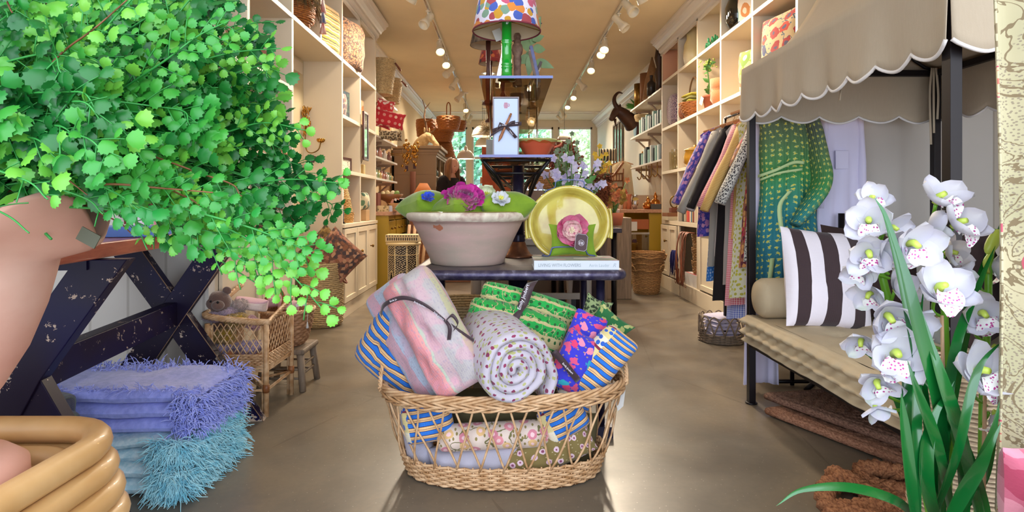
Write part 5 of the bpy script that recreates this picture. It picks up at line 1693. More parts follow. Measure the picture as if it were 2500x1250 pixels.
for i, y in enumerate((3.1, 3.45, 3.8)):
 item('wooden_box', B().box(-.09, .09, -.07, .07, 0, .07), pm('box_wood_%d' % i, ('#6b4a34', '#8d7a64', '#54403c')[i], .5), ('brown', 'grey-brown', 'dark')[i] + ' box on the lowest left shelf under the fern tips', 'box', -1.6, y, LZ[0] + .001, bevel=.003)
t = thing('shaggy_basket', 'shaggy dark seagrass basket on the top left shelf', 'basket', (-1.60, 4.28, LZ[3] + .001))
obj('basket_body', weave([(.12, 0), (.16, .04), (.17, .22)], 14, 22, .005), M_WICKER, t)
rnd = random.Random(8); b = B()
for i in range(420):
 a = rnd.uniform(0, 6.28); z = rnd.uniform(.12, .24)
 p = Vector((.17 * cos(a), .17 * sin(a), z)); d = Vector((cos(a), sin(a), 0))
 b.tube([p, p + d * .02 + Vector((0, 0, .01)), p + d * .04 - Vector((0, 0, rnd.uniform(.03, .09)))], [.003, .003, .001], 3)
o = obj('grass_fringe', b, pm('dark_grass', '#4a3a1c', .9, var=.4, vs=30, c2='#8a6a3c'), t); o['kind'] = 'stuff'
t = thing('tassel_garland', 'string of pink and blue tassels hanging on the upright of the top left shelf', 'garland', (FL + .02, 4.60, 2.62))
for i, c in enumerate(('#c0605c', '#5c6f98', '#c0605c')):
 obj('tassel', B().lathe([(.004, .07), (.012, .06), (.012, .045), (.028, -.035), (.001, -.035)], 12, M=T(0, 0, -.085 * i)), pm('tassel_' + c[1:], c, .9, var=.5, vs=60, c2='#e0d0c8', stretch=(1, 1, .1)), t)
o = item('woven_cushion', pillow(.40, .40, .12, 14, .03, 3, 61, .006, M=T(0, 0, .2)), stripes('mustard_weave', [(0, '#c89a3c'), (.3, '#e4d4a8'), (.5, '#b86a2c'), (.62, '#e0c070'), (.85, '#3f3a30')], .055, 1, wob=.02),
 'mustard and cream woven cushion standing on the top left shelf', 'cushion', -1.56, 4.98, LZ[3] + .004, 78)
o = item('textured_throw', pillow(.50, .46, .16, 16, .02, 4, 62, .012, M=T(0, 0, .22)), floral('brown_boucle', '#6b4630', ['#9a6a44', '#3c2620', '#b08058'], 70, .5, rand=1, jag=.6),
 'brown textured throw draped upright on the top left shelf', 'throw', -1.53, 5.55, LZ[3] + .004, 74)
zs = LZ
item('printed_book', B().box(-.14, .14, -.012, .012, 0, .30), floral('navy_leaf_print', '#1f3040', ['#3c5a50', '#22485c'], 24, .5, coord='Object', jag=.5), 'navy leaf-patterned board standing in the far left cubes', 'board', -1.62, 5.66, zs[2] + .001, 80)
item('cushion', pillow(.26, .24, .09, 12, .05, 3, 63, .005, M=T(0, 0, .12)), floral('pink_leaf_print', '#c89080', ['#a8584c', '#5c4a58'], 22, .42), 'pink patterned cushion beside the navy board in the far left cubes', 'cushion', -1.58, 5.42, zs[2] + .003, 80)
item('printed_board', B().box(-.15, .15, -.01, .01, 0, .32), floral('orange_toile', '#e6cda4', ['#d8863c', '#e0a060'], 16, .46, coord='Object', jag=.4, vine='#d8863c'), 'cream panel with orange print in the furthest left cube', 'board', -1.62, 6.22, zs[2] + .001, 80)
def pframe(label, x, y, z, w_, h_, mf, mp, rz=90, tilt=8):
 t = thing('framed_picture', label, 'frame', (x, y, z), rz)
 f = B()
 s = .022
 f.box(-w_ / 2, -w_ / 2 + s, -.01, .01, 0, h_).box(w_ / 2 - s, w_ / 2, -.01, .01, 0, h_).box(-w_ / 2 + s, w_ / 2 - s, -.01, .01, 0, s).box(-w_ / 2 + s, w_ / 2 - s, -.01, .01, h_ - s, h_)
 obj('moulding', f, mf, t, bevel=.002)
 obj('picture', B().box(-w_ / 2 + s, w_ / 2 - s, -.003, .003, s, h_ - s), mp, t)
 return t
M_BRFR = pm('mahogany_frame', '#4a2420', .3)
M_PRINT = floral('ink_drawing', '#ded6c4', ['#6a5c50', '#8a7a68'], 40, .35, coord='Object', jag=.5)
pframe('small brown frame leaning at the back of the far left cube', -1.66, 5.5, zs[1] + .001, .20, .24, M_BRFR, M_PRINT)
pframe('wide dark frame with drawing at the front of the far left cube', -1.58, 5.62, zs[1] + .001, .26, .14, M_BRFR, M_PRINT, 80)
pframe('tall narrow brown bamboo framed mirror hanging on the far left upright', FL + .03, 5.95, 1.50, .20, .50, M_BRFR, pm('mirror_glass', '#b8b8b0', .05, 1.0))
t = thing('reed_diffuser', 'reed diffuser in a square glass bottle in the furthest left cube', 'diffuser', (-1.58, 6.2, zs[1] + .001))
obj('bottle', B().box(-.05, .05, -.03, .03, 0, .11), pm('amber_glass', '#c8a868', .1), t, bevel=.008)
b = B()
for k in range(5): b.cyl((0, 0, .1), ((k - 2) * .035, .01, .27), .003, n=5)
obj('reed', b, M_BLACK, t)
def shade_lamp(label, x, y, z, r1, r2, h_, base_h, m=M_WICKER):
 t = thing('table_lamp', label, 'lamp', (x, y, z))
 obj('lamp_base', B().lathe([(.001, 0), (.05, 0), (.045, .012), (.012, .03), (.012, base_h + .04), (.001, base_h + .04)], 14, caps=False), M_OLDBRASS, t)
 obj('lamp_shade', weave([(r1, base_h), (r2, base_h + h_)], 16, 24, .003, inner=False, rr=2), m, t)
 bb = obj('bulb', B().ell((0, 0, base_h + h_ * .45), .025, 10, 8), pm('warm_bulb', '#ffd79a', .3, emit='#ffc070', es=8), t)
 return t
M_RATSH = straw('rattan_shade', '#9a6a30', '#d8a860', 70, .6)
t = shade_lamp('wicker-shaded lamp in the far left cube, upper one', -1.60, 5.50, zs[0] + .001, .105, .06, .17, .22, M_RATSH)
item('wicker_tumbler', weave([(.085, 0), (.095, .10)], 9, 22, .003), M_RATSH, 'woven tumbler basket below the wicker lamp shade', 'basket', -1.60, 5.66, zs[0] + .001)
item('wicker_tumbler', weave([(.095, 0), (.075, .12)], 9, 22, .003), M_RATSH, 'woven lampshade stacked behind the woven tumbler basket', 'lampshade', -1.62, 5.68, zs[0] + .105)
t = thing('taper_candle', 'white taper candle in a black holder in the far left cube', 'candle', (-1.53, 5.36, zs[0] + .001))
obj('candle', B().cyl((0, 0, .1), (0, 0, .32), .011, .009, 10), M_PAPER, t); obj('holder', B().lathe([(.03, 0), (.012, .02), (.016, .12)], 12), M_BLACK, t)
t = thing('vase', 'cream square vase with dark dried stems in the furthest left cube', 'vase', (-1.60, 6.05, zs[0] + .001))
obj('vase_body', B().box(-.05, .05, -.05, .05, 0, .16), M_CREAMCER, t, bevel=.008)
b = B(); rnd = random.Random(2)
for k in range(14): b.cyl((0, 0, .15), (rnd.uniform(-.06, .06), rnd.uniform(-.06, .06), rnd.uniform(.25, .38)), .003, n=4)
obj('dried_stems', b, M_BLACK, t)
item('printed_cloth', pillow(.24, .20, .14, 12, .06, 2, 66, .01, M=T(0, 0, .10)), floral('green_leaf_cloth', '#cfc4a4', ['#5a7a5c', '#4a6a58'], 14, .34), 'cream cloth with green leaves bundled in the furthest left cube', 'cloth', -1.57, 6.30, zs[0] + .12)
item('paper_bag', B().box(-.08, .08, -.05, .05, 0, .12), pm('kraft', '#b8946a', .8), 'tan box under the green-leaf cloth', 'box', -1.57, 6.30, zs[0] + .001, bevel=.004)
# --- canopied daybed
DX0, DX1, DY0, DY1 = 1.29, 2.26, 1.66, 3.02
M_IRON = pm('black_bed_iron', '#171015', .4, .3)
t = thing('daybed', 'black iron daybed with fabric canopy and tufted beige mattress on the right', 'daybed', ((DX0 + DX1) / 2, (DY0 + DY1) / 2, 0))
for x in (DX0, DX1):
 for y in (DY0, DY1):
  obj('post', B().box(x - .017, x + .017, y - .017, y + .017, 0, 1.752).lathe([(.03, 0), (.03, .008)], 14, M=T(x, y, 0)), M_IRON, t, world=True, bevel=.001)
b = B()
for nm_, z in (('seat_rail', .30), ('top_rail', 1.722)):
 b = B()
 for y in (DY0, DY1): b.box(DX0 + .017, DX1 - .017, y - .013, y + .013, z, z + .03)
 for x in (DX0, DX1): b.box(x - .013, x + .013, DY0 + .017, DY1 - .017, z, z + .03)
 if z < 1: b.box(DX0, DX1, 2.3, 2.33, .30, .32); obj(nm_, b, M_IRON, t, world=True)
XM = 1.82
for y in (DY0, DY1):
 b.tube([((XM + (DX1 - XM) * s_ if s_ > 0 else XM + (XM - DX0) * s_), y, 1.755 + (2.46 - 1.77) * (1 - abs(s_)) ** 1.9) for s_ in [q / 8 - 1 for q in range(17)]], .008, 6)
b.tube([(XM, DY0, 2.44), (XM, DY1, 2.44)], .010, 6)
obj('top_rail', b, M_IRON, t, world=True)
def mattress():
 b = B()
 nx, ny, nz = 26, 60, 10
 x0, x1, y0, y1, z0, z1 = DX0 - .03, DX1 + .01, DY0 + .02, DY1 - .01, .325, .47
 def edge(t_):
  L_ = 2 * (x1 - x0) + 2 * (y1 - y0)
  d = t_ * L_
  if d < y1 - y0: return (x0, y1 - d), (-1, 0)
  d -= y1 - y0
  if d < x1 - x0: return (x0 + d, y0), (0, -1)
  d -= x1 - x0
  if d < y1 - y0: return (x1, y0 + d), (1, 0)
  d -= y1 - y0
  return (x1 - d, y1), (0, 1)
 def side(a, c):
  (x, y), (nx_, ny_) = edge(a % 1.0)
  prof = [(0, .0), (.030, .10), (.004, .24), (.040, .42), (.004, .60), (.034, .80), (.0, .98), (-.03, 1.0)]
  q = c * (len(prof) - 1); i = min(len(prof) - 2, int(q)); f = q - i
  f = f * f * (3 - 2 * f)
  o = prof[i][0] + (prof[i + 1][0] - prof[i][0]) * f
  zz = prof[i][1] + (prof[i + 1][1] - prof[i][1]) * (q - i)
  s = a * 4.6
  o += .010 * noise.noise(Vector((s * 9, zz * 3, 1))) + .005 * sin(s * 70) * (1 if .1 < zz < .9 else 0)
  return (x + nx_ * o, y + ny_ * o, z0 + (z1 - z0) * zz + .006 * noise.noise(Vector((s * 7, 5, 2))))
 b.grid(260, 28, side, cu=True, uvfn=lambda a, c: (a * 4.6, c * .15))
 def topf(a, c):
  x, y = x0 + .03 + (x1 - x0 - .06) * a, y0 + .03 + (y1 - y0 - .06) * c
  e = min(a, 1 - a, c, 1 - c)
  z = z1 + .012 * min(1, e * 10) + .010 * noise.noise(Vector((x * 5, y * 5, 3)))
  z -= .022 * max(0, cos(a * 2 * pi * 3) * cos(c * 2 * pi * 4)) ** 6
  if e < .02: z = z1
  return (x, y, z)
 b.grid(nx, ny, topf, uvfn=lambda a, c: (a, c * 1.4))
 b.box(x0 + .02, x1 - .02, y0 + .02, y1 - .02, z0, z0 + .02)
 return b
obj('mattress', mattress(), M_LINEN, t, world=True)
n = NM('canopy_linen', .95)
c = n.mix(n.math('MULTIPLY', n.noise(4, 3), .3), hx('#cdbda8'), hx('#b4a28a'))
c = n.mix(n.math('MULTIPLY', n.noise(160, 2, n.map((1, 1, .15))), .25), c, hx('#a08e76'))
n.col(c)
n.bump(n.noise(300, 2), .25, .002)
tr = n.n('ShaderNodeBsdfTranslucent'); tr.inputs[0].default_value = hx('#b09070')
mx = n.n('ShaderNodeMixShader'); mx.inputs[0].default_value = .18
n.lk(n.b.outputs[0], mx.inputs[1]); n.lk(tr.outputs[0], mx.inputs[2]); n.lk(mx.outputs[0], n.out.inputs[0])
M_CANVAS = n.m
M_PIPE = pm('white_piping', '#e4dede', .7)
ZV1, ZV0, SA = 1.765, 1.515, .035
def valance(p0, p1, nsc, wave=.012, name='valance'):
 p0, p1 = Vector(p0), Vector(p1)
 L_ = (p1 - p0).length
 d = (p1 - p0) / L_
 nn = Vector((d.y, -d.x, 0))
 b = B()
 hem = []
 N = nsc * 12
 def bot(s):
  return ZV0 - SA * (abs(sin(pi * nsc * s)) ** .8)
 def fn(a, c):
  p = p0 + (p1 - p0) * a
  z0 = bot(a)
  z = ZV1 + (z0 - ZV1) * c
  o = wave * c * sin(a * L_ * 13 + 1) + .006 * c * sin(a * L_ * 31)
  return (p.x + nn.x * o, p.y + nn.y * o, z)
 b.grid(N, 8, fn, uvfn=lambda a, c: (a * L_, c * .3))
 o = obj(name, b, M_CANVAS, t, world=True, solid=.003)
 hem = [fn(i / N, 1.0) for i in range(N + 1)]
 pp = obj('piping', B().tube(hem, .006, 6), M_PIPE, o)
 pp.location = -t.location
 return o
e = .035
valance((DX0 - e, DY1 + e, 0), (DX0 - e, DY0 - e, 0), 9)
valance((DX0 - e, DY0 - e, 0), (DX1 + e, DY0 - e, 0), 6)
valance((DX1 + e, DY0 - e, 0), (DX1 + e, DY1 + e, 0), 9)
valance((DX1 + e, DY1 + e, 0), (DX0 - e, DY1 + e, 0), 5)
b = B()
def roof(a, c):
 s = 2 * a - 1
 x = XM + (DX1 + e - XM) * s if s > 0 else XM + (XM - DX0 + e) * s
 z = ZV1 + (2.48 - ZV1) * (1 - abs(s)) ** 1.9 - .03 * sin(pi * c) * (1 - abs(s))
 return (x, DY0 - e + (DY1 - DY0 + 2 * e) * c, z + .006 * sin(c * 40 + s * 6) * (1 - abs(s)))
b.grid(24, 24, roof, uvfn=lambda a, c: (a, c))
for c0 in (0, 1):
 m_ = 24
 vs = [roof(i / m_, c0) for i in range(m_ + 1)] + [(roof(i / m_, c0)[0], roof(i / m_, c0)[1], ZV1) for i in range(m_ + 1)]
 b.add(vs, [(i, i + 1, m_ + 2 + i, m_ + 1 + i) for i in range(m_)], 0, True)
obj('canopy_roof', b, M_CANVAS, t, world=True, solid=.003)
b = B()
for dx in (0, .012, -.01):
 b.ribbon(smoothpath([(DX1 - .03 + dx, DY1 - .03, 1.76), (DX1 - .035 + dx * 2, DY1 - .035, 1.62), (DX1 - .03 + dx * 1.5, DY1 - .03, 1.42 + dx * 6)], 4), .012, Vector((1, 0, 0)))
obj('fabric_tie', b, M_CANVAS, t, world=True, solid=.001)
b = B()
b.ribbon(smoothpath([(DX0 - .01, DY0 + .55, 1.76), (DX0 + .01, DY0 + .55, 1.6), (DX0, DY0 + .56, 1.45)], 4), .012, Vector((0, 1, 0)))
obj('fabric_tie', b, M_CANVAS, t, world=True, solid=.001)
o = one('bolster', B().lathe([(.001, -.40), (.04, -.397), (.085, -.385), (.10, -.36), (.103, 0), (.10, .36), (.085, .385), (.04, .397), (.001, .40)], 30, M=R('Y', pi / 2)), M_LINEN,
  'beige linen bolster across the far end of the daybed', 'cushion', (1.66, 2.90, .575))
def _none(n, sp, c): return c
M_BW = stripes('brown_white_stripe', [(0, '#e6dde6'), (.5, '#38262a')], .118, 0)
def edgy(b): return b
o = one('striped_cushion', pillow(.43, .47, .15, 22, .05, 2.2, 71, .006, M=T(0, 0, .225), ex=.5), M_BW, 'large white and dark brown striped square cushion on the daybed', 'cushion', (1.50, 2.66, .480))
o.rotation_euler = (radians(-14), radians(5), radians(6))
M_DKB = pm('dark_brown_linen', '#35211f', .9, var=.15, vs=8, bump=.3, bs=260)
for (x, y, z, w_, a, yaw, lb) in ((1.78, 2.78, .485, .46, 4, -6, 'dark brown cushion behind the striped one on the daybed'),
 (2.02, 2.36, .485, .46, -8, 30, 'dark brown cushion behind the orchids on the daybed'),
 (2.00, 1.98, .485, .48, 10, 60, 'dark brown cushion nearest the doorway on the daybed'),
 (2.10, 2.22, .485, .46, 20, 50, 'maroon-brown cushion between the two dark cushions at the back of the daybed')):
 o = one('dark_cushion', pillow(w_, w_, .13, 16, .07, 2.2, int(x * 10), .006, M=T(0, 0, w_ / 2)), M_DKB, lb, 'cushion', (x, y, z))
 o.rotation_euler = (radians(-14), radians(a), radians(yaw))
# --- mats and things under the daybed
def m_coir(name, a, b_):
 n = NM(name, .95)
 f = n.noise(160, 3, n.map((1, .4, 1)))
 n.col(n.ramp(f, [(.3, a), (.7, b_)]))
 n.bump(f, .8, .006)
 return n.m
M_COIR = m_coir('coir', '#5a3c30', '#9a7460')
M_COIR2 = m_coir('light_coir', '#7a4e38', '#b8866a')
def coirmat(label, pts, z0, th, m, diag=True):
 t = thing('coir_mat', label, 'mat', (pts[0][0], pts[0][1], z0))
 P4 = [Vector((x, y, 0)) for x, y in pts]
 b = B()
 def fn(a, c):
  p = (P4[0] * (1 - a) + P4[1] * a) * (1 - c) + (P4[3] * (1 - a) + P4[2] * a) * c
  e = min(a, 1 - a, c, 1 - c)
  u, v = a * 1.6 - .8, c - .5
  k = abs(sin((abs(u) + abs(v)) * 22)) if e > .07 else 1
  h = th * (.72 + .28 * k) + .003 * noise.noise(Vector((p.x * 60, p.y * 60, 0)))
  if e < .001: h = th * .55
  return (p.x, p.y, z0 + h)
 b.grid(70, 46, fn)
 o = obj('pile', b, m, t, world=True)
 r_ = th * .48
 obj('bound_edge', B().tube([tuple(p + Vector((0, 0, z0 + r_))) for q in range(4) for p in [P4[q] + (P4[(q + 1) % 4] - P4[q]) * (k / 8) for k in range(8)]], r_, 8, closed=True), m, t, world=True)
 return t
coirmat('thick brown coir mat with chevron ribs, upper of two under the daybed', [(1.33, 2.92), (1.62, 2.33), (2.12, 2.50), (1.88, 3.02)], .052, .04, M_COIR)
coirmat('thick light brown coir mat, lower of two under the daybed', [(1.30, 2.84), (1.60, 2.24), (2.2, 2.45), (1.9, 2.98)], .004, .042, M_COIR2)
coirmat('flat brown coir mat lying between the stacked mats and the rope mat', [(1.56, 2.52), (1.50, 1.86), (2.2, 1.7), (2.22, 2.28)], .001, .018, M_COIR)
t = thing('rope_mat', 'thick knotted coir rope mat on the floor in front of the daybed', 'mat', (1.42, 1.86, 0))
def lissa(s, ph):
 return Vector((.26 * cos(2 * pi * s + ph) + .10 * cos(2 * pi * 3 * s + ph * 2), .20 * sin(2 * pi * s + ph) + .09 * sin(2 * pi * 3 * s + ph), .035 + .014 * sin(2 * pi * 5 * s + ph)))
rnd = random.Random(6)
for ph in (0, 1.3, 2.6):
 b = B()
 N = 120
 C_ = [lissa(i / N, ph) for i in range(N)]
 for st in range(3):
  pts = []
  for i in range(N):
   a = 2 * pi * (26 * i / N + st / 3)
   tg = (C_[(i + 1) % N] - C_[i - 1]).normalized()
   s = tg.cross(Vector((0, 0, 1))).normalized()
   pts.append(C_[i] + s * (.018 * cos(a)) + Vector((0, 0, .018 * sin(a) + .012)))
  b.tube(pts, .019, 6, closed=True)
 obj('rope', b, m_coir('rope_fibre_%d' % int(ph * 10), '#6a3a20', '#b07850'), t)
t = thing('dress_stand', 'dark iron pedestal foot standing on the floor under the daybed', 'stand', (1.80, 3.08, 0))
b = B().cyl((0, 0, .05), (0, 0, 1.0), .016, n=10)
for k in range(4):
 a = pi / 4 + k * pi / 2
 b.tube(smoothpath([(0, 0, .16), (.08 * cos(a), .08 * sin(a), .12), (.19 * cos(a), .16 * sin(a), .012)], 5), .014, 8)
obj('pedestal', b, M_IRON, t)
M_WHCL = pm('lilac_white_cotton', '#cfc9e4', .9, sheen=.3)
# --- clothes rail and garments on the right
def garment(ln, sw, hem, sl, dp, seed, neck=.06, sang=.30, sr=.055, waist=None):
 b = B()
 rnd = random.Random(seed)
 ph = rnd.uniform(0, 6)
 def W(v):
  if v < .07: return neck + (sw - neck) * (v / .07) ** .6
  q = (v - .07) / .93
  w_ = sw * .92 + (hem - sw * .92) * q ** 1.2
  if waist: w_ *= 1 - waist * math.exp(-((q - .38) / .16) ** 2)
  return w_
 def fn(a, c):
  th = 2 * pi * a
  w_ = W(c)
  d = (.02 + (dp - .02) * min(1, c * 6))
  fold = 1 + .35 * c * sin(9 * th + ph) + .15 * c * sin(17 * th + 2 * ph)
  x = w_ * cos(th)
  y = d * sin(th) * fold + .012 * noise.noise(Vector((x * 8, c * 5, seed)))
  z = -ln * c - .05 * abs(cos(th)) * (1 if c < .1 else 1) * min(1, c * 10) * .5
  return (x, y, z)
 b.grid(48, 30, fn, cu=True, uvfn=lambda a, c: (a * 4 * hem, c * ln))
 if sl:
  for sg in (-1, 1):
   p0 = Vector((sg * (sw - .045), 0, -.075)); p1 = p0 + Vector((sg * sin(sang) * sl, 0, -cos(sang) * sl))
   pts = [p0 + (p1 - p0) * (k / 6) + Vector((0, .008 * sin(k + ph), 0)) for k in range(7)]
   b.tube(pts, [sr * (.95 + .12 * sin(k * 1.3 + ph)) for k in range(7)], 12, flat=.55)
 return b
def hanger(parent, z=0):
 h = B().tube([(-.17, 0, -.045), (-.05, 0, -.004), (0, 0, .004), (.05, 0, -.004), (.17, 0, -.045)], .008, 6)
 h.tube(smoothpath([(0, 0, .0), (0, 0, .035), (.012, 0, .05), (.0, 0, .068), (-.012, 0, .055)], 4), .002, 5)
 return obj('hanger', h, pm('wood_hanger', '#b87a48', .4), parent)
ROD = 1.70
t = thing('clothes_rail', 'dark metal clothes rail carrying the row of garments on the right', 'clothes rail', (1.66, 3.85, 0))
b = B().cyl((0, -.52, ROD), (0, .50, ROD), .011, n=10)
obj('rod', b, M_IRON, t)
for y in (-.52, .50):
 obj('upright', B().cyl((0, y, 0), (0, y, ROD), .012, n=10).cyl((-.13, y, .02), (.13, y, .02), .012, n=8), M_IRON, t)
M_G = {
 'purple': floral('indigo_paisley', '#3a3a9a', ['#b87ab0', '#c890b8', '#5a4ab4'], 24, .36, vine='#8a6ab8', jag=.4),
 'speck': floral('black_white_speck', '#c8c4bc', ['#28242c', '#302c34'], 60, .33),
 'grey': pm('grey_linen', '#a59e96', .9, bump=.3, bs=200), 'pale': pm('pale_pink_linen', '#cdc2c4', .9, bump=.3, bs=200),
 'black': pm('black_linen', '#1c1619', .95, bump=.3, bs=200), 'blueg': gingham('blue_gingham', '#d8dcec', '#4a5cc0', .006),
 'redg': gingham('red_gingham', '#ecc8cc', '#d0405c', .006), 'yelg': gingham('mustard_gingham', '#e6c884', '#c08a3c', .005),
 'blue': floral('cobalt_print', '#2470c8', ['#a8c4e8', '#7aa8e0'], 40, .3), 'white': pm('white_quilted', '#d6d4dc', .9, bump=.3, bs=60),
 'yelf': floral('yellow_sprig', '#e0dcc0', ['#c8c040', '#b8b048'], 34, .3), 'redf': floral('red_floral', '#a86a4c', ['#c02c48', '#e0a060', '#6a2c3c'], 30, .45, jag=.4),
 'lav': M_WHCL,
}
GL = [  # material, length, shoulder half width, hem half width, sleeve length, label
 ('purple', .80, .20, .22, .55, 'indigo paisley shirt, furthest garment on the rail'),
 ('blue', 1.12, .16, .20, 0, 'cobalt blue printed long dress at the far end of the rail'),
 ('speck', .86, .20, .22, .60, 'black and white speckled shirt beside the indigo paisley one'),
 ('grey', 1.0, .20, .22, .62, 'grey linen long-sleeved shirt on the rail'),
 ('pale', .92, .20, .22, .60, 'pale pinkish linen shirt between the grey and black ones'),
 ('black', 1.22, .20, .22, .58, 'black linen long dress in the middle of the rail'),
 ('grey', 1.10, .18, .20, 0, 'sleeveless grey linen dress behind the gingham shirts'),
 ('blueg', 1.32, .20, .22, .45, 'blue gingham long dress on the rail'),
 ('redg', 1.22, .20, .22, .58, 'red gingham long-sleeved dress on the rail'),
 ('yelg', .78, .20, .23, .60, 'mustard gingham shirt in front of the red gingham dress'),
 ('yelf', 1.15, .19, .23, 0, 'cream dress with yellow sprigs below the mustard shirt'),
 ('redf', .95, .19, .22, .3, 'red floral blouse close to the daybed post'),
 ('black', .70, .20, .22, .5, 'short black jacket at the near end of the rail'),
 ('speck', .90, .20, .23, .55, 'grey speckled blouse at the near end of the rail'),
 ('white', 1.12, .19, .22, 0, 'white quilted gown at the near end of the rail'),
]
for i, (mk, ln, sw, hem, sl, lb) in enumerate(GL):
 y = 4.26 - i * .064
 nm = lb.split(',')[0].split(' ')
 t = thing('garment', lb, 'garment', (1.66 + .012 * ((i * 7) % 5 - 2), y, ROD - .07), group='garments on the right-hand rail')
 obj('cloth', garment(ln, sw - .01 * (i % 3), hem, sl, .030, i, sang=.42), M_G[mk], t)
 hanger(t)
t = thing('hanging_rail', 'short dark rail behind the daybed canopy carrying the green robe', 'clothes rail', (1.78, 3.17, 1.66))
obj('rod', B().cyl((-.36, 0, 0), (.60, 0, 0), .010, n=10), M_IRON, t)
def _fl(n, sp, c):
 v = n.vor(34, src=n.map((1, 1.0, 1)), rand=.25, dims='2D')
 c = n.mix(n.math('LESS_THAN', v, .30), c, hx('#b8c47c'))
 c = n.mix(n.math('LESS_THAN', v, .12), c, hx('#d8c03c'))
 return c
n = NM('green_kantha_robe', .9, coord='UV')
sp = n.sep()
g = n.ramp(sp[1], [(.05, '#5a6458'), (.20, '#5a7a50'), (.38, '#3f8a4a'), (.62, '#2c7f8a'), (.9, '#2a6f86')])
g = n.mix(n.math('MULTIPLY', n.math('SINE', n.math('MULTIPLY', sp[0], 420)), .12), g, hx('#1f5a50'))
v = n.vor(30, src=n.co, rand=.35)
g = n.mix(n.math('LESS_THAN', n.math('ADD', v, n.math('MULTIPLY', n.math('SUBTRACT', n.noise(110, 2), .5), .9)), .21), g, hx('#b4c078'))
g = n.mix(n.math('LESS_THAN', v, .11), g, hx('#d8c43c'))
n.col(g); n.bump(n.math('SINE', n.math('MULTIPLY', sp[0], 420)), .3, .004)
t = thing('robe', 'green and teal daisy-print quilted robe tied with a pale green belt', 'robe', (1.555, 3.17, 1.60))
obj('cloth', garment(1.12, .165, .19, .0, .075, 3, neck=.08, waist=.08), n.m, t)
sl = B()
sl.tube(smoothpath([(.11, -.03, -.10), (.13, -.07, -.30), (.12, -.11, -.46), (-.02, -.12, -.66)], 6), [.07, .075, .08, .08, .08, .082, .083, .084, .085, .085, .085, .085, .085, .084, .08, .075, .07, .06, .05][:19], 16, flat=.5)
obj('sleeve', sl, n.m, t)
M_BELT = pm('pale_green_tape', '#b4c890', .9)
bl = B()
bl.ribbon(smoothpath([(-.19, -.06, -.40), (-.12, -.115, -.37), (-.03, -.12, -.33), (.03, -.12, -.33)], 5), .016, Vector((0, -.1, 1)))
bl.ribbon(smoothpath([(-.18, -.06, -.42), (-.10, -.11, -.385), (.02, -.12, -.365)], 5), .012, Vector((0, -.1, 1)))
obj('belt', bl, M_BELT, t, solid=.002); bl = B()
bl.ribbon(smoothpath([(-.05, -.13, -.48), (-.10, -.12, -.56), (-.09, -.12, -.70)], 5), .024, Vector((1, 0, .1)))
obj('belt_end', bl, M_BELT, t, solid=.002); bl = B()
bl.ribbon(smoothpath([(-.13, -.10, -.84), (-.15, -.10, -1.0), (-.16, -.10, -1.10)], 5), .024, Vector((1, 0, .1)))
obj('belt_end', bl, M_BELT, t, solid=.002); hanger(t)
t = thing('shirt', 'long lilac-white cotton shirt hanging right of the green robe', 'shirt', (1.84, 3.16, 1.60))
obj('cloth', garment(.78, .14, .13, .50, .030, 9, sang=.04, sr=.045), M_WHCL, t); hanger(t)
obj('pocket', B().box(-.05, .02, -.045, -.040, -.36, -.26), M_WHCL, t, bevel=.002)
t = thing('blouse', 'red and tan floral blouse between the green robe and lilac shirt', 'blouse', (1.72, 3.22, 1.60))
obj('cloth', garment(.62, .10, .10, .0, .025, 19), M_G['redf'], t); hanger(t)
t = thing('skirt', 'long lilac-white skirt reaching the floor beside the far daybed post', 'skirt', (1.43, 3.22, 1.60))
obj('cloth', garment(1.54, .07, .10, .0, .03, 29, neck=.04), M_WHCL, t); hanger(t)
t = thing('twig_basket', 'low round looped twig basket holding folded lilac cloths under the clothes rail', 'basket', (1.66, 4.42, 0))
b = B()
for k in range(7):
 r_ = .17 - .002 * k
 b.tube([((r_ + .006 * cos(12 * a * pi / 24 + k * pi)) * cos(a * pi / 24), (r_ + .006 * cos(12 * a * pi / 24 + k * pi)) * sin(a * pi / 24), .008 + k * .009) for a in range(48)], .0055, 5, closed=True)
obj('twig_base', b, M_RUST, t)
for k in range(14):
 a0 = 2 * pi * k / 14
 pts = [(.168 * cos(a0 + (s - .5) * .95), .168 * sin(a0 + (s - .5) * .95), .05 + .15 * sin(pi * s)) for s in [q / 10 for q in range(11)]]
 obj('twig_loop', B().tube(pts, .0055, 5), M_RUST, t)
for i in range(3):
 one('folded_cloth', folded(.22, .20, .055, 2, 70 + i, n=10), M_WHCL, 'folded lilac cloth, %s in the twig basket' % ('lowest', 'middle one', 'top one')[i], 'cloth', (1.66, 4.42, .03 + i * .058), 10 * i, group='folded lilac cloths')
# --- contents of the right-hand cubes
def ritem(name, b, m, label, cat, x, y, z, rz=-90, **k):
 return one(name, b, m, label, cat, (x, y, z + .001), rz, **k)
z1_, z2_, z3_ = RZ[1], RZ[2], RZ[3]
def ymid(k): return (RYS[k] + RYS[k + 1]) / 2
o = ritem('round_cushion', B().lathe([(.001, -.05), (.18, -.045), (.20, 0), (.18, .045), (.001, .05)], 30, M=T(0, 0, .20) @ R('X', pi / 2)), floral('mauve_speckle', '#b09aa4', ['#5a4878', '#7a5a6c', '#4a3c60'], 70, .5, rand=1, coord='Object', jag=.5),
 'mauve speckled round cushion in the furthest right cube', 'cushion', 2.07, 7.06, z2_)
t = thing('gift_basket', 'twig-handled basket with olive towels in the second right cube', 'basket', (2.10, 6.42, z2_ + .001))
obj('basket_body', weave([(.08, 0), (.13, .06), (.165, .17)], 12, 26, .005), M_WICKER, t)
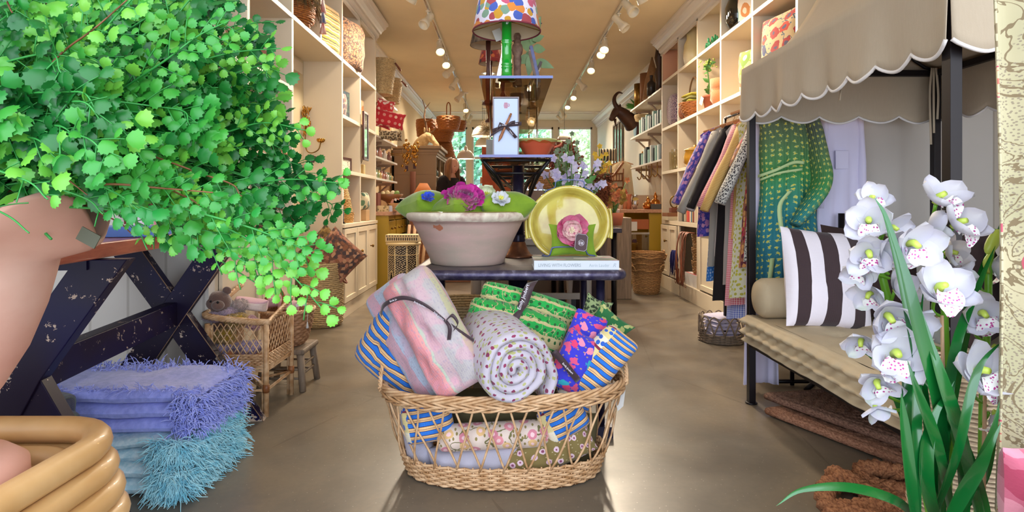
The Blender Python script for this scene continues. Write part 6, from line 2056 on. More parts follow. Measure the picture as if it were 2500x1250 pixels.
obj('handle', B().tube(smoothpath([(0, -.16, .15), (0, -.13, .36), (0, 0, .46), (0, .13, .36), (0, .16, .15)], 6), .010, 8), pm('twig', '#7a5a3c', .7), t)
for i in range(3):
 one('folded_towel', folded(.16, .26, .035, 1, 80 + i, n=10), pm('olive_towel%d' % (i % 2), ('#b8a83c', '#8a8a5c')[i % 2], .95, bump=.5, bs=90), 'olive green towel, %s in the twig-handled basket' % ('lowest', 'middle', 'top')[i], 'towel', (2.08, 6.40, z2_ + .16 + i * .038), 8 * i - 5, group='olive towels')
one('dried_bouquet', fluffy and B().ell((0, 0, 0), (.05, .07, .09)), pm('coppery_dried', '#a86848', .9, var=.5, vs=60, bump=.8, bs=60), 'coppery dried flower bunch beside the twig-handled basket', 'bouquet', (2.02, 6.56, z2_ + .10))
t = thing('potted_plant', 'green flowering stem in a small terracotta pot in the right cubes', 'plant', (2.06, 5.84, z2_ + .001))
obj('pot', B().lathe([(.035, 0), (.06, .12), (.064, .12), (.064, .145), (.056, .145), (.05, .12), (.001, .11)], 20), M_TERRA, t)
b = B(); st = B(); rnd = random.Random(14)
stem = smoothpath([(0, 0, .12), (.01, .01, .25), (-.01, 0, .40), (0, 0, .47)], 5)
st.tube(stem, .006, 6)
for k in range(26):
 p = stem[rnd.randrange(2, len(stem))]
 d = Vector((rnd.gauss(0, 1), rnd.gauss(0, 1), rnd.uniform(-.1, .8)))
 bigleaf(b, p, d, rnd.uniform(.04, .08), .04, k)
obj('stem', st, M_GREENLEAF, t); obj('leaves', b, M_GREENLEAF, t)
b = B()
for k in range(40): b.ell((rnd.gauss(0, .03), rnd.gauss(0, .03), .46 + rnd.gauss(0, .025)), .009, 6, 4)
obj('blossom', b, pm('lime_blossom', '#b8c864', .7), t)
one('price_tag', B().box(-.03, .03, -.001, .001, -.04, .04, M=R('Y', .5)), M_PAPER, 'white square tag on the small terracotta pot', 'tag', (1.985, 5.83, z2_ + .09), -80)
ritem('fur_pot', B().lathe([(.001, 0), (.05, 0), (.085, .06), (.08, .14), (.07, .15), (.085, .17), (.09, .26), (.001, .26)], 20), pm('tan_fur', '#b5784c', .95, bump=1, bs=120, sheen=.5), 'furry tan tied bag right of the small potted plant', 'bag', 2.08, 5.60, z2_)
M_SUZ = floral('suzani_embroidery', '#c8ae84', ['#b02c28', '#c0402c', '#3a4a78', '#a83434'], 10, .36, vine='#4a5a6c', leaf='#5a6a7c', leafsize=.12, ring='#56506c', jag=.3, rand=.6)
M_SUZ2 = floral('green_suzani', '#bfa878', ['#b84030', '#6a8a2c', '#c86a3c'], 9, .5, ring='#e8d8b0', vine='#7a9a2c', rand=.6)
o = one('embroidered_cushion', pillow(.48, .50, .18, 18, .05, 2.2, 91, .008, M=T(0, 0, .25)), M_SUZ, 'large cream cushion with red medallion embroidery in the right cube above the canopy', 'cushion', (2.11, 4.36, z2_ + .004), -78)
o = one('embroidered_cushion', pillow(.36, .36, .16, 16, .04, 2.2, 92, .006, M=T(0, 0, .18)), M_SUZ2, 'green and red swirl embroidered cushion in the right cube above the canopy end', 'cushion', (2.10, 4.84, z2_ + .004), -72)
ritem('glass_vase', B().lathe([(.001, 0), (.06, 0), (.115, .10), (.125, .22), (.085, .33), (.05, .38), (.055, .42), (.001, .42)], 12), pm('dark_glass', '#15130e', .06, coat=1), 'large dark faceted glass vase in the top right cube', 'vase', 2.11, 5.20, z3_)
o = one('ikat_cushion', pillow(.38, .38, .12, 14, .05, 2.2, 93, .006, M=T(0, 0, .19)), floral('ikat', '#dcd0c0', ['#3a8a98', '#c07a3c', '#2c5a88'], 8, .42, ring='#d8c8b0', rand=.3), 'pale ikat-patterned cushion right of the dark glass vase', 'cushion', (2.13, 4.92, z3_ + .004), -70)
ritem('bubble_vase', B().lathe([(.001, 0), (.09, 0), (.11, .1), (.10, .24), (.07, .30), (.075, .44), (.001, .44)], 20), pm('yellow_white_ceramic', '#d8c060', .3, var=.1, c2='#e8e0d0', vs=1.2), 'yellow and white tall vase in the second top right cube', 'vase', 2.10, 6.44, z3_)
for i, (y, x) in enumerate(((5.86, 2.06), (5.78, 2.10), (5.70, 2.06))):
 t = thing('cactus_glass', 'small green cactus tumbler, %s from the back' % ('first', 'second', 'third')[i], 'glass', (x, y, z3_ + .001), group='cactus tumblers on the top right shelf')
 obj('tumbler', B().lathe([(.022, 0), (.028, .07)], 14), glassy('clear_tumbler', '#e8f0ec', .2), t)
 b = B(); rnd = random.Random(i)
 for k in range(7): b.ell((rnd.gauss(0, .014), rnd.gauss(0, .014), .09 + rnd.gauss(0, .02)), (.012, .012, .024), 6, 5)
 obj('cactus', b, pm('cactus_green', '#2c8a58', .5), t)
M_CG = glassy('clear_glass', '#f2f0e4', .25)
for i, (y, x, h_) in enumerate(((7.18, 2.08, .24), (7.10, 2.12, .18), (7.02, 2.06, .26), (6.93, 2.12, .20), (6.84, 2.07, .24))):
 ritem('glass_tumbler', B().lathe([(.001, .004), (.036, 0), (.040, h_)], 14, caps=False), M_CG, 'clear glass tumbler, %s from the back in the furthest lower right cube' % ORD[i], 'glass', x, y, z1_, group='clear glasses in the lower right cube')
t = thing('lidded_jar', 'mustard glazed round lidded jar in the right cubes', 'jar', (2.12, 6.44, z1_ + .001))
obj('jar_body', B().lathe([(.001, 0), (.09, 0), (.125, .06), (.13, .12), (.11, .18), (.12, .19), (.12, .20), (.001, .20)], 24), pm('mustard_glaze', '#b8862c', .2, coat=.6, var=.3, vs=12), t)
obj('lid', B().lathe([(.115, .20), (.06, .225), (.015, .232), (.02, .25), (.001, .258)], 24), pm('mustard_glaze'), t) if False else obj('lid', B().lathe([(.115, .20), (.06, .225), (.015, .232), (.02, .25), (.001, .258)], 24), MATS['mustard_glaze'], t)
ritem('glass_jar', B().lathe([(.001, 0), (.07, 0), (.09, .1), (.06, .24), (.03, .28), (.035, .32), (.001, .32)], 18), pm('green_glass', '#8a9a2c', .08, coat=1), 'olive green glass jar behind the mustard lidded jar', 'jar', 2.16, 6.20, z1_)
zb = RZ[0]
t = thing('desk_ornament', 'brass and leather looped ornament standing on books in the far lower cube', 'ornament', (2.08, 7.10, zb + .095))
obj('loop', B().tube([(.05 * cos(a * pi / 12), .0, .13 + .07 * sin(a * pi / 12)) for a in range(24)], .008, 6, closed=True), M_OLDBRASS, t)
obj('base', B().box(-.05, .05, -.05, .05, 0, .06), M_LEATHER, t, bevel=.004)
for i, (c, nme) in enumerate((('#c8bca0', 'cream'), ('#8a5a3c', 'brown'))):
 ritem('book', B().box(-.09, .09, -.12, .12, 0, .045), pm('bk%d' % i, c, .6), '%s book lying under the looped brass ornament' % nme, 'book', 2.08, 7.10, zb + i * .046, -84, bevel=.002)
rnd = random.Random(17)
yy = 6.60; i = 0
for c in ('#5a5348', '#3c3a34', '#c8b8a0', '#8a8070', '#d0602c', '#c03c3c', '#b8342c', '#d8c8b0', '#4a6a8a', '#a88a4c', '#7a2c34', '#d0c0a8'):
 w_ = rnd.uniform(.028, .045)
 hh = rnd.uniform(.24, .32)
 yy -= w_ + .002
 one('book', B().box(-.09, .09, -w_ / 2, w_ / 2, 0, hh), pm('spine_' + c[1:], c, .6), 'upright book, %s from the back in the lower right cube' % (ORD[i] if i < 10 else ('eleventh', 'twelfth')[i - 10]), 'book', (2.11, yy + w_ / 2, zb + .001), 0, group='books standing in the lower right cube', bevel=.001)
 i += 1
t = thing('leather_straps', 'bunch of brown leather straps hanging out of the low open cube', 'strap', (1.93, 6.22, .74))
rnd = random.Random(21)
for k in range(9):
 y0 = rnd.uniform(-.12, .16)
 pts = smoothpath([(.08, y0, .0), (-.01, y0 + .01, -.02), (-.04, y0 + rnd.uniform(-.1, .1), -.25), (-.05, y0 + rnd.uniform(-.1, .1), -.50), (-.03, y0 + .04 + rnd.uniform(-.08, .08), -.57), (-.035, y0 + .07, -.40)], 6)
 obj('strap', B().ribbon(pts, .024, Vector((rnd.uniform(-.4, .4), 1, .2))), M_LEATHER, t, solid=.003)
t = thing('tassel', 'navy blue tassel bunch hanging beside the leather straps', 'tassel', (1.90, 6.50, .50))
b = B()
for k in range(60):
 a = rnd.uniform(0, 6.28)
 b.tube(smoothpath([(0, 0, .02), (.03 * cos(a), .05 * sin(a), 0), (.04 * cos(a), .08 * sin(a), -rnd.uniform(.08, .28))], 3), .004, 4)
obj('tassel_threads', b, pm('navy_yarn', '#1c1c5c', .9), t)
for i, (c, nm) in enumerate((('#b08a5c', 'lowest'), ('#a07a50', 'middle'), ('#b89468', 'topmost'))):
 ritem('tray_basket', weave([(.12, 0), (.14, .14)], 9, 24, .003), M_STRAW, 'flat straw basket, %s in the low open right cube' % nm, 'basket', 2.14, 6.18, .30 + i * .142 + (.0), group='straw baskets in the low open cube')
ritem('striped_box', B().box(-.20, .20, -.12, .12, 0, .14), stripes('red_white_band', [(0, '#d8d0c8'), (.35, '#b82838'), (.65, '#d8d0c8')], .07, 1), 'white box with red stripes at the bottom of the low open cube', 'box', 2.12, 6.22, .152)
t = thing('straw_basket', 'stack-like tall straw basket with looped handles standing before the yellow counter', 'basket', (PX(1578, 6.75), 6.75, 0))
sb = obj('basket_body', weave([(.135, 0), (.15, .03), (.175, .25), (.205, .42), (.215, .49)], 36, 30, .003), M_STRAW, t)
for z in (.28, .36, .43):
 obj('rim_ring', B().tube([((.19 + (z - .28) * .17) * cos(a * pi / 20), (.19 + (z - .28) * .17) * sin(a * pi / 20), z + .008 * sin(a)) for a in range(40)], .008, 6, closed=True), M_STRAW, t)
for (a, z) in ((3.3, .44), (3.5, .37), (3.7, .31), (5.4, .32), (-.1, .43), (.3, .47)):
 c_, s_ = cos(a), sin(a)
 r_ = .205
 obj('loop_handle', B().tube(smoothpath([(r_ * c_ - .035 * s_, r_ * s_ + .035 * c_, z - .04), (r_ * 1.12 * c_ - .02 * s_, r_ * 1.12 * s_ + .02 * c_, z + .02), (r_ * 1.12 * c_ + .02 * s_, r_ * 1.12 * s_ - .02 * c_, z + .02), (r_ * c_ + .035 * s_, r_ * s_ - .035 * c_, z - .04)], 5), .009, 6), M_STRAW, t)
# --- far left: bracket shelves
def wallshelf(sg, x0, x1, y0, y1, z, label, nbr=3):
 xa = XL if sg > 0 else XR
 t = thing('wall_shelf', label, 'shelf', ((x0 + x1) / 2, (y0 + y1) / 2, z))
 obj('board', B().box(x0, x1, y0, y1, z - .025, z), M_TRIMW, t, world=True, bevel=.002)
 for k in range(nbr):
  y = y0 + .12 + (y1 - y0 - .24) * k / max(1, nbr - 1)
  xo = x1 if sg > 0 else x0
  L_ = (xo - xa) * .8
  b = B().box(*sorted((xa, xa + L_)), y - .012, y + .012, z - .06, z - .025).box(*sorted((xa, xa + sg * .03)), y - .012, y + .012, z - .24, z - .06)
  b.tube([(xa + sg * .02, y, z - .22), (xa + L_ * .85, y, z - .05)], .014, 4)
  obj('bracket', b, pm('shelf_bracket', '#a8907c', .5), t, world=True)
 return t
LS = [2.37, 1.866, 1.616, 1.36]
nm4 = ('highest', 'second highest', 'second lowest', 'lowest')
for z, n_ in zip(LS, nm4):
 wallshelf(1, XL, -1.52, 6.60, 8.0, z, '%s white bracket shelf on the left wall beyond the built-in shelving' % n_)
def litem(name, b, m, label, cat, u, y, z, **k):
 return one(name, b, m, label, cat, (PX(u, y), y, z + .001), **k)
for (u, y, r1, r2, h_, lb) in ((932, 6.95, .12, .17, .42, 'tall straw basket with leather handle on the highest left bracket shelf'), (956, 7.55, .10, .14, .32, 'smaller straw basket further along the highest left bracket shelf')):
 t = thing('straw_basket', lb, 'basket', (PX(u, y), y, LS[0] + .001))
 obj('basket_body', weave([(r1, 0), (r2, h_ * .8), (r2 * .95, h_)], 20, 24, .003), M_PALESTRAW, t)
 obj('handle', B().tube(smoothpath([(r2, -.05, h_ * .9), (r2 + .05, -.02, h_ * .75), (r2 + .05, .02, h_ * .72), (r2, .05, h_ * .9)], 4), .010, 6), M_LEATHER, t)
M_REDF = floral('red_dot_print', '#b01828', ['#d8b0a0', '#c88078'], 16, .26, rand=.2)
M_REDF2 = floral('red_ikat_print', '#c03038', ['#e8d0c8', '#b81c2c'], 26, .42, jag=.5)
soft('red_cushion', 'red patterned tasselled cushion standing upright on the left bracket shelves', 'cushion', 937, 278, 7.0, .22, .36, .10, 12, M_REDF2, 0, 20, 101, pinch=.07, sq=2)
soft('red_cushion', 'deep red dotted cushion with tassels lying across the left bracket shelf', 'cushion', 950, 291, 6.95, .38, .20, .12, 12, M_REDF, 0, 10, 102, pinch=.08, sq=2)
soft('pouch', 'brown leopard-like printed pouch on the second left bracket shelf', 'pouch', 948, 330, 7.0, .22, .11, .10, 0, floral('leopard', '#b0a080', ['#4a3a28', '#5c4a34'], 40, .42), 0, 12, 103)
soft('pouch', 'second brown printed pouch further along the left bracket shelf', 'pouch', 966, 333, 7.6, .16, .12, .10, 0, MATS['leopard'], 0, 12, 104)
rnd = random.Random(31)
BT = [pm('bottle_%s' % c[1:], c, .15, coat=.5) for c in ('#b07a6c', '#9a6a5c', '#e0d8c8', '#8a9a6c', '#c8a86c')]
def bottle(h_, r_):
 return B().lathe([(.001, 0), (r_, 0), (r_, h_ * .6), (r_ * .35, h_ * .75), (r_ * .35, h_ * .95), (r_ * .42, h_), (.001, h_)], 10)
for i in range(9):
 y = 6.70 + i * .14
 one('bottle', bottle(.13, .032), BT[i % 3], 'small bottle, %s from the front on the second lowest left bracket shelf' % ORD[i], 'bottle', (-1.60 + .03 * (i % 2), y, LS[2] + .001), group='bottles on the left bracket shelves')
 one('jar', bottle(.11, .04), BT[(i + 1) % 5], 'printed jar, %s from the front on the lowest left bracket shelf' % ORD[i], 'jar', (-1.58, y, LS[3] + .001), group='jars on the left bracket shelves')
one('flower_bunch', B().ell((0, 0, 0), (.06, .06, .10)).ell((.02, -.03, .09), .04), pm('pink_orange_bunch', '#c87860', .8, var=.4, vs=30, c2='#d8a84c'), 'pink and orange artificial flower bunch at the front of the left bracket shelves', 'flowers', (-1.62, 6.68, LS[1] - .12))
M_YEL = pm('mustard_paint', '#b08e1c', .45, var=.06, vs=4)
M_COUNTER = wood('counter_wood', '#a8785c', '#c89a7c', 3, 1, .4)
t = thing('counter', 'mustard yellow counter cabinet with pinkish wooden top along the left wall', 'counter', (-1.6, 7.8, 0))
b = B().box(XL + .02, -1.36, 6.62, 6.66, 0, .915).box(XL + .02, -1.40, 6.66, 9.0, 0, .12).box(XL + .02, -1.80, 6.66, 9.0, .12, .915)
for y in (7.1, 7.55, 8.0, 8.5, 8.98): b.box(XL + .02, -1.38, y - .02, y + .02, .12, .915)
b.box(XL + .02, -1.38, 6.66, 9.0, .86, .915).box(XL + .02, -1.38, 6.66, 9.0, .62, .65)
obj('carcass', b, M_YEL, t, world=True, bevel=.003)
obj('worktop', B().box(XL + .01, -1.33, 6.60, 9.02, .915, .96), M_COUNTER, t, world=True, bevel=.004)
for i, y in enumerate((6.68, 7.12, 7.57, 8.02, 8.52)):
 dr = obj('drawer', B().box(-1.40, -1.365, y + .02, y + .40, .67, .85), M_YEL, t, world=True, bevel=.004)
 for q_y in (.12, .30):
  k = obj('knob', B().ell((-1.35 + 1.6, y + q_y - 7.8, .76), (.014, .014, .014), 8, 6), M_OLDBRASS, dr)
 if i in (0, 3): obj('door', B().box(-1.40, -1.37, y + .02, y + .40, .14, .60), M_YEL, t, world=True, bevel=.006)
def citem(name, b, m, label, cat, u, y, z=.961, **k):
 x = PX(u, y)
 return one(name, b, m, label, cat, (x, y, z), **k)
t = thing('pedestal_bowl', 'brown wooden pedestal bowl of ceramics on the left counter', 'bowl', (PX(952, 7.2), 7.2, .961))
obj('bowl_body', B().lathe([(.001, 0), (.08, 0), (.03, .03), (.03, .09), (.06, .12), (.13, .15), (.165, .21), (.160, .212), (.12, .165), (.001, .14)], 28), pm('walnut', '#8a5a34', .4), t)
for i, (dx, dz, c, nm) in enumerate(((-.08, .20, '#d8c89a', 'cream'), (-.03, .21, '#ccb888', 'tan'), (.03, .21, '#d8cba8', 'pale'), (.08, .21, '#7a9a4c', 'green'))):
 one('gourd', B().ell((0, 0, 0), (.035, .04, .05), rot=R('Y', .3 * (i - 1))), pm('gourd%d' % i, c, .6), '%s ceramic gourd in the pedestal bowl on the left counter' % nm, 'ornament', (PX(952, 7.2) + dx, 7.2, .961 + dz), group=None)
citem('printed_box', B().box(-.07, .07, -.05, .05, 0, .07), floral('cream_lace', '#cdb88c', ['#a08a5c', '#8a7a58'], 30, .4, coord='Object'), 'cream patterned box at the front of the left counter', 'box', 936, 6.75)
citem('glass_jar', B().box(-.03, .03, -.03, .03, 0, .07), pm('white_blue_label', '#c4c8d8', .4), 'white labelled block beside the patterned box on the left counter', 'box', 953, 6.78)
citem('book', B().box(-.02, .02, -.08, .08, 0, .22), pm('red_brown_spine', '#6a2c1c', .5), 'red-brown book standing at the front end of the left counter', 'book', 922, 6.78)
citem('straw_basket', weave([(.10, 0), (.13, .10)], 9, 22, .003), pm('paper_basket', '#c89a6c', .8), 'tan paper basket of soaps on the left counter', 'basket', 975, 6.85)
for i in range(4):
 one('soap', B().box(-.05, .05, -.02, .02, 0, .05, M=R('Y', .6 - .2 * i)), M_PAPER if i % 2 else BT[0], '%s wrapped soap in the tan paper basket' % ('first', 'second', 'third', 'fourth')[i], 'soap', (PX(962 + 8 * i, 6.85), 6.85, 1.04 + .01 * i), group='wrapped soaps on the left counter')
for i in range(6):
 one('bottle', bottle(.20, .03), BT[(i + 2) % 5], 'tall bottle, %s from the front on the left counter' % ORD[i], 'bottle', (-1.72, 6.85 + i * .16, .961), group='tall bottles on the left counter')
t = thing('pot_basket', 'orange-brown tray of small things behind the green cushions on the left counter', 'tray', (PX(985, 7.8), 7.8, .961))
obj('tray_body', B().box(-.14, .14, -.10, .10, 0, .08), pm('orange_wood', '#a85a2c', .5), t, bevel=.01)
t = thing('table_lamp', 'lamp with glowing orange-brown conical shade and cream base on the left counter', 'lamp', (PX(1034, 8.2), 8.2, .961))
obj('lamp_base', B().lathe([(.001, 0), (.06, 0), (.05, .02), (.02, .04), (.045, .08), (.02, .13), (.012, .17), (.012, .25), (.001, .25)], 16, caps=False), M_CREAMCER, t)
obj('lamp_shade', B().lathe([(.165, .20), (.055, .385)], 32, caps=False), pm('orange_shade', '#a8622c', .8, emit='#c8703a', es=.35), t, solid=.002)
obj('bulb', B().ell((0, 0, .25), .03, 10, 8), MATS['warm_bulb'], t)
l_ = light('lamp_light', 'POINT', (0, 0, .25), 8, WARM, shadow_soft_size=.04); l_.parent = t
def m_inlay():
 n = NM('bone_inlay', .4, coord='UV')
 src = n.map((1, 1, 1))
 sp = n.sep()
 v = n.vor(38, src=n.map((1, 1.6, 1), rot=(0, 0, .78)), rand=.35, dims='2D')
 k = n.math('LESS_THAN', v, .31)
 n.col(n.mix(k, hx('#2a1c18'), hx('#d8c49c')))
 return n.m
M_INL = m_inlay()
M_BONE = pm('bone_trim', '#d2b98a', .45)
t = thing('side_table', 'octagonal dark side table with bone inlay and pointed arches beside the yellow counter', 'table', (PX(985, 5.95), 5.95, 0))
k = .66
b = B(); bt = B(); ae = B()
r_ = .155
for i in range(8):
 a0, a1 = pi / 8 + i * pi / 4, pi / 8 + (i + 1) * pi / 4
 p0 = Vector((r_ * cos(a0), r_ * sin(a0), 0)); p1 = Vector((r_ * cos(a1), r_ * sin(a1), 0))
 mid = (p0 + p1) / 2
 d = (p1 - p0); W_ = d.length; d = d.normalized()
 M_ = Matrix(((d.x, -d.y, 0, mid.x), (d.y, d.x, 0, mid.y), (0, 0, 1, 0), (0, 0, 0, 1)))
 arch = [(-.036, 0), (-.036, .24), (-.03, .30), (-.018, .345), (0, .37), (.018, .345), (.03, .30), (.036, .24), (.036, 0)]
 pts = [(-W_ / 2, 0)] + arch + [(W_ / 2, 0), (W_ / 2, k - .10), (-W_ / 2, k - .10)]
 lo = [(-W_ / 2, 0, -.036), ]
 for sgn in (-1, 1):
  xs_ = [(sgn * abs(x), z) for x, z in arch[:5]]
  for q in range(4):
   (xa_, za), (xb_, zb_) = xs_[q], xs_[q + 1]
   b.add([(sgn * W_ / 2, 0, za), (xa_, 0, za), (xb_, 0, zb_), (sgn * W_ / 2, 0, zb_)], [(0, 1, 2, 3)], 0, False, [(sgn * W_ / 2, za), (xa_, za), (xb_, zb_), (sgn * W_ / 2, zb_)], M_)
 b.add([(-W_ / 2, 0, .37), (W_ / 2, 0, .37), (W_ / 2, 0, k - .03), (-W_ / 2, 0, k - .03)], [(0, 1, 2, 3)], 0, False, [(-W_ / 2, .37), (W_ / 2, .37), (W_ / 2, k - .03), (-W_ / 2, k - .03)], M_)
 ae.tube([M_ @ Vector((x, -.004 * 0, z)) + Vector((mid.x, mid.y, 0)).normalized() * .004 for x, z in arch], .005, 5)
 ae.tube([(p0.x * 1.02, p0.y * 1.02, 0), (p0.x * 1.02, p0.y * 1.02, k - .03)], .006, 5)
 ae.tube([p0 * 1.02 + Vector((0, 0, k - .13)), p1 * 1.02 + Vector((0, 0, k - .13))], .005, 5)
obj('inlaid_panel', b, M_INL, t, solid=.006)
obj('bone_edging', ae, M_BONE, t)
obj('tabletop', B().lathe([(.001, k - .035), (.18, k - .035), (.185, k - .02), (.18, k - .005), (.001, k)], 8), M_BONE, t)
t = thing('inlaid_box', 'rectangular cream and dark inlaid box on top of the octagonal side table', 'box', (PX(985, 5.95), 5.95, k + .001))
obj('box_body', B().box(-.17, .17, -.09, .09, 0, .075), M_BONE, t, bevel=.004)
b = B()
for i in range(14): b.box(-.15 + i * .0225, -.138 + i * .0225, -.0915, -.0905, .015, .045, M=None)
obj('inlay_band', b, pm('dark_inlay', '#2a1c18', .4), t)
b = B()
for i in range(12): b.box(-.16 + i * .028, -.147 + i * .028, -.0915, -.0905, .056, .066)
obj('inlay_border', b, pm('dark_inlay'  , '#2a1c18', .4), t)
t = thing('bamboo_bundle', 'bundle of pale bamboo poles leaning behind the octagonal table', 'bundle', (PX(1008, 6.9), 6.9, 0))
for i in range(4):
 obj('pole', B().tube([(i * .06 - .1, 0, 0), (i * .07 - .05, .05, .80)], .018, 8), pm('pale_bamboo', '#d8b088', .5), t)
M_DRES = pm('dresser_paint', '#a89070', .6, var=.05, vs=4)
t = thing('dresser', 'tall grey-beige open dresser with cornice on the left, shelves facing the room', 'dresser', (-1.45, 10.4, 0))
x0, x1, y0, y1, zt = -1.80, PX(1063, 9.0), 9.1, 11.8, 1.80
b = B().box(x0, x1, y0, y0 + .03, 0, zt).box(x0, x1, y1 - .03, y1, 0, zt).box(x0, x0 + .02, y0, y1, 0, zt).box(x0, x1, y0, y1, zt, zt + .03)
for z in (.1, .9, 1.2, 1.5): b.box(x0, x1 - .01, y0 + .03, y1 - .03, z - .02, z)
b.box(x0, x1, y0, y1, .0, .08)
obj('carcass', b, M_DRES, t, world=True)
b = B()
for i, (o_, z) in enumerate(((.02, zt + .03), (.05, zt + .07), (.09, zt + .12))): b.box(x0, x1 + o_, y0 - o_, y1 + o_, z, z + .045)
obj('cornice', b, M_DRES, t, world=True, bevel=.004)
obj('panel_moulding', B().box(x0 + .02, x1 - .02, y0 - .01, y0, 1.52, 1.54), M_DRES, t, world=True)
for y in (9.8, 10.5, 11.2):
 obj('turned_column', B().cyl((x1 - .03, y, .9), (x1 - .03, y, zt), .02, n=10), M_DRES, t, world=True)
rnd = random.Random(41)
for j, z in enumerate((.9, 1.2, 1.5)):
 for i in range(7):
  c = ('#8a4a34', '#d8ccb8', '#6a6a70', '#a88a5c', '#4a5a4c')[(i + j) % 5]
  one('crockery', B().lathe([(.001, 0), (.04, 0), (.07, .07), (.06, .12), (.03, .15), (.001, .15)], 12), pm('crock_' + c[1:], c, .3), 'pot, %s from the front on the %s shelf of the beige dresser' % (ORD[i], ('lowest', 'middle', 'upper')[j]), 'pot',
   (x1 - .14, 9.35 + i * .34, z + .001), group='pots on the beige dresser')
M_STAG = pm('stag_fur', '#a88a5c', .95, var=.3, vs=18, c2='#c8ae84', bump=.6, bs=120)
M_ANT = pm('antler', '#5a3c28', .6, var=.4, vs=20, c2='#8a6a4c')
def skin(name, chains, mat, parent, sub=1):
 """one continuous body grown over connected joints; chains = [[(point, radius) ...]], shared points merge"""
 vs, es, rs, key = [], [], [], {}
 for ch in chains:
  prev = None
  for p, r_ in ch:
   kk = tuple(round(q, 4) for q in p)
   if kk not in key:
    key[kk] = len(vs); vs.append(kk); rs.append(r_)
   i = key[kk]
   if prev is not None and prev != i: es.append((prev, i))
   prev = i
 me = bpy.data.meshes.new(name)
 me.from_pydata(vs, es, [])
 me.materials.append(mat)
 o = bpy.data.objects.new(name, me); COL.objects.link(o)
 if parent is not None: o.parent = parent
 md = o.modifiers.new('skin', 'SKIN'); md.use_smooth_shade = True
 md.branch_smoothing = .6
 lay = me.skin_vertices[0].data if me.skin_vertices else me.attributes and None
 if lay is None: return o
 for i, r_ in enumerate(rs):
  lay[i].radius = (r_, r_) if not isinstance(r_, tuple) else r_
  lay[i].use_root = (i == 0)
 s = o.modifiers.new('sub', 'SUBSURF'); s.levels = sub; s.render_levels = sub
 return o
t = thing('stag_head', 'mounted stag head with branching antlers standing on the beige dresser', 'taxidermy', (PX(1035, 9.3), 9.35, 1.985))
def sp_(u, v, dy=0):
 p = P(u, v, 9.35 + dy); return (p.x - t.location.x, dy, p.z - t.location.z)
b = B()
neck = smoothpath([sp_(1022, 378, .05), sp_(1024, 358, .03), sp_(1035, 342, .0), sp_(1045, 334, -.02)], 6)
b.tube(neck, [.125 - .05 * i / (len(neck) - 1) for i in range(len(neck))], 16)
hd = smoothpath([sp_(1040, 333, 0), sp_(1050, 336, -.05), sp_(1060, 346, -.10), sp_(1070, 359, -.15)], 6)
b.tube(hd, [.07, .072, .072, .072, .07, .068, .064, .06, .056, .052, .048, .045, .043, .042, .042, .042, .04, .034, .02][:len(hd)], 14)
b.ell(sp_(1036, 318, .03), (.016, .02, .05), 8, 6).ell(sp_(1048, 318, -.03), (.012, .02, .04), 8, 6)
obj('head', b, M_STAG, t)
obj('eye', B().ell(sp_(1050, 333, -.10), .012, 8, 6), M_BLACK, t)
obj('nose', B().ell(sp_(1071, 360, -.15), (.02, .02, .014), 8, 6), M_BLACK, t)
b = B()
def ant(pts, r0):
 pp = smoothpath(pts, 5)
 b.tube(pp, [r0 * (1 - .75 * i / (len(pp) - 1)) for i in range(len(pp))], 8)
ant([sp_(1042, 325), sp_(1040, 305, -.02), sp_(1036, 285, -.04), sp_(1038, 265, -.03), sp_(1031, 244, -.02)], .022)
ant([sp_(1038, 265, -.03), sp_(1044, 258, -.03), sp_(1050, 250, -.05)], .012)
ant([sp_(1038, 297, -.03), sp_(1048, 293, -.06), sp_(1057, 285, -.08)], .012)
ant([sp_(1050, 325, -.03), sp_(1060, 318, -.10), sp_(1062, 308, -.16), sp_(1056, 300, -.18)], .015)
obj('antlers', b, M_ANT, t)
def fbasket(label, u, v, y, r1, r2, h_, m=M_WICKER, hang=False, hd=False):
 p = P(u, v, y)
 t = thing('wicker_basket', label, 'basket', p)
 obj('basket_body', weave([(r1, 0), (r2, h_ * .7), (r2 * .97, h_)], 10, 20, .006), m, t)
 if hd: obj('handle', B().tube(smoothpath([(-.03, 0, h_), (-.03, 0, h_ + .18), (0, 0, h_ + .24), (.03, 0, h_ + .18), (.03, 0, h_)], 4), .010, 6), m, t)
 return t
fbasket('large brown oval basket hanging from the ceiling left of centre', 1095, 318, 9.5, .16, .20, .22, hd=True)
fbasket('smaller brown basket hanging behind the large oval one', 1117, 320, 10.4, .13, .16, .18)
fbasket('square brown basket behind the stag antlers on the dresser', 1042, 334, 10.2, .17, .19, .30)
fbasket('open brown basket leaning behind the stag head', 1075, 348, 10.0, .18, .24, .22)
fbasket('tall brown willow hamper right of the stag head on the dresser', 1085, 385, 10.2, .20, .12, .42)
fbasket('brown round basket under the stag chin on the dresser', 1052, 374, 9.55, .14, .12, .12)
one('wood_planks', B().box(XL + .002, XL + .03, 8.3, 9.05, .0, 2.75), wood('rough_planks', '#8a6a44', '#b8966c', 3, 2, .8), 'rough brown wooden boards against the left wall beyond the shelves', 'boards')
one('rug_roll', B().cyl((0, 0, 0), (0, 0, 1.55), .045, n=14), pm('rug_brown', '#6a3a24', .9), 'tall brown rolled rug standing left of the beige dresser', 'rug', (PX(1008, 8.85), 8.85, 0))
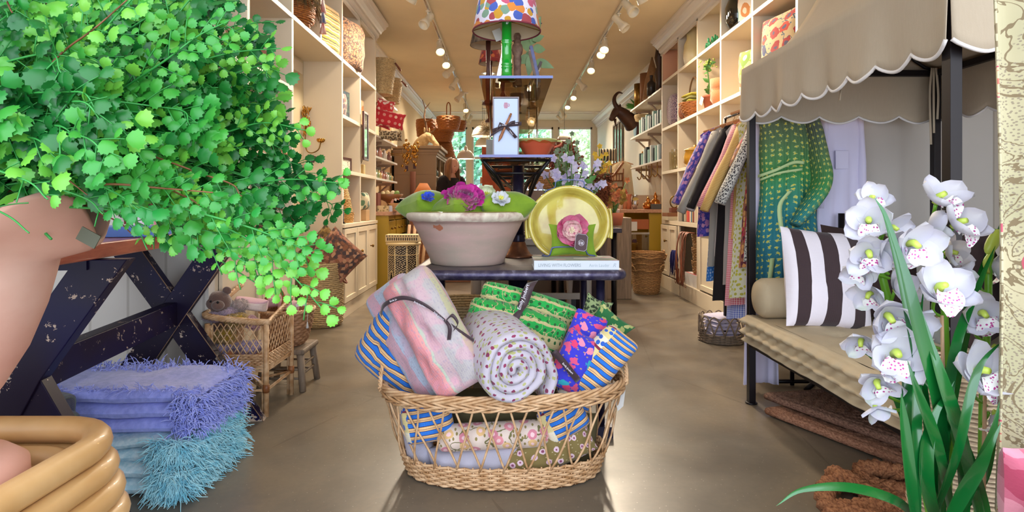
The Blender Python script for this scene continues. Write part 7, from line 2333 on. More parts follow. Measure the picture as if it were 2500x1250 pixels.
for i, (u, v, y) in enumerate(((993, 375, 7.9), (1012, 372, 8.4))):
 t = thing('wall_sconce', 'gilt leaf and flower sconce, %s one, on the left wall beyond the shelves' % ('nearer', 'further')[i], 'sconce', P(u, v, y), group=None)
 b = B(); rnd = random.Random(i)
 for k in range(26): b.ell((rnd.gauss(0, .03), rnd.gauss(0, .02), rnd.gauss(.02, .09)), (.018, .008, .022), 6, 5, rot=R('Y', rnd.uniform(-1, 1)))
 obj('gilt_leaves', b, M_BRASS, t)
 obj('stem', B().tube(smoothpath([(-.06, 0, .06), (-.05, 0, -.10), (.02, 0, -.15), (.06, 0, -.02)], 5), .006, 6), M_OLDBRASS, t)
 obj('hanging_tag', B().box(-.02, .02, -.002, .002, -.24, -.17), M_BROWNTAG, t)
 obj('wall_rod', B().cyl((0, 0, -.02), (XL - t.location.x + .02, .0, -.02), .005, n=6), M_OLDBRASS, t)
one('wall_mirror', B().box(0, .03, -.35, .35, 0, .5), pm('grey_mirror', '#8a8f90', .1, .8), 'grey framed mirror on the left wall behind the bottles', 'mirror', (XL, 8.15, 1.35))
def pendant(u, v, y, r_, label, m=pm('cream_enamel', '#d8cfc0', .3, coat=.4), e=12):
 p = P(u, v, y)
 t = thing('pendant_lamp', label, 'lamp', p)
 s = r_ / .2
 obj('lamp_shade', B().lathe([(.2 * s, 0), (.2 * s, .02 * s), (.17 * s, .11 * s), (.10 * s, .18 * s), (.04 * s, .20 * s), (.03 * s, .26 * s), (.012, .29 * s)], 28, caps=False), m, t, solid=.004)
 obj('cord', B().cyl((0, 0, .28 * s), (0, 0, ZC - p.z), .004, n=6), M_BLACK, t)
 obj('ceiling_rose', B().lathe([(.05, ZC - p.z - .02), (.05, ZC - p.z)], 14), M_TRIMW, t)
 l_ = light('lamp_light', 'POINT', (0, 0, .05), e, WARM, shadow_soft_size=.05); l_.parent = t
 obj('bulb', B().ell((0, 0, .06), .035, 10, 8), M_BULB, t)
pendant(1137, 388, 10.8, .17, 'cream dome pendant lamp left of the woman before the back windows')
pendant(1178, 333, 11.6, .22, 'cream pendant lamp, upper of the two partly behind the glass stand', e=8)
pendant(1182, 357, 12.6, .20, 'cream pendant lamp, lower of the two partly behind the glass stand', e=8)
pendant(1378, 345, 12.2, .16, 'small cream pendant lamp before the right back windows')
t = thing('straw_star', 'spiky straw ornament hanging left of the notecard box', 'ornament', P(1188, 315, 6.0))
b = B(); rnd = random.Random(9)
for i in range(160):
 d = Vector((rnd.gauss(0, 1), rnd.gauss(0, .6), rnd.gauss(0, 1))).normalized()
 b.cyl((0, 0, 0), tuple(d * rnd.uniform(.06, .12)), .003, .001, 3)
obj('straw_spikes', b, M_PALESTRAW, t)
obj('cord', B().cyl((0, 0, 0), (0, 0, ZC - t.location.z), .002, n=4), M_STRAW, t)
# --- the woman at the till
M_SKIN = pm('skin', '#d09a80', .5)
M_HAIR = pm('auburn_hair', '#6a3c1c', .5, var=.5, vs=40, c2='#96683c', stretch=(1, 1, .12), sheen=.3)
px_, py_ = PX(1103, 8.4), 8.4
t = thing('person', 'woman with long auburn hair and black top looking down to the right', 'person', (px_, py_, 0), 48)
sh, hp_ = 1.40, .95
J = {}
body = skin('body', [
 [((0, 0, hp_), (.13, .10)), ((0, 0, 1.10), (.115, .085)), ((0, 0, 1.28), (.14, .09)), ((0, .01, sh), (.10, .07)), ((0, 0, 1.46), (.050, .05)), ((0, -.01, 1.52), (.045, .048))],
 [((0, .01, sh), (.10, .07)), ((.16, 0, 1.385), .052), ((.20, .0, 1.12), .040), ((.17, -.20, 1.02), .030), ((.15, -.27, 1.0), .024)],
 [((0, .01, sh), (.10, .07)), ((-.16, 0, 1.385), .052), ((-.20, .0, 1.12), .040), ((-.17, -.20, 1.02), .030), ((-.15, -.27, 1.0), .024)],
 [((0, 0, hp_), (.13, .10)), ((.09, 0, .85), .085), ((.09, -.01, .48), .055), ((.09, .01, .08), .038), ((.09, -.10, .035), .035), ((.09, -.16, .03), .028)],
 [((0, 0, hp_), (.13, .10)), ((-.09, 0, .85), .085), ((-.09, -.01, .48), .055), ((-.09, .01, .08), .038), ((-.09, -.10, .035), .035), ((-.09, -.16, .03), .028)],
], M_SKIN, t, 2)
def headfn(a, c):
 th, ph = 2 * pi * a, pi * c
 x, y, z = sin(ph) * cos(th), sin(ph) * sin(th), -cos(ph)
 X_, Y_, Z_ = x * .075, y * .095, z * .115
 if z < -.1: X_ *= 1 - .35 * (-z - .1);
 if y < -.2:
  k_ = max(0, 1 - abs(x) * 3.4)
  Y_ -= k_ * (.036 * math.exp(-((z + .10) / .15) ** 2) + .010 * math.exp(-((z + .48) / .08) ** 2) + .012 * math.exp(-((z + .78) / .12) ** 2)) - k_ * .006 * math.exp(-((z - .12) / .08) ** 2)
 return (X_, Y_ - .005, Z_)
b = B().grid(32, 26, headfn, cu=True, flip=False)
HM = T(0, -.02, 1.605) @ R('X', radians(14))
b2 = B(); b2.add(b.v, b.f, 0, True, b.uv, HM)
hdo = obj('head', b2, M_SKIN, t)
obj('eye', B().ell((0, 0, 0), (.016, .008, .008), 8, 6, M=HM @ T(.028, -.083, .012)), M_BLACK, hdo)
obj('eye', B().ell((0, 0, 0), (.016, .008, .008), 8, 6, M=HM @ T(-.028, -.083, .012)), M_BLACK, hdo)
obj('mouth', B().ell((0, 0, 0), (.022, .008, .007), 10, 6, M=HM @ T(0, -.088, -.056)), pm('lips', '#a85850', .5), hdo)
obj('ear', B().ell((0, 0, 0), (.008, .014, .024), 8, 6, M=HM @ T(.074, .01, 0)), M_SKIN, hdo)
obj('ear', B().ell((0, 0, 0), (.008, .014, .024), 8, 6, M=HM @ T(-.074, .01, 0)), M_SKIN, hdo)
def hair(a, c):
 th = pi * (-.20 + 1.40 * a)        # round the back from temple to temple
 r_ = .092 + .014 * c + .004 * sin(a * 60)
 if c < .3:
  ph = c / .3 * pi / 2
  return (cos(th) * r_ * sin(ph), sin(th) * .108 * sin(ph) - .01, 1.60 + .13 * cos(ph))
 q = (c - .3) / .7
 return (cos(th) * (r_ + .012 * q), sin(th) * (.108 - .01 * q) - .01 + .0 * q, 1.60 - .34 * q)
obj('hair', B().grid(50, 26, hair), M_HAIR, t, solid=.014)
obj('blouse', B().grid(40, 20, lambda a, c: ((.19 - .09 * (1 - min(1, c * 5)) ** 2 * 1 - .02 * sin(pi * c)) * cos(2 * pi * a), (.125 - .05 * (1 - min(1, c * 5)) + .008 * sin(12 * pi * a) * c) * sin(2 * pi * a), 1.43 - .55 * c), cu=True), M_G['black'], t)
for sg in (-1, 1):
 obj('sleeve', B().tube(smoothpath([(sg * .12, 0, 1.40), (sg * .19, 0, 1.36), (sg * .215, 0, 1.15), (sg * .19, -.14, 1.05)], 5), [.06, .075, .078, .077, .075, .072, .07, .068, .066, .064, .06, .058, .056, .054, .052, .05][:16], 12), M_G['black'], t)
 obj('trouser_leg', B().tube([(sg * .085, 0, .98), (sg * .09, 0, .8), (sg * .09, 0, .12)], [.11, .10, .075], 14), pm('dark_denim', '#1c2030', .9), t)
 hb = B().ell((sg * .15, -.29, .99), (.04, .05, .014), 10, 6)
 for k in range(4): hb.tube([(sg * (.15 + (k - 1.5) * .018), -.33, .99), (sg * (.15 + (k - 1.5) * .020), -.365, .985), (sg * (.15 + (k - 1.5) * .021), -.385 - (.012 if k in (1, 2) else 0), .972)], [.008, .0075, .006], 6)
 hb.tube([(sg * .12, -.28, .99), (sg * .095, -.31, .985), (sg * .088, -.335, .98)], [.010, .009, .007], 6)
 obj('hand', hb, M_SKIN, t)
t = thing('till_counter', 'low wooden sales counter in front of the woman', 'counter', (-.75, 7.9, 0))
obj('carcass', B().box(-.55, .35, -.2, .2, 0, .90), wood('till_wood', '#7a4a30', '#a8704c', 3, 0, .5), t, bevel=.005)
obj('worktop', B().box(-.58, .38, -.23, .23, .90, .94), M_COUNTER, t, bevel=.005)
# --- far right: bracket shelves, ibex, mirror
RS = [2.55, 2.10, 1.63]
for z, n_ in zip(RS, ('highest', 'middle', 'lowest')):
 wallshelf(-1, 1.99, XR, 7.40, 9.2, z, '%s white bracket shelf on the right wall beyond the built-in cubes' % n_)
def r2(name, b, m, label, cat, u, y, z, **k): return one(name, b, m, label, cat, (PX(u, y), y, z + .001), **k)
r2('brass_canister', B().cyl((0, 0, 0), (0, 0, .36), .075, n=20), M_OLDBRASS, 'tall aged brass cylinder on the highest right bracket shelf', 'canister', 1560, 8.9, RS[0])
r2('wooden_cone', B().lathe([(.14, 0), (.10, .28), (.001, .62)], 16), pm('driftwood', '#a07850', .8, var=.3, vs=14), 'tall pointed wooden cone on the highest right bracket shelf', 'ornament', 1592, 8.2, RS[0])
r2('wooden_post', B().cyl((0, 0, 0), (0, 0, .44), .09, n=12), pm('post_wood', '#8a5c38', .8), 'brown wooden block behind the pointed cone on the right bracket shelf', 'ornament', 1577, 8.55, RS[0])
r2('dark_bottle', bottle(.28, .06), pm('dark_pottery', '#2c2420', .4), 'dark dotted bottle in front of the pointed wooden cone', 'bottle', 1590, 7.95, RS[0])
r2('carved_column', B().lathe([(.05, 0), (.04, .1), (.06, .2), (.035, .3), (.06, .42), (.04, .55), (.001, .56)], 14), pm('dark_carving', '#3a2418', .5), 'dark carved column at the near end of the right bracket shelf', 'ornament', 1609, 7.55, RS[0])
t = thing('fern_sprig', 'green fern sprig at the end of the highest right bracket shelf', 'plant', (PX(1556, 9.1), 9.05, RS[0]))
b = B(); rnd = random.Random(12)
for i in range(22): bigleaf(b, (0, 0, .02), (rnd.gauss(-.4, 1), rnd.gauss(-.3, .5), rnd.uniform(0, .8)), .20, .04, i)
obj('leaves', b, M_GREENLEAF, t)
BX = [pm('teal_box', '#8fb8ac', .5), pm('black_box', '#16161c', .5), pm('pale_box', '#d0dcd8', .5)]
rnd = random.Random(51)
for j, z in enumerate(RS[1:]):
 for i in range(10):
  y = 7.50 + i * .13
  h_ = rnd.uniform(.16, .24)
  one('scent_box', B().box(-.035, .035, -.035, .035, 0, h_), BX[(i + j) % 3], '%s scent box, %s from the front on the %s right bracket shelf' % (('teal', 'black', 'pale')[(i + j) % 3], ORD[i], ('middle', 'lowest')[j]), 'box',
   (2.05, y, z + .001), group='scent boxes on the right bracket shelves', bevel=.002)
fbasket('wire basket of lemons at the far end of the middle right bracket shelf', 1568, 296, 9.0, .10, .12, .10, M_PALESTRAW)
for i in range(5): one('lemon', B().ell((0, 0, 0), (.035, .03, .03), 10, 8), pm('lemon', '#d8b828', .4), '%s yellow lemon in the wire basket on the right bracket shelf' % ('left', 'middle', 'right', 'rear left', 'rear middle')[i], 'fruit', (PX(1568, 9.0) + .05 * (i % 3 - 1), 9.0 - .03 * (i // 3), 2.39 + .03 * (i // 3)), group='lemons in the wire basket')
r2('brass_monkey', B().ell((0, 0, .05), (.04, .04, .05)).ell((0, -.01, .13), (.03, .03, .035)).ell((.0, -.03, .20), (.045, .02, .02)), M_BRASS, 'small brass figure at the end of the lowest right bracket shelf', 'ornament', 1572, 8.7, RS[2])
for i in range(4):
 t = thing('key_hook', 'brass hook under the lowest right bracket shelf, %s from the front' % ORD[i], 'hook', (2.0, 7.6 + i * .3, RS[2] - .03), group='brass hooks under the right bracket shelf')
 obj('hook', B().tube(smoothpath([(0, 0, .01), (0, 0, -.14), (-.03, 0, -.19), (-.06, 0, -.15)], 4), .008, 6), M_OLDBRASS, t)
t = thing('ibex_head', 'dark carved ibex head with curled horns mounted on the right wall', 'sculpture', (XR - .012, 9.9, 2.44))
M_IBEX = pm('dark_bronze_carving', '#4a2a1c', .45, .2, var=.4, vs=14)
def ib(u, v, dy=0):
 p = P(u, v, 9.9 + dy); return (p.x - t.location.x, dy, p.z - t.location.z)
b = B()
nk = smoothpath([ib(1544, 300, -.02), ib(1538, 295, -.05), ib(1522, 280, -.1), ib(1508, 270, -.12)], 6)
b.tube(nk, [.165 - .08 * i / (len(nk) - 1) for i in range(len(nk))], 16)
hd = smoothpath([ib(1514, 266, -.12), ib(1503, 274, -.14), ib(1495, 286, -.16), ib(1491, 294, -.17)], 5)
b.tube(hd, [.085, .085, .083, .08, .076, .07, .066, .062, .058, .055, .052, .05, .048, .046, .045, .03][:len(hd)], 12)
b.ell(ib(1514, 262, -.05), (.02, .02, .06), 8, 6)
b.tube([ib(1501, 290, -.16), ib(1503, 308, -.16)], [.03, .006], 8)
obj('head', b, M_IBEX, t)
b = B()
for dy in (-.10, -.17):
 pp = smoothpath([ib(1508, 266, dy), ib(1500, 250, dy), ib(1501, 236, dy), ib(1510, 226, dy), ib(1520, 228, dy)], 6)
 b.tube(pp, [.045 * (1 - .8 * i / (len(pp) - 1)) * (1 + .08 * (i % 2)) for i in range(len(pp))], 8)
obj('horns', b, M_IBEX, t)
obj('plaque', B().lathe([(.001, -.03), (.22, -.03), (.22, -.002), (.001, -.002)], 20, M=R('Y', pi / 2) @ S(1.3, 1, 1)), M_BRFR, t)
t = thing('window_mirror', 'arched metal-barred mirror on the right wall beyond the ibex head', 'mirror', (XR - .02, 11.6, 1.75))
b = B()
for y in (-.45, -.15, .15, .45): b.box(-.02, .0, y - .015, y + .015, 0, .95)
b.box(-.02, 0, -.45, .45, 0, .03).box(-.02, 0, -.45, .45, .92, .95)
obj('bars', b, M_RUST, t); obj('mirror_glass', B().box(0, .01, -.44, .44, .02, .93), pm('pale_mirror', '#c8ccc8', .1, .9), t)
t = thing('counter', 'mustard yellow counter with wooden top and glass front on the right', 'counter', (1.9, 8.2, 0))
xa, xb = PX(1515, 7.6), XR - .02
b = B().box(PX(1585, 7.5), xb, 7.5, 7.54, 0, .93).box(xa, xb, 8.9, 8.94, 0, .93).box(xb - .02, xb, 7.54, 8.9, 0, .93).box(xa, xb, 7.54, 8.9, 0, .08).box(xa, xa + .03, 7.5, 7.54, .0, .93).box(xa, xa + .03, 7.54, 8.9, .0, .2)
obj('carcass', b, M_YEL, t, world=True)
obj('worktop', B().box(xa - .04, xb, 7.46, 8.95, .935, .98), M_COUNTER, t, world=True, bevel=.004)
obj('drawer', B().box(xa + .10, PX(1584, 7.5), 7.49, 7.53, .72, .85), pm('orange_wood', '#a85a2c', .5), t, world=True, bevel=.003)
obj('glass_door', B().box(xa + .03, PX(1584, 7.5), 7.50, 7.506, .08, .66), glassy('door_glass', '#e0d8c0', .3), t, world=True)
obj('door_board', B().box(xa + .03, xa + .2, 7.60, 7.62, .08, .64), M_YEL, t, world=True)
obj('glass_rail', B().box(xa, PX(1585, 7.5), 7.48, 7.50, .655, .68), pm('pewter', '#b8b8b8', .2, .9), t, world=True)
for i in range(2): one('label_card', B().box(-.045, .045, -.003, .003, 0, .12), M_PAPER, '%s white card with brown picture on the glass of the right counter' % ('left', 'right')[i], 'card', (PX(1529 + i * 18, 7.45), 7.45, .70))
def q3(name, b, m, label, cat, u, y, **k): return one(name, b, m, label, cat, (PX(u, y), y, .981), **k)
M_COPPER = pm('polished_copper', '#c07a3c', .15, 1.0)
t = thing('copper_gourds', 'pair of polished copper lidded pots on the right counter', 'pot', (PX(1582, 7.6), 7.6, .981))
t.name = 'copper_pot'
obj('pot_body', B().lathe([(.001, 0), (.05, 0), (.075, .04), (.06, .08), (.02, .10), (.03, .12), (.001, .17)], 20), M_COPPER, t)
dup(t, (PX(1600, 7.75), 7.75, .981), 'taller polished copper pot with pointed lid behind the pair on the right counter', scale=(1, 1, 1.4))
t['label'] = 'squat polished copper pot with pointed lid on the right counter'
q3('slate_block', B().box(-.09, .09, -.05, .05, 0, .07), pm('slate', '#4c4844', .6), 'dark slate block at the near end of the right counter', 'block', 1604, 7.56, bevel=.004)
q3('silver_pitcher', B().lathe([(.001, 0), (.03, 0), (.045, .08), (.03, .17), (.045, .19), (.001, .19)], 18), pm('silver', '#c8ccd8', .1, 1.0), 'silver pitcher on the right counter', 'pitcher', 1550, 7.6)
for i, (u, c, nm) in enumerate(((1536, '#b86a48', 'terracotta'), (1527, '#c08058', 'tan'), (1516, '#d8c8b0', 'cream'))):
 q3('vase', B().lathe([(.001, 0), (.035, 0), (.03, .10), (.022, .14), (.04, .20), (.001, .20)], 16), pm('vs_%d' % i, c, .6), '%s ribbed vase on the right counter' % nm, 'vase', u, 7.65 + .1 * i)
one('ceramic_sink', B().box(-.28, .28, -.14, .14, 0, .20), pm('ivory_ceramic', '#c8b498', .3), 'ivory rectangular ceramic planter behind the copper pots', 'planter', (PX(1588, 8.6), 8.6, .981), bevel=.01)
GF = ['#b88a48', '#7a7090', '#c8a468', '#a87858', '#d8c898', '#b09060']
t0 = thing('clothes_rail', 'clothes rail with long patterned dresses against the far right wall', 'clothes rail', (1.75, 10.4, 0))
obj('rod', B().cyl((0, -.8, 1.80), (0, .8, 1.80), .012, n=8), M_IRON, t0)
for y in (-.8, .8): obj('upright', B().cyl((0, y, 0), (0, y, 1.8), .012, n=8), M_IRON, t0)
for i, c in enumerate(GF):
 t = thing('garment', 'long %s dress, %s from the front on the far right rail' % (('mustard', 'mauve', 'tan', 'russet', 'straw coloured', 'olive')[i], ORD[i]), 'garment', (1.72 + .03 * (i % 2), 9.75 + i * .13, 1.74), 8, group='dresses on the far right rail')
 obj('cloth', garment(.95, .17, .22, .45, .03, 60 + i), floral('far_dress%d' % i, c, ['#8a5a3c', '#e0d0a0'], 28, .3), t); hanger(t)
for i in range(3):
 t = thing('garment', 'long cream dress, %s of three beside the mustard dresses on the right' % ORD[i], 'garment', (1.90, 9.35 + i * .14, 1.74), group='cream dresses')
 obj('cloth', garment(1.05, .15, .26, 0, .04, 70 + i), pm('cream_gauze', '#d8c8a4', .9), t); hanger(t)
t = thing('wicker_shelf_chair', 'honey bamboo rack with curved wicker arms before the far right window', 'rack', (PX(1487, 9.4), 9.4, 0))
b = B()
for x in (-.2, .2):
 for y in (-.15, .15): b.cyl((x, y, 0), (x, y, 1.62), .014, n=8)
obj('frame', b, M_DKCANE, t)
for z in (.95, 1.2, 1.42):
 obj('slatted_shelf', B().box(-.2, .2, -.15, .15, z, z + .015), M_DKCANE, t)
 s = B()
 for k in range(9): s.cyl((-.18 + k * .045, -.16, z), (-.18 + k * .045, -.16, z + .12), .008, n=6)
 s.cyl((-.2, -.16, z + .12), (.2, -.16, z + .12), .012, n=6)
 obj('spindle_front', s, M_DKCANE, t)
obj('curved_arm', B().tube(smoothpath([(-.2, -.16, 1.55), (0, -.2, 1.48), (.2, -.16, 1.72)], 6), .02, 8), M_DKCANE, t)
soft('striped_bag', 'black and cream striped bag with wooden handle on the bamboo rack', 'bag', 1482, 378, 9.2, .30, .20, .12, 0, stripes('bw_fine', [(0, '#d8c8a8'), (.5, '#2a2420')], .04, 0), 0, 0, 111)
# --- flowers and display behind the dish
def cluster(name, label, u, v, y, n, spread, leafc, flc, seed, size=.03, base=.85, pot=True, leafn=14):
 p = P(u, v, y)
 t = thing(name, label, 'plant', (p.x, y, base))
 rnd = random.Random(seed)
 st, lf, fl = B(), B(), B()
 h_ = p.z - base
 for i in range(n):
  q = Vector((rnd.gauss(0, spread[0]), rnd.gauss(0, spread[0] * .6), h_ + rnd.gauss(0, spread[1])))
  st.tube([(0, 0, .10), (q.x * .4, q.y * .4, q.z * .6), tuple(q)], .003, 4)
  for k in range(4 + i % 2):
   a = 2 * pi * k / 5 + i
   d = Vector((cos(a), -.5 + .2 * sin(i), sin(a)))
   bigleaf(fl, q, d, size, size * .85, k)
 for i in range(leafn * 3):
  q = Vector((rnd.gauss(0, spread[0]), rnd.gauss(0, spread[0] * .5), h_ * rnd.uniform(.5, 1) ))
  bigleaf(lf, q, (rnd.gauss(0, 1), rnd.gauss(-.3, .6), rnd.gauss(.2, .7)), size * 1.8, size, i)
 obj('stem', st, M_GREENLEAF, t)
 obj('leaves', lf, leafc, t)
 obj('blossom', fl, flc, t)
 if pot: obj('pot', B().lathe([(.001, 0), (.07, 0), (.09, .12), (.001, .12)], 16), M_TERRA, t)
 return t
cluster('flowering_plant', 'lilac and white flower cluster standing behind the yellow dish', 1392, 440, 3.9, 42, (.085, .075), M_GREENLEAF, pm('lilac_white_petal', '#b8acd8', .6, var=.3, vs=10, c2='#e0d8e8'), 5, .034, .82)
cluster('flowering_plant', 'grey-green succulent-like flowers above the lilac cluster', 1388, 385, 4.1, 30, (.05, .06), pm('grey_green_leaf', '#7a8a68', .6), pm('sage_petal', '#8a9a78', .6, var=.3, vs=20), 6, .022, .82)
t = thing('dried_wreath', 'reddish-brown dried hydrangea wreath behind the flowers', 'wreath', P(1376, 385, 4.7))
b = B(); rnd = random.Random(3)
for i in range(500):
 a = rnd.uniform(0, 6.28); r_ = .10 + rnd.gauss(0, .025)
 b.ell((r_ * cos(a), rnd.gauss(0, .03), r_ * sin(a)), rnd.uniform(.008, .016), 5, 4)
obj('dried_petals', b, pm('dried_rust', '#9a5440', .9, var=.4, vs=30), t)['kind'] = 'stuff'
obj('stand', B().cyl((0, .02, -.1), (0, .02, .82 - t.location.z), .006, n=6), M_BLACK, t)
t = thing('dark_sculpture', 'dark plum bust-like figure with beaded grass plumes, right of the flowers', 'sculpture', (PX(1432, 4.9), 4.9, .0))
b = B().lathe([(.001, .0), (.13, .0), (.12, .6), (.10, .78), (.075, .95), (.09, 1.08), (.06, 1.2), (.001, 1.22)], 20)
obj('figure', b, pm('plum_dark', '#2c1c24', .7, var=.3, vs=10), t)
b = B(); rnd = random.Random(33)
for i in range(7):
 d = Vector((-.14 + i * .05, rnd.uniform(-.05, .05), .12 + .03 * (i % 3)))
 s = Vector((0, 0, 1.17))
 for k in range(30):
  q = s + d * (k / 24) + Vector((rnd.gauss(0, .01), rnd.gauss(0, .01), rnd.gauss(0, .01)))
  b.ell(q, .009, 5, 4)
obj('beaded_plume', b, pm('dark_grass_bead', '#3c3a24', .8, var=.5, vs=30, c2='#8a7a50'), t)
one('terracotta_head', B().ell((0, 0, .10), (.06, .06, .09)).cyl((0, 0, 0), (0, 0, .06), .03, n=10), M_TERRA, 'orange terracotta head behind the dark figure', 'sculpture', (PX(1447, 5.6), 5.6, 1.15))
one('display_plinth', B().box(-.12, .12, -.12, .12, 0, 1.15), M_RUST, 'weathered square plinth carrying the terracotta head', 'plinth', (PX(1447, 5.6), 5.6, 0))
t = thing('display_table', 'dark wooden table right of centre carrying dried flowers and curly ornaments', 'table', (.70, 5.4, 0))
obj('tabletop', B().box(-.26, .30, -.45, .45, .80, .84), pm('dark_top', '#3a2c34', .5), t, bevel=.004)
for x in (-.22, .24):
 for y in (-.4, .4): obj('leg', B().cyl((x, y, 0), (x, y, .80), .025, n=8), M_BLACK, t)
for i, (x, y, r_) in enumerate(((-.2, -.2, .11), (.1, -.25, .10), (0, .2, .12))):
 one('straw_basket', weave([(r_ * .8, 0), (r_, .2)], 14, 20, .004), (M_STRAW, M_PALESTRAW, M_WICKER)[i], 'round basket on the floor under the dark display table, %s one' % ('front left', 'front right', 'rear')[i], 'basket', (.70 + x * .8, 5.4 + y, .0))
def curly(label, u, v, y, rad, col_, n, seed):
 t = fluffy('curly_ornament', label, u, v, y, rad, pm('curl_' + col_[1:], col_, .9, var=.3, vs=20), n, seed, .03, .006, 5)
 t['category'] = 'ornament'
 obj('stem', B().cyl((0, 0, 0), (0, 0, .842 - t.location.z), .008, n=6), M_STRAW, t)
 return t
curly('rust-brown curly feather ornament right above the yellow dish', 1462, 470, 5.2, (.09, .06, .12), '#8a4a28', 420, 3)
curly('brown curly feather ring above the rust one', 1468, 440, 5.5, (.07, .05, .06), '#7a4428', 300, 4)
cluster('flower_bunch', 'orange and yellow artificial flower bunch on the dark display table', 1500, 470, 5.5, 22, (.07, .06), pm('ochre_leaf', '#a8883c', .7), pm('peach_petal', '#d89a5c', .6, var=.4, vs=8, c2='#b84a2c'), 9, .035, .845)
cluster('flower_bunch', 'yellow ribbon-like flowers standing beside the bamboo rack', 1465, 395, 6.4, 14, (.04, .07), pm('ochre_leaf2', '#b8982c', .7), pm('yellow_petal', '#c8b03c', .6), 10, .035, .9)
one('display_crate', B().box(-.3, .3, -.2, .2, 0, .9), M_RUST, 'weathered crate under the yellow flowers beyond the dark display table', 'crate', (PX(1470, 6.45), 6.5, 0), bevel=.01)
one('orange_hanging', pillow(.34, 1.1, .10, 14, .02, 4, 121, .02, M=T(0, 0, .55)), pm('rust_orange_cloth', '#b85228', .9, var=.25, vs=6, c2='#8a3c24'), 'rust orange draped textile standing behind the glass stand, left of its column', 'textile', (PX(1216, 6.0), 6.0, .55))
one('display_plinth', B().box(-.2, .2, -.15, .15, 0, .54), M_RUST, 'low weathered plinth under the orange textile', 'plinth', (PX(1216, 6.0), 6.0, 0))
one('orange_hanging', pillow(.24, .5, .08, 14, .02, 4, 122, .02, M=T(0, 0, .25)), pm('pink_orange_cloth', '#b8603c', .9, var=.2, vs=6), 'pinkish orange textile between the notecard box and glass column', 'textile', (PX(1240, 5.3), 5.3, .9))
one('display_crate', B().box(-.2, .2, -.15, .15, 0, .9), M_RUST, 'weathered crate carrying the pinkish orange textile', 'crate', (PX(1240, 5.3), 5.35, 0))
t = fbasket('woven seagrass basket with brown rim behind the lilac flowers', 1328, 462, 6.0, .16, .19, .20, M_STRAW)
one('display_crate', B().box(-.25, .25, -.2, .2, 0, 1.19), M_GREYW, 'grey painted crate under the seagrass basket', 'crate', (PX(1328, 6.0), 6.0, 0))
t = thing('till_sign', 'small wooden sign with dark arched emblem standing behind the white bloom', 'sign', P(1183, 440, 6.6))
obj('sign_board', B().box(-.05, .05, -.006, .006, -.035, .035), pm('sign_wood', '#a8703c', .5), t)
obj('emblem', B().tube([(.02 * cos(a * pi / 8), -.008, .012 * sin(a * pi / 8)) for a in range(9)], .003, 5).tube([(.008 * cos(a * pi / 8), -.008, .006 * sin(a * pi / 8) - .005) for a in range(9)], .003, 5), M_BLACK, t)
obj('stem', B().cyl((0, 0, -.035), (0, 0, .0 - t.location.z + .0), .006, n=6), M_OLDBRASS, t)
# --- rattan tray stand with terracotta urn and fern
M_RATTAN = pm('thick_rattan', '#d0a874', .4, var=.25, vs=5, c2='#b8884e', coat=.15, stretch=(1, 1, 1))
t = thing('rattan_stand', 'square rounded rattan stand of stacked bent poles at the lower left', 'stand', (-1.18, .88, 0))
X0, X1, Y0, Y1 = -1.62, -.835, .48, 1.26
for k, (z, o_, r_) in enumerate(((.555, 0, .028), (.502, .010, .026), (.452, .018, .026), (.402, .024, .026), (.352, .028, .026))):
 pts = [(x, y, z) for x, y in rrect(X0 - o_, X1 + o_, Y0 - o_, Y1 + o_, .13, 8)]
 obj('rattan_ring', B().tube(pts, r_, 14, closed=True), M_RATTAN, t, world=True)
for x in (X0 + .05, X1 - .05):
 for y in (Y0 + .05, Y1 - .05): obj('leg', B().cyl((x, y, 0), (x, y, .53), .026, n=14), M_RATTAN, t, world=True)
obj('inner_ring', B().tube([(x, y, .515) for x, y in rrect(X0 + .05, X1 - .05, Y0 + .05, Y1 - .05, .10, 8)], .024, 12, closed=True), M_RATTAN, t, world=True)
b = B()
for i in range(26):
 for sg in (-1, 1):
  x = X0 + .03 + i * .028
  b.ribbon([(min(X1 - .05, max(X0 + .05, x + sg * .002 * k)), Y0 + .04 + k * .029, .503 + .004 * cos(pi * (k + i + (sg > 0)))) for k in range(25)], .016, Vector((1, 0, 0)))
for i in range(24):
 y = Y0 + .03 + i * .031
 b.ribbon([(X0 + .04 + k * .029, y, .503 - .004 * cos(pi * (k + i))) for k in range(25)], .018, Vector((0, 1, 0)))
obj('woven_seat', b, M_CANE, t, world=True, solid=.002)
UX, UY = -1.035, 1.0
t = thing('potted_fern', 'large bright green maidenhair fern spilling from a terracotta urn', 'plant', (UX, UY, .512))
n = NM('pink_terracotta', .75)
n.col(n.ramp(n.noise(3, 5, n.map((1, 1, 2))), [(.3, '#c48c7c'), (.55, '#d0a090'), (.7, '#d8b0a0')]))
n.bump(n.noise(60, 4), .12, .003)
pr = [(.001, 0), (.150, 0), (.160, .02), (.158, .055), (.135, .075), (.085, .085), (.072, .11), (.078, .14), (.12, .20), (.158, .27), (.186, .35), (.200, .41), (.205, .435), (.215, .445), (.262, .475), (.286, .505), (.288, .515), (.270, .512), (.22, .48), (.185, .45), (.16, .42), (.001, .42)]
def urn(a, z): return 1 + (.10 * max(0, (z - .45) / .06) * sin(5 * a + 1.2) if z > .45 else 0)
b = B()
N_, prn = 72, pr
vs, uv = [], []
for j, (r_, z) in enumerate(pr):
 for i in range(N_):
  a = 2 * pi * i / N_
  k = max(0, min(1, (z - .43) / .075))
  zz = z + k * .045 * sin(5 * a + 2.6)
  rr = r_ * (1 + .05 * k * sin(5 * a + 2.6))
  vs.append((rr * cos(a), rr * sin(a), zz)); uv.append((a, z))
fs = [(j * N_ + i, j * N_ + (i + 1) % N_, (j + 1) * N_ + (i + 1) % N_, (j + 1) * N_ + i) for j in range(len(pr) - 1) for i in range(N_)]
b.add(vs, fs, 0, True, uv)
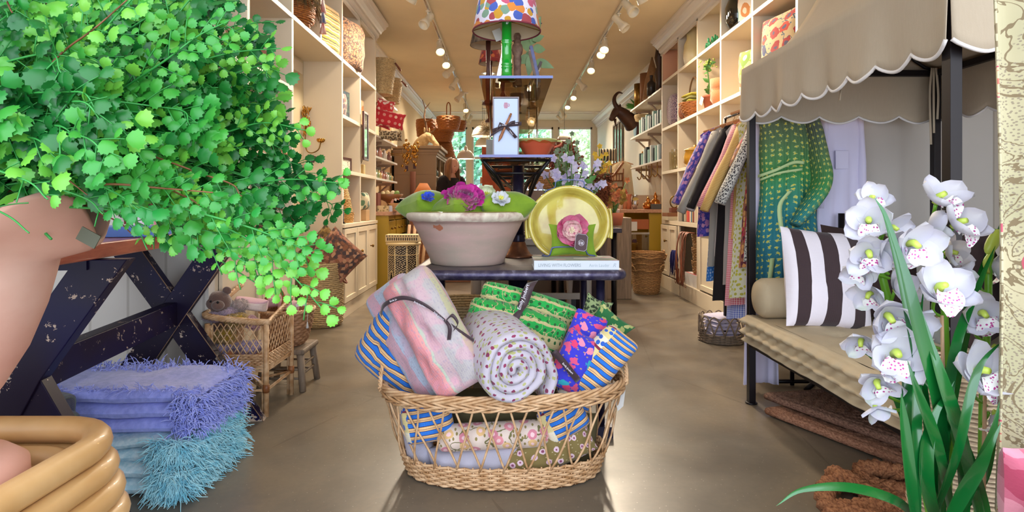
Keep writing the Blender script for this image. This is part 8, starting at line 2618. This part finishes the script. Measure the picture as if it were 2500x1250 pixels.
obj('urn', b, n.m, t)
obj('soil', B().lathe([(.17, .43), (.10, .47), (.001, .49)], 24), pm('moss', '#4a5a2c', .95, bump=.8, bs=60), t)
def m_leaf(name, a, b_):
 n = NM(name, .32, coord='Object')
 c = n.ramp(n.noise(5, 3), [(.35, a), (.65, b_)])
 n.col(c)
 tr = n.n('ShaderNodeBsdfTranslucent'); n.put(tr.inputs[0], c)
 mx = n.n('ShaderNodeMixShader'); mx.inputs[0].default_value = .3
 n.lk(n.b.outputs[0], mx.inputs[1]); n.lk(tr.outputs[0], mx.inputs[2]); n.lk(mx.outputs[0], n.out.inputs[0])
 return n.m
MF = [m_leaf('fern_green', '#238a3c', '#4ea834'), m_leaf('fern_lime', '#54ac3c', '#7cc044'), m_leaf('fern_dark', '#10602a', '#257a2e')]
M_FSTEM = pm('fern_stem', '#2f8a3c', .5)
M_FBROWN = pm('fern_brown_stem', '#7a4c30', .5)
LEAF2D = [(0, 0), (.20, .14), (.38, .34), (.36, .46), (.47, .58), (.38, .66), (.38, .82), (.24, .82), (.14, .97), (.02, .88), (-.12, .98), (-.20, .83), (-.36, .84), (-.38, .68), (-.48, .58), (-.37, .46), (-.38, .32), (-.20, .13)]
leafb = [B(), B(), B()]
stemb = [B(), B()]
rf = random.Random(77)
def leaflet(b, p, d, s):
 if p.x < -.60 and p.z < 1.062 and p.y < 1.15: return
 if p.z < .985 - .45 * max(0, p.x + .56): return
 d = d.normalized()
 nrm = Vector((rf.gauss(0, .45), -1 + rf.gauss(0, .35), rf.gauss(.35, .45))).normalized()
 sd = d.cross(nrm)
 if sd.length < .1: return
 sd = sd.normalized(); nn = sd.cross(d).normalized()
 vs = [p + d * (.5 * s) + nn * (.10 * s)]
 for x, y in LEAF2D:
  cup = -.22 * s * (x * x * 2 + (y - .5) ** 2)
  vs.append(p + sd * (x * s * 1.08) + d * (y * s) + nn * cup)
 m = len(LEAF2D)
 b.add(vs, [(0, 1 + i, 1 + (i + 1) % m) for i in range(m)], 0, True, [(0, 0)] * (m + 1))
def frond(ctrl, nb, bl, ls, shade, brown=0, taper=.6, start=.15, bare=.0):
 path = smoothpath(ctrl, 10)
 m = len(path)
 stemb[brown].tube(path, [.0024 * (1 - .6 * i / m) for i in range(m)], 5)
 for k in range(nb):
  s = start + (1 - start) * (k + .5) / nb
  i = min(m - 2, int(s * (m - 1)))
  p = path[i]; tg = (path[i + 1] - path[i]).normalized()
  sd = tg.cross(Vector((rf.gauss(0, .25), -1, rf.gauss(0, .25)))).normalized() * (1 if k % 2 else -1)
  L_ = bl * (1 - taper * max(0, (s - .4) / .6)) * rf.uniform(.75, 1.15)
  d = (sd * .8 + tg * .65 + Vector((0, rf.gauss(0, .3), -.10))).normalized()
  nl = max(2, int(L_ / (ls * .52)))
  q = [p]
  for j in range(1, nl + 1):
   d = (d + tg * .06 + Vector((0, 0, -.04))).normalized()
   q.append(q[-1] + d * (L_ / nl))
  if min(v_.z - .97 + .45 * max(0, v_.x + .56) for v_ in q) < 0 or (q[-1].x < -.62 and q[-1].z < 1.05 and q[-1].y < 1.15): continue
  stemb[0].tube(q, .0011, 3)
  for j in range(1, nl + 1):
   dd = (q[j] - q[j - 1]).normalized()
   s2 = dd.cross(Vector((0, -1, .2))).normalized() * (1 if j % 2 else -1)
   sz = ls * rf.uniform(.75, 1.15)
   if j == nl:
    leaflet(leafb[shade], q[j], dd, sz * 1.1)
   else:
    leaflet(leafb[shade], q[j], (s2 + dd * .5), sz)
 tip = path[-1]
 leaflet(leafb[shade], tip, (path[-1] - path[-3]), ls * 1.2)
crown = Vector((UX + .02, UY, .98))
KEY = [
 ([(60, 500, 1.0), (300, 470, .95), (560, 560, .92), (700, 660, .92), (800, 770, .93)], 18, .085, .021, 1),
 ([(60, 500, 1.0), (260, 470, 1.0), (420, 560, .95), (560, 650, .95), (640, 700, .95)], 12, .06, .020, 0),
 ([(60, 480, 1.0), (300, 455, 1.05), (520, 458, 1.05), (700, 438, 1.05), (825, 446, 1.05)], 17, .055, .021, 0),
 ([(60, 450, 1.0), (300, 360, 1.1), (520, 330, 1.1), (640, 300, 1.1), (745, 318, 1.1)], 16, .055, .020, 1),
 ([(60, 420, 1.0), (260, 250, 1.05), (430, 170, 1.05), (560, 130, 1.05), (685, 118, 1.05)], 16, .055, .021, 1),
 ([(60, 420, 1.0), (240, 260, 1.0), (400, 150, .95), (480, 90, .95), (560, 50, .95)], 14, .06, .021, 0),
 ([(60, 400, 1.0), (160, 200, .95), (240, 90, .95), (330, -10, .95), (400, -60, .95)], 12, .07, .023, 0),
 ([(40, 470, 1.0), (300, 480, .9), (560, 540, .88), (700, 590, .9), (760, 620, .9)], 15, .06, .020, 0),
 ([(60, 500, 1.0), (330, 520, .95), (500, 590, .93), (600, 640, .93), (700, 700, .94)], 12, .07, .020, 1),
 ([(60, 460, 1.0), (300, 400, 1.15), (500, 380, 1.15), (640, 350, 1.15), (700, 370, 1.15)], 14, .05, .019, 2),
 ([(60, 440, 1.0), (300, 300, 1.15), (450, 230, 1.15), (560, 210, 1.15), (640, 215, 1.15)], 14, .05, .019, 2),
]
for pts, nb, bl, ls, sh_ in KEY:
 frond([P(*q) for q in pts], nb, bl, ls * .88, sh_)
frond([P(0, 290, .9), P(70, 220, .88), P(150, 130, .87), P(230, 70, .86), P(310, 0, .86)], 10, .06, .021, 1, 1, start=.05)
frond([P(60, 470, 1.0), P(250, 450, .88), P(400, 460, .87), P(520, 470, .87)], 12, .05, .020, 0, 1)
for i in range(430):
 a = rf.uniform(-.06, pi + .35)
 rr = rf.uniform(.45, 1.0) ** .8
 ex = UX + .56 * rr * cos(a) + (.02 if cos(a) > 0 else 0)
 ez = 1.07 + .43 * rr * max(-.06, sin(a))
 ey = UY + rf.uniform(-.22, .42)
 if ey < .70: ey = .70
 end = Vector((ex, ey, ez - .06 * rr))
 if ex < -.72 and ez < 1.12 and ey < 1.15: continue
 mid = crown.lerp(end, .5) + Vector((0, rf.gauss(0, .04), .10 * rr * abs(cos(a)) + .02))
 st_ = crown + Vector((rf.gauss(0, .07), rf.gauss(0, .07), rf.uniform(-.02, .02)))
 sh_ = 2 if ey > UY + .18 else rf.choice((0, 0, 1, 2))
 frond([st_, mid, end, end + Vector((.05 * cos(a), -.01, -.03))], rf.randint(9, 13), rf.uniform(.045, .07), rf.uniform(.021, .029), sh_, 1 if rf.random() < .12 else 0, start=.25)
for i in range(110):
 u, v, y = rf.uniform(180, 610), rf.uniform(-40, 330), rf.uniform(1.05, 1.4)
 if u > 500 and v < 60: u -= 120
 end = P(u, v, y)
 st_ = crown + Vector((rf.gauss(0, .06), rf.gauss(0, .06), 0))
 mid = st_.lerp(end, .5) + Vector((0, 0, rf.uniform(.0, .09)))
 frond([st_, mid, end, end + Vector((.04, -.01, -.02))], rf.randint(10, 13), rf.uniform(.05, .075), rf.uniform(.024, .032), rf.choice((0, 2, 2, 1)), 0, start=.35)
for k in range(3):
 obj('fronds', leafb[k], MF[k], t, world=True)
obj('stem', stemb[0], M_FSTEM, t, world=True)
obj('brown_stem', stemb[1], M_FBROWN, t, world=True)
one('price_tag', B().box(-.018, .018, -.001, .001, -.012, .012, M=R('Y', .5)), pm('olive_tag', '#4a4c3c', .6), 'dark green tag hanging at the urn lip under the fern', 'tag', P(216, 580, .98))
# --- orchids on the right
M_PETAL = NM('orchid_petal', .45)
c = M_PETAL.ramp(M_PETAL.noise(14, 3), [(.35, '#d6d4da'), (.6, '#cac8d8'), (.75, '#ccd6c8')])
M_PETAL.col(c)
tr = M_PETAL.n('ShaderNodeBsdfTranslucent'); M_PETAL.put(tr.inputs[0], c)
mx = M_PETAL.n('ShaderNodeMixShader'); mx.inputs[0].default_value = .25
M_PETAL.lk(M_PETAL.b.outputs[0], mx.inputs[1]); M_PETAL.lk(tr.outputs[0], mx.inputs[2]); M_PETAL.lk(mx.outputs[0], M_PETAL.out.inputs[0])
M_PETAL = M_PETAL.m
n = NM('orchid_lip', .5)
v = n.vor(170, rand=.9)
n.col(n.mix(n.math('LESS_THAN', v, .33), hx('#e6e4e4'), hx('#b03c88')))
M_LIP = n.m
M_LIME = pm('lime_column', '#b4c850', .4)
M_OSTEM = pm('orchid_stem', '#6fae2c', .4, var=.15, vs=10)
M_BLADE = NM('orchid_blade', .22)
M_BLADE.col(M_BLADE.ramp(M_BLADE.noise(4, 3, M_BLADE.map((1, 1, .3))), [(.35, '#064a1e'), (.65, '#146a26')]))
M_BLADE.b.inputs['Coat Weight'].default_value = .4
M_BLADE = M_BLADE.m
t = thing('potted_orchid', 'white cymbidium orchid with tall arching flower stems in the right foreground', 'orchid', (PX(2280, 1.12), 1.12, 0))
OZ = .28
obj('plant_stand', B().box(-.16, .16, -.14, .14, 0, .10), M_GREYW, t, bevel=.01)
obj('pot', B().lathe([(.001, .10), (.10, .10), (.14, OZ), (.13, OZ), (.12, .22), (.001, .22)], 28), pm('glazed_pot', '#8a9aa0', .25, coat=.5), t)
def petalgrid(L_, W_, curl, cup, tipw=.55):
 def fn(a, c):
  s = 2 * a - 1
  w_ = W_ * .5 * (max(0, sin(pi * min(1, .10 + c * .90))) ** .55)
  x = s * w_
  y = L_ * c
  z = cup * (s * s) * W_ * .5 + curl * c * c * L_
  return (x, y, z)
 return fn
def oflower(i, u, v, y, yaw, pitch, roll, sc=1.0, back=False):
 """bloom faces local +Z; placed by yaw/pitch towards the viewer"""
 p = P(u, v, y)
 M0 = R('Z', radians(yaw)) @ R('X', radians(90 - pitch)) @ R('Z', radians(roll)) @ S(sc)
 if back: M0 = R('Z', radians(yaw + 180)) @ R('X', radians(90 - pitch)) @ R('Z', radians(roll)) @ S(sc)
 b = B()
 rp = random.Random(i)
 for k, (ang, L_, W_, curl) in enumerate(((0, .052, .044, .18), (66, .052, .048, .25), (-66, .052, .048, .25), (128, .052, .044, .12), (-128, .052, .044, .12))):
  el = 22 + rp.uniform(-8, 14)
  b.grid(6, 8, petalgrid(L_ * rp.uniform(.92, 1.08), W_, curl, .35), M=M0 @ R('Z', radians(ang + rp.uniform(-6, 6))) @ R('X', radians(el)))
 f = obj('flower', b, M_PETAL, t)
 f.location = p - t.location
 lb = B()
 def lip(a, c):
  s = 2 * a - 1
  w_ = .016 * (.55 + .6 * sin(pi * (.1 + .85 * c))) * (1 - .5 * max(0, c - .75) * 4 * (c > .75))
  return (s * w_, -.004 - .034 * c, .012 + .016 * c - .028 * c * c + .009 * s * s * (1 - c * .8) + .0015 * sin(s * 9) * c)
 lb.grid(8, 9, lip, M=M0)
 lb.grid(5, 5, lambda a, c: ((.010 + .006 * c) * (1 if False else 1) + .002 * a, -.002 - .016 * a, .006 + .014 * c), M=M0)
 lb.grid(5, 5, lambda a, c: (-(.010 + .006 * c) - .002 * a, -.002 - .016 * a, .006 + .014 * c), M=M0)
 obj('lip', lb, M_LIP, f)
 cb = B().tube([(0, .004, .0), (0, .006, .014), (0, .0, .024)], [.0065, .006, .0045], 8, M=M0)
 obj('column', cb, M_LIME, f)
 return p
FL = [ # u, v, y, yaw, pitch, roll, scale
 (2128, 492, 1.17, -20, 30, 20, .8), (2120, 545, 1.12, -30, 10, 0, 1.0), (2165, 560, 1.16, 25, 0, -10, .9), (2120, 620, 1.10, -25, -10, 5, 1.0), (2165, 610, 1.10, 10, -5, 0, 1.0),
 (2105, 665, 1.12, -50, -10, -20, .8), (2215, 600, 1.08, 5, 0, 0, 1.15), (2130, 718, 1.13, -60, -20, 10, .85), (2188, 715, 1.12, 20, 30, 15, .9), (2165, 772, 1.07, -12, -12, 25, 1.15),
 (2220, 780, 1.10, 12, -20, -10, .95), (2105, 830, 1.12, -40, -30, 10, .85), (2180, 872, 1.06, -15, 20, -15, 1.25), (2145, 930, 1.08, -30, -25, 40, .95), (2140, 990, 1.08, 0, -60, 90, .7),
 (2262, 560, 1.14, 60, 15, 0, .95), (2290, 500, 1.12, 10, 55, 5, 1.15), (2330, 560, 1.10, 25, 40, -10, 1.15), (2310, 625, 1.18, 30, 20, 0, .9), (2290, 720, 1.08, -5, 45, 0, 1.30), (2325, 680, 1.16, 60, 10, 20, .9),
 (2395, 770, 1.10, -20, 5, 10, 1.05), (2415, 650, 1.16, 60, 0, 0, 1.0), (2385, 920, 1.06, 0, 35, 12, 1.35), (2420, 850, 1.14, 30, -30, 0, 1.1), (2420, 1010, 1.10, 60, -30, 0, 1.0), (2260, 800, 1.2, 80, -10, 0, .8),
]
fps = []
for i, f in enumerate(FL):
 fps.append(oflower(i, *f))
def ostem(pts, r_=.0055):
 b = B().tube(smoothpath([P(*q) for q in pts], 8), r_, 10)
 return obj('flower_stem', b, M_OSTEM, t, world=True)
ostem([(2280, 1300, 1.12), (2240, 1100, 1.12), (2212, 930, 1.12), (2190, 800, 1.14), (2160, 700, 1.15), (2140, 600, 1.16), (2135, 520, 1.17)], .0075)
ostem([(2310, 1300, 1.15), (2320, 1050, 1.16), (2310, 850, 1.15), (2302, 700, 1.14), (2290, 600, 1.14), (2285, 530, 1.13)], .0065)
ostem([(2380, 1320, 1.14), (2395, 1150, 1.12), (2400, 950, 1.15), (2412, 780, 1.15), (2415, 640, 1.16), (2432, 560, 1.16)], .0065)
b = B()
STP = {0: (2140, 600, 1.16), 1: (2300, 640, 1.14), 2: (2412, 780, 1.15)}
for i, p in enumerate(fps):
 f = FL[i]
 if f[0] < 2250 and i < 15:
  v = min(1000, f[1] + 60); u = 2150 + (v - 600) * .17
  a = P(u + 8, v, 1.145)
 elif f[0] < 2350: a = P(2303, f[1] + 55, 1.145)
 else: a = P(2408, f[1] + 70, 1.15)
 mid = (a + p) / 2 + Vector((0, .02, -.012))
 b.tube(smoothpath([a, mid, p + Vector((0, .006, 0))], 5), .0033, 6)
obj('flower_stalk', b, M_OSTEM, t, world=True)
obj('bud', B().ell(P(2425, 590, 1.14), (.012, .010, .028), 10, 8, rot=R('Y', .5)).tube(smoothpath([P(2424, 612, 1.14), P(2405, 640, 1.14), P(2413, 665, 1.15)], 5), .004, 6), M_LIME, t, world=True)
BL = [
 [(2300, 1300, 1.1), (2250, 950, 1.05), (2205, 700, 1.04), (2165, 540, 1.05), (2135, 482, 1.06)],
 [(2310, 1300, 1.12), (2290, 1000, 1.02), (2240, 800, 1.0), (2200, 640, 1.0), (2150, 500, 1.02)],
 [(2280, 1300, 1.15), (2330, 950, 1.15), (2370, 750, 1.16), (2410, 620, 1.17), (2450, 530, 1.18)],
 [(2300, 1300, 1.1), (2300, 1100, 1.05), (2330, 850, 1.08), (2395, 680, 1.10), (2430, 600, 1.10)],
 [(2230, 1320, 1.1), (2225, 1100, 1.05), (2215, 950, 1.05), (2218, 760, 1.1), (2210, 640, 1.15)],
 [(2240, 1300, 1.0), (2236, 1050, 1.0), (2240, 850, 1.05), (2255, 700, 1.1)],
 [(2330, 1300, 1.02), (2370, 1180, 1.0), (2420, 1060, 1.0), (2440, 980, 1.0)],
 [(2290, 1320, .98), (2350, 1200, .97), (2400, 1120, .97), (2445, 1030, .98)],
 [(2260, 1300, 1.05), (2330, 1120, 1.0), (2370, 950, 1.0), (2400, 880, 1.02), (2450, 830, 1.04)],
 [(2330, 1300, 1.08), (2290, 1100, 1.0), (2240, 960, .98), (2215, 880, .98)],
 [(2400, 1300, 1.08), (2340, 1060, 1.02), (2290, 900, 1.0), (2235, 720, 1.02)],
 [(2250, 1300, 1.05), (2200, 1230, 1.0), (2080, 1190, .95), (1960, 1195, .92), (1895, 1235, .90)],
 [(2230, 1100, 1.2), (2180, 950, 1.2), (2130, 870, 1.2), (2070, 850, 1.2)],
 [(2350, 1320, 1.1), (2350, 1150, 1.1), (2320, 1000, 1.12), (2300, 860, 1.15)],
 [(2270, 1320, 1.12), (2380, 1200, 1.12), (2420, 1100, 1.12), (2450, 900, 1.14)],
 [(2240, 1320, 1.0), (2222, 1180, .98), (2205, 1020, .98), (2200, 960, .98)],
 [(2300, 1320, 1.04), (2260, 1180, 1.0), (2270, 1040, 1.0), (2330, 930, 1.02)],
 [(2420, 1320, 1.1), (2400, 1220, 1.08), (2350, 1080, 1.05), (2280, 960, 1.04), (2230, 900, 1.04)],
]
for i, q in enumerate(BL):
 obj('leaf', blade([P(*k) for k in q], (.021, .027, .018)[i % 3] if i != 11 else .016, cup=.3), M_BLADE, t, world=True)
b = B()
for (u0, v0, u1, v1) in ((2300, 1300, 2220, 960), (2310, 1300, 2300, 770), (2400, 1300, 2405, 950)):
 b.tube([P(u0, v0, 1.1), P((u0 + u1) / 2, (v0 + v1) / 2, 1.1), P(u1, v1, 1.11)], [.0035, .0038, .003], 7)
obj('support_stake', b, pm('stake_bamboo', '#c09a78', .6), t, world=True)
one('tall_seagrass_basket', weave([(.09, -.35), (.13, -.1), (.12, .2), (.10, .30)], 30, 26, .003), straw('pale_mesh', '#a89078', '#d8c0a0', 90, .7, .8), 'tall pale woven seagrass basket standing behind the orchid leaves', 'basket', (PX(2365, 1.46), 1.46, .352))
one('stool', B().lathe([(.12, 0), (.10, .3), (.12, .465), (.001, .465)], 20), M_RUST, 'small round stool behind the orchid pot', 'stool', (PX(2365, 1.42), 1.42, 0)) if False else None
# --- floral chintz curtain and cushion at the right edge
M_CHINTZ = floral('chintz', '#c8bfa0', ['#d8cba8', '#cfc4a0', '#d0a878', '#c8b890'], 9, .42, vine='#8a7c5c', leaf='#a89c74', leafsize=.22, ring='#d8a83c', jag=.4)
n = NM('chintz_fabric', .85, coord='UV')
g = n.ramp(n.noise(3, 3), [(.4, '#b8ae90'), (.6, '#a8a282')])
dots = n.math('LESS_THAN', n.vor(170, rand=.9, dims='2D'), .25)
g = n.mix(n.math('MULTIPLY', dots, n.ramp(n.noise(6, 2), [(.48, (0, 0, 0, 1)), (.5, (1, 1, 1, 1))])), g, hx('#8a7f6c'))
ln = n.noise(8, 4, dist=1.2)
g = n.mix(n.math('COMPARE', ln, .5, .012), g, hx('#7a6a50'))
g = n.mix(n.math('COMPARE', ln, .58, .008), g, hx('#7a6a50'))
v = n.vor(9.5, rand=.9, dims='2D')
vk = n.math('GREATER_THAN', n.sep(n.vor(9.5, rand=.9, dims='2D', out='Color'))[0], .55)
v = n.math('ADD', v, n.math('MULTIPLY', n.math('SUBTRACT', 1, vk), 2.0))
vj = n.math('ADD', v, n.math('MULTIPLY', n.math('SUBTRACT', n.noise(26, 2), .5), .10))
g = n.mix(n.math('LESS_THAN', vj, .30), g, hx('#beb28c'))
g = n.mix(n.math('COMPARE', vj, .30, .012), g, hx('#b05060'))
pet = n.math('MULTIPLY', n.math('SINE', n.math('MULTIPLY', vj, 60)), .5)
g = n.mix(n.math('MULTIPLY', n.math('LESS_THAN', vj, .29), n.math('GREATER_THAN', pet, .47)), g, hx('#b86a5c'))
g = n.mix(n.math('LESS_THAN', vj, .08), g, hx('#c8922c'))
n.col(g)
M_CHZ = n.m
def curtain(a, c):
 y = .72 + .42 * a
 x = PX(2440, 1.0) * 1.0 + .012 * sin(a * 26) + (.02 + .015 * sin(c * 5))
 return (.868 + .014 * sin(a * 24) + .010 * sin(c * 4 + a * 3), y, 2.3 - 1.9 * c)
t = thing('curtain', 'cream chintz curtain with large flowers hanging at the right edge', 'curtain', (.9, 1.0, 2.3))
obj('cloth', B().grid(60, 40, lambda a, c: (.872 + .30 * a + .0 * c, 1.02 + .018 * sin(a * 30) + .012 * sin(c * 6 + a * 4), 2.3 - 1.80 * c), uvfn=lambda a, c: (a * .42, c * 1.85)), M_CHZ, t, world=True, solid=.003)
obj('curtain_rod', B().cyl((.80, 1.02, 2.31), (1.3, 1.02, 2.31), .012, n=10), M_OLDBRASS, t, world=True)
o = one('printed_cushion', pillow(.24, .30, .12, 16, .05, 2.4, 131, .006, ex=.5), M_OLIVE, 'olive cushion with pink sprigs at the bottom right corner', 'cushion', (.875, .84, .525))
o.rotation_euler = (radians(12), radians(28), 0)
o = one('printed_cushion', pillow(.12, .14, .08, 12, .05, 2.4, 132, .006, ex=.5), floral('pink_rose_print', '#c06078', ['#d8889a', '#a83c58'], 26, .5), 'pink floral cushion peeking above the olive one at the right corner', 'cushion', (.865, .93, .585))
one('bench', B().box(.80, 1.35, .62, 1.0, 0, .40), M_RUST, 'weathered low bench under the corner cushions', 'bench', bevel=.01)
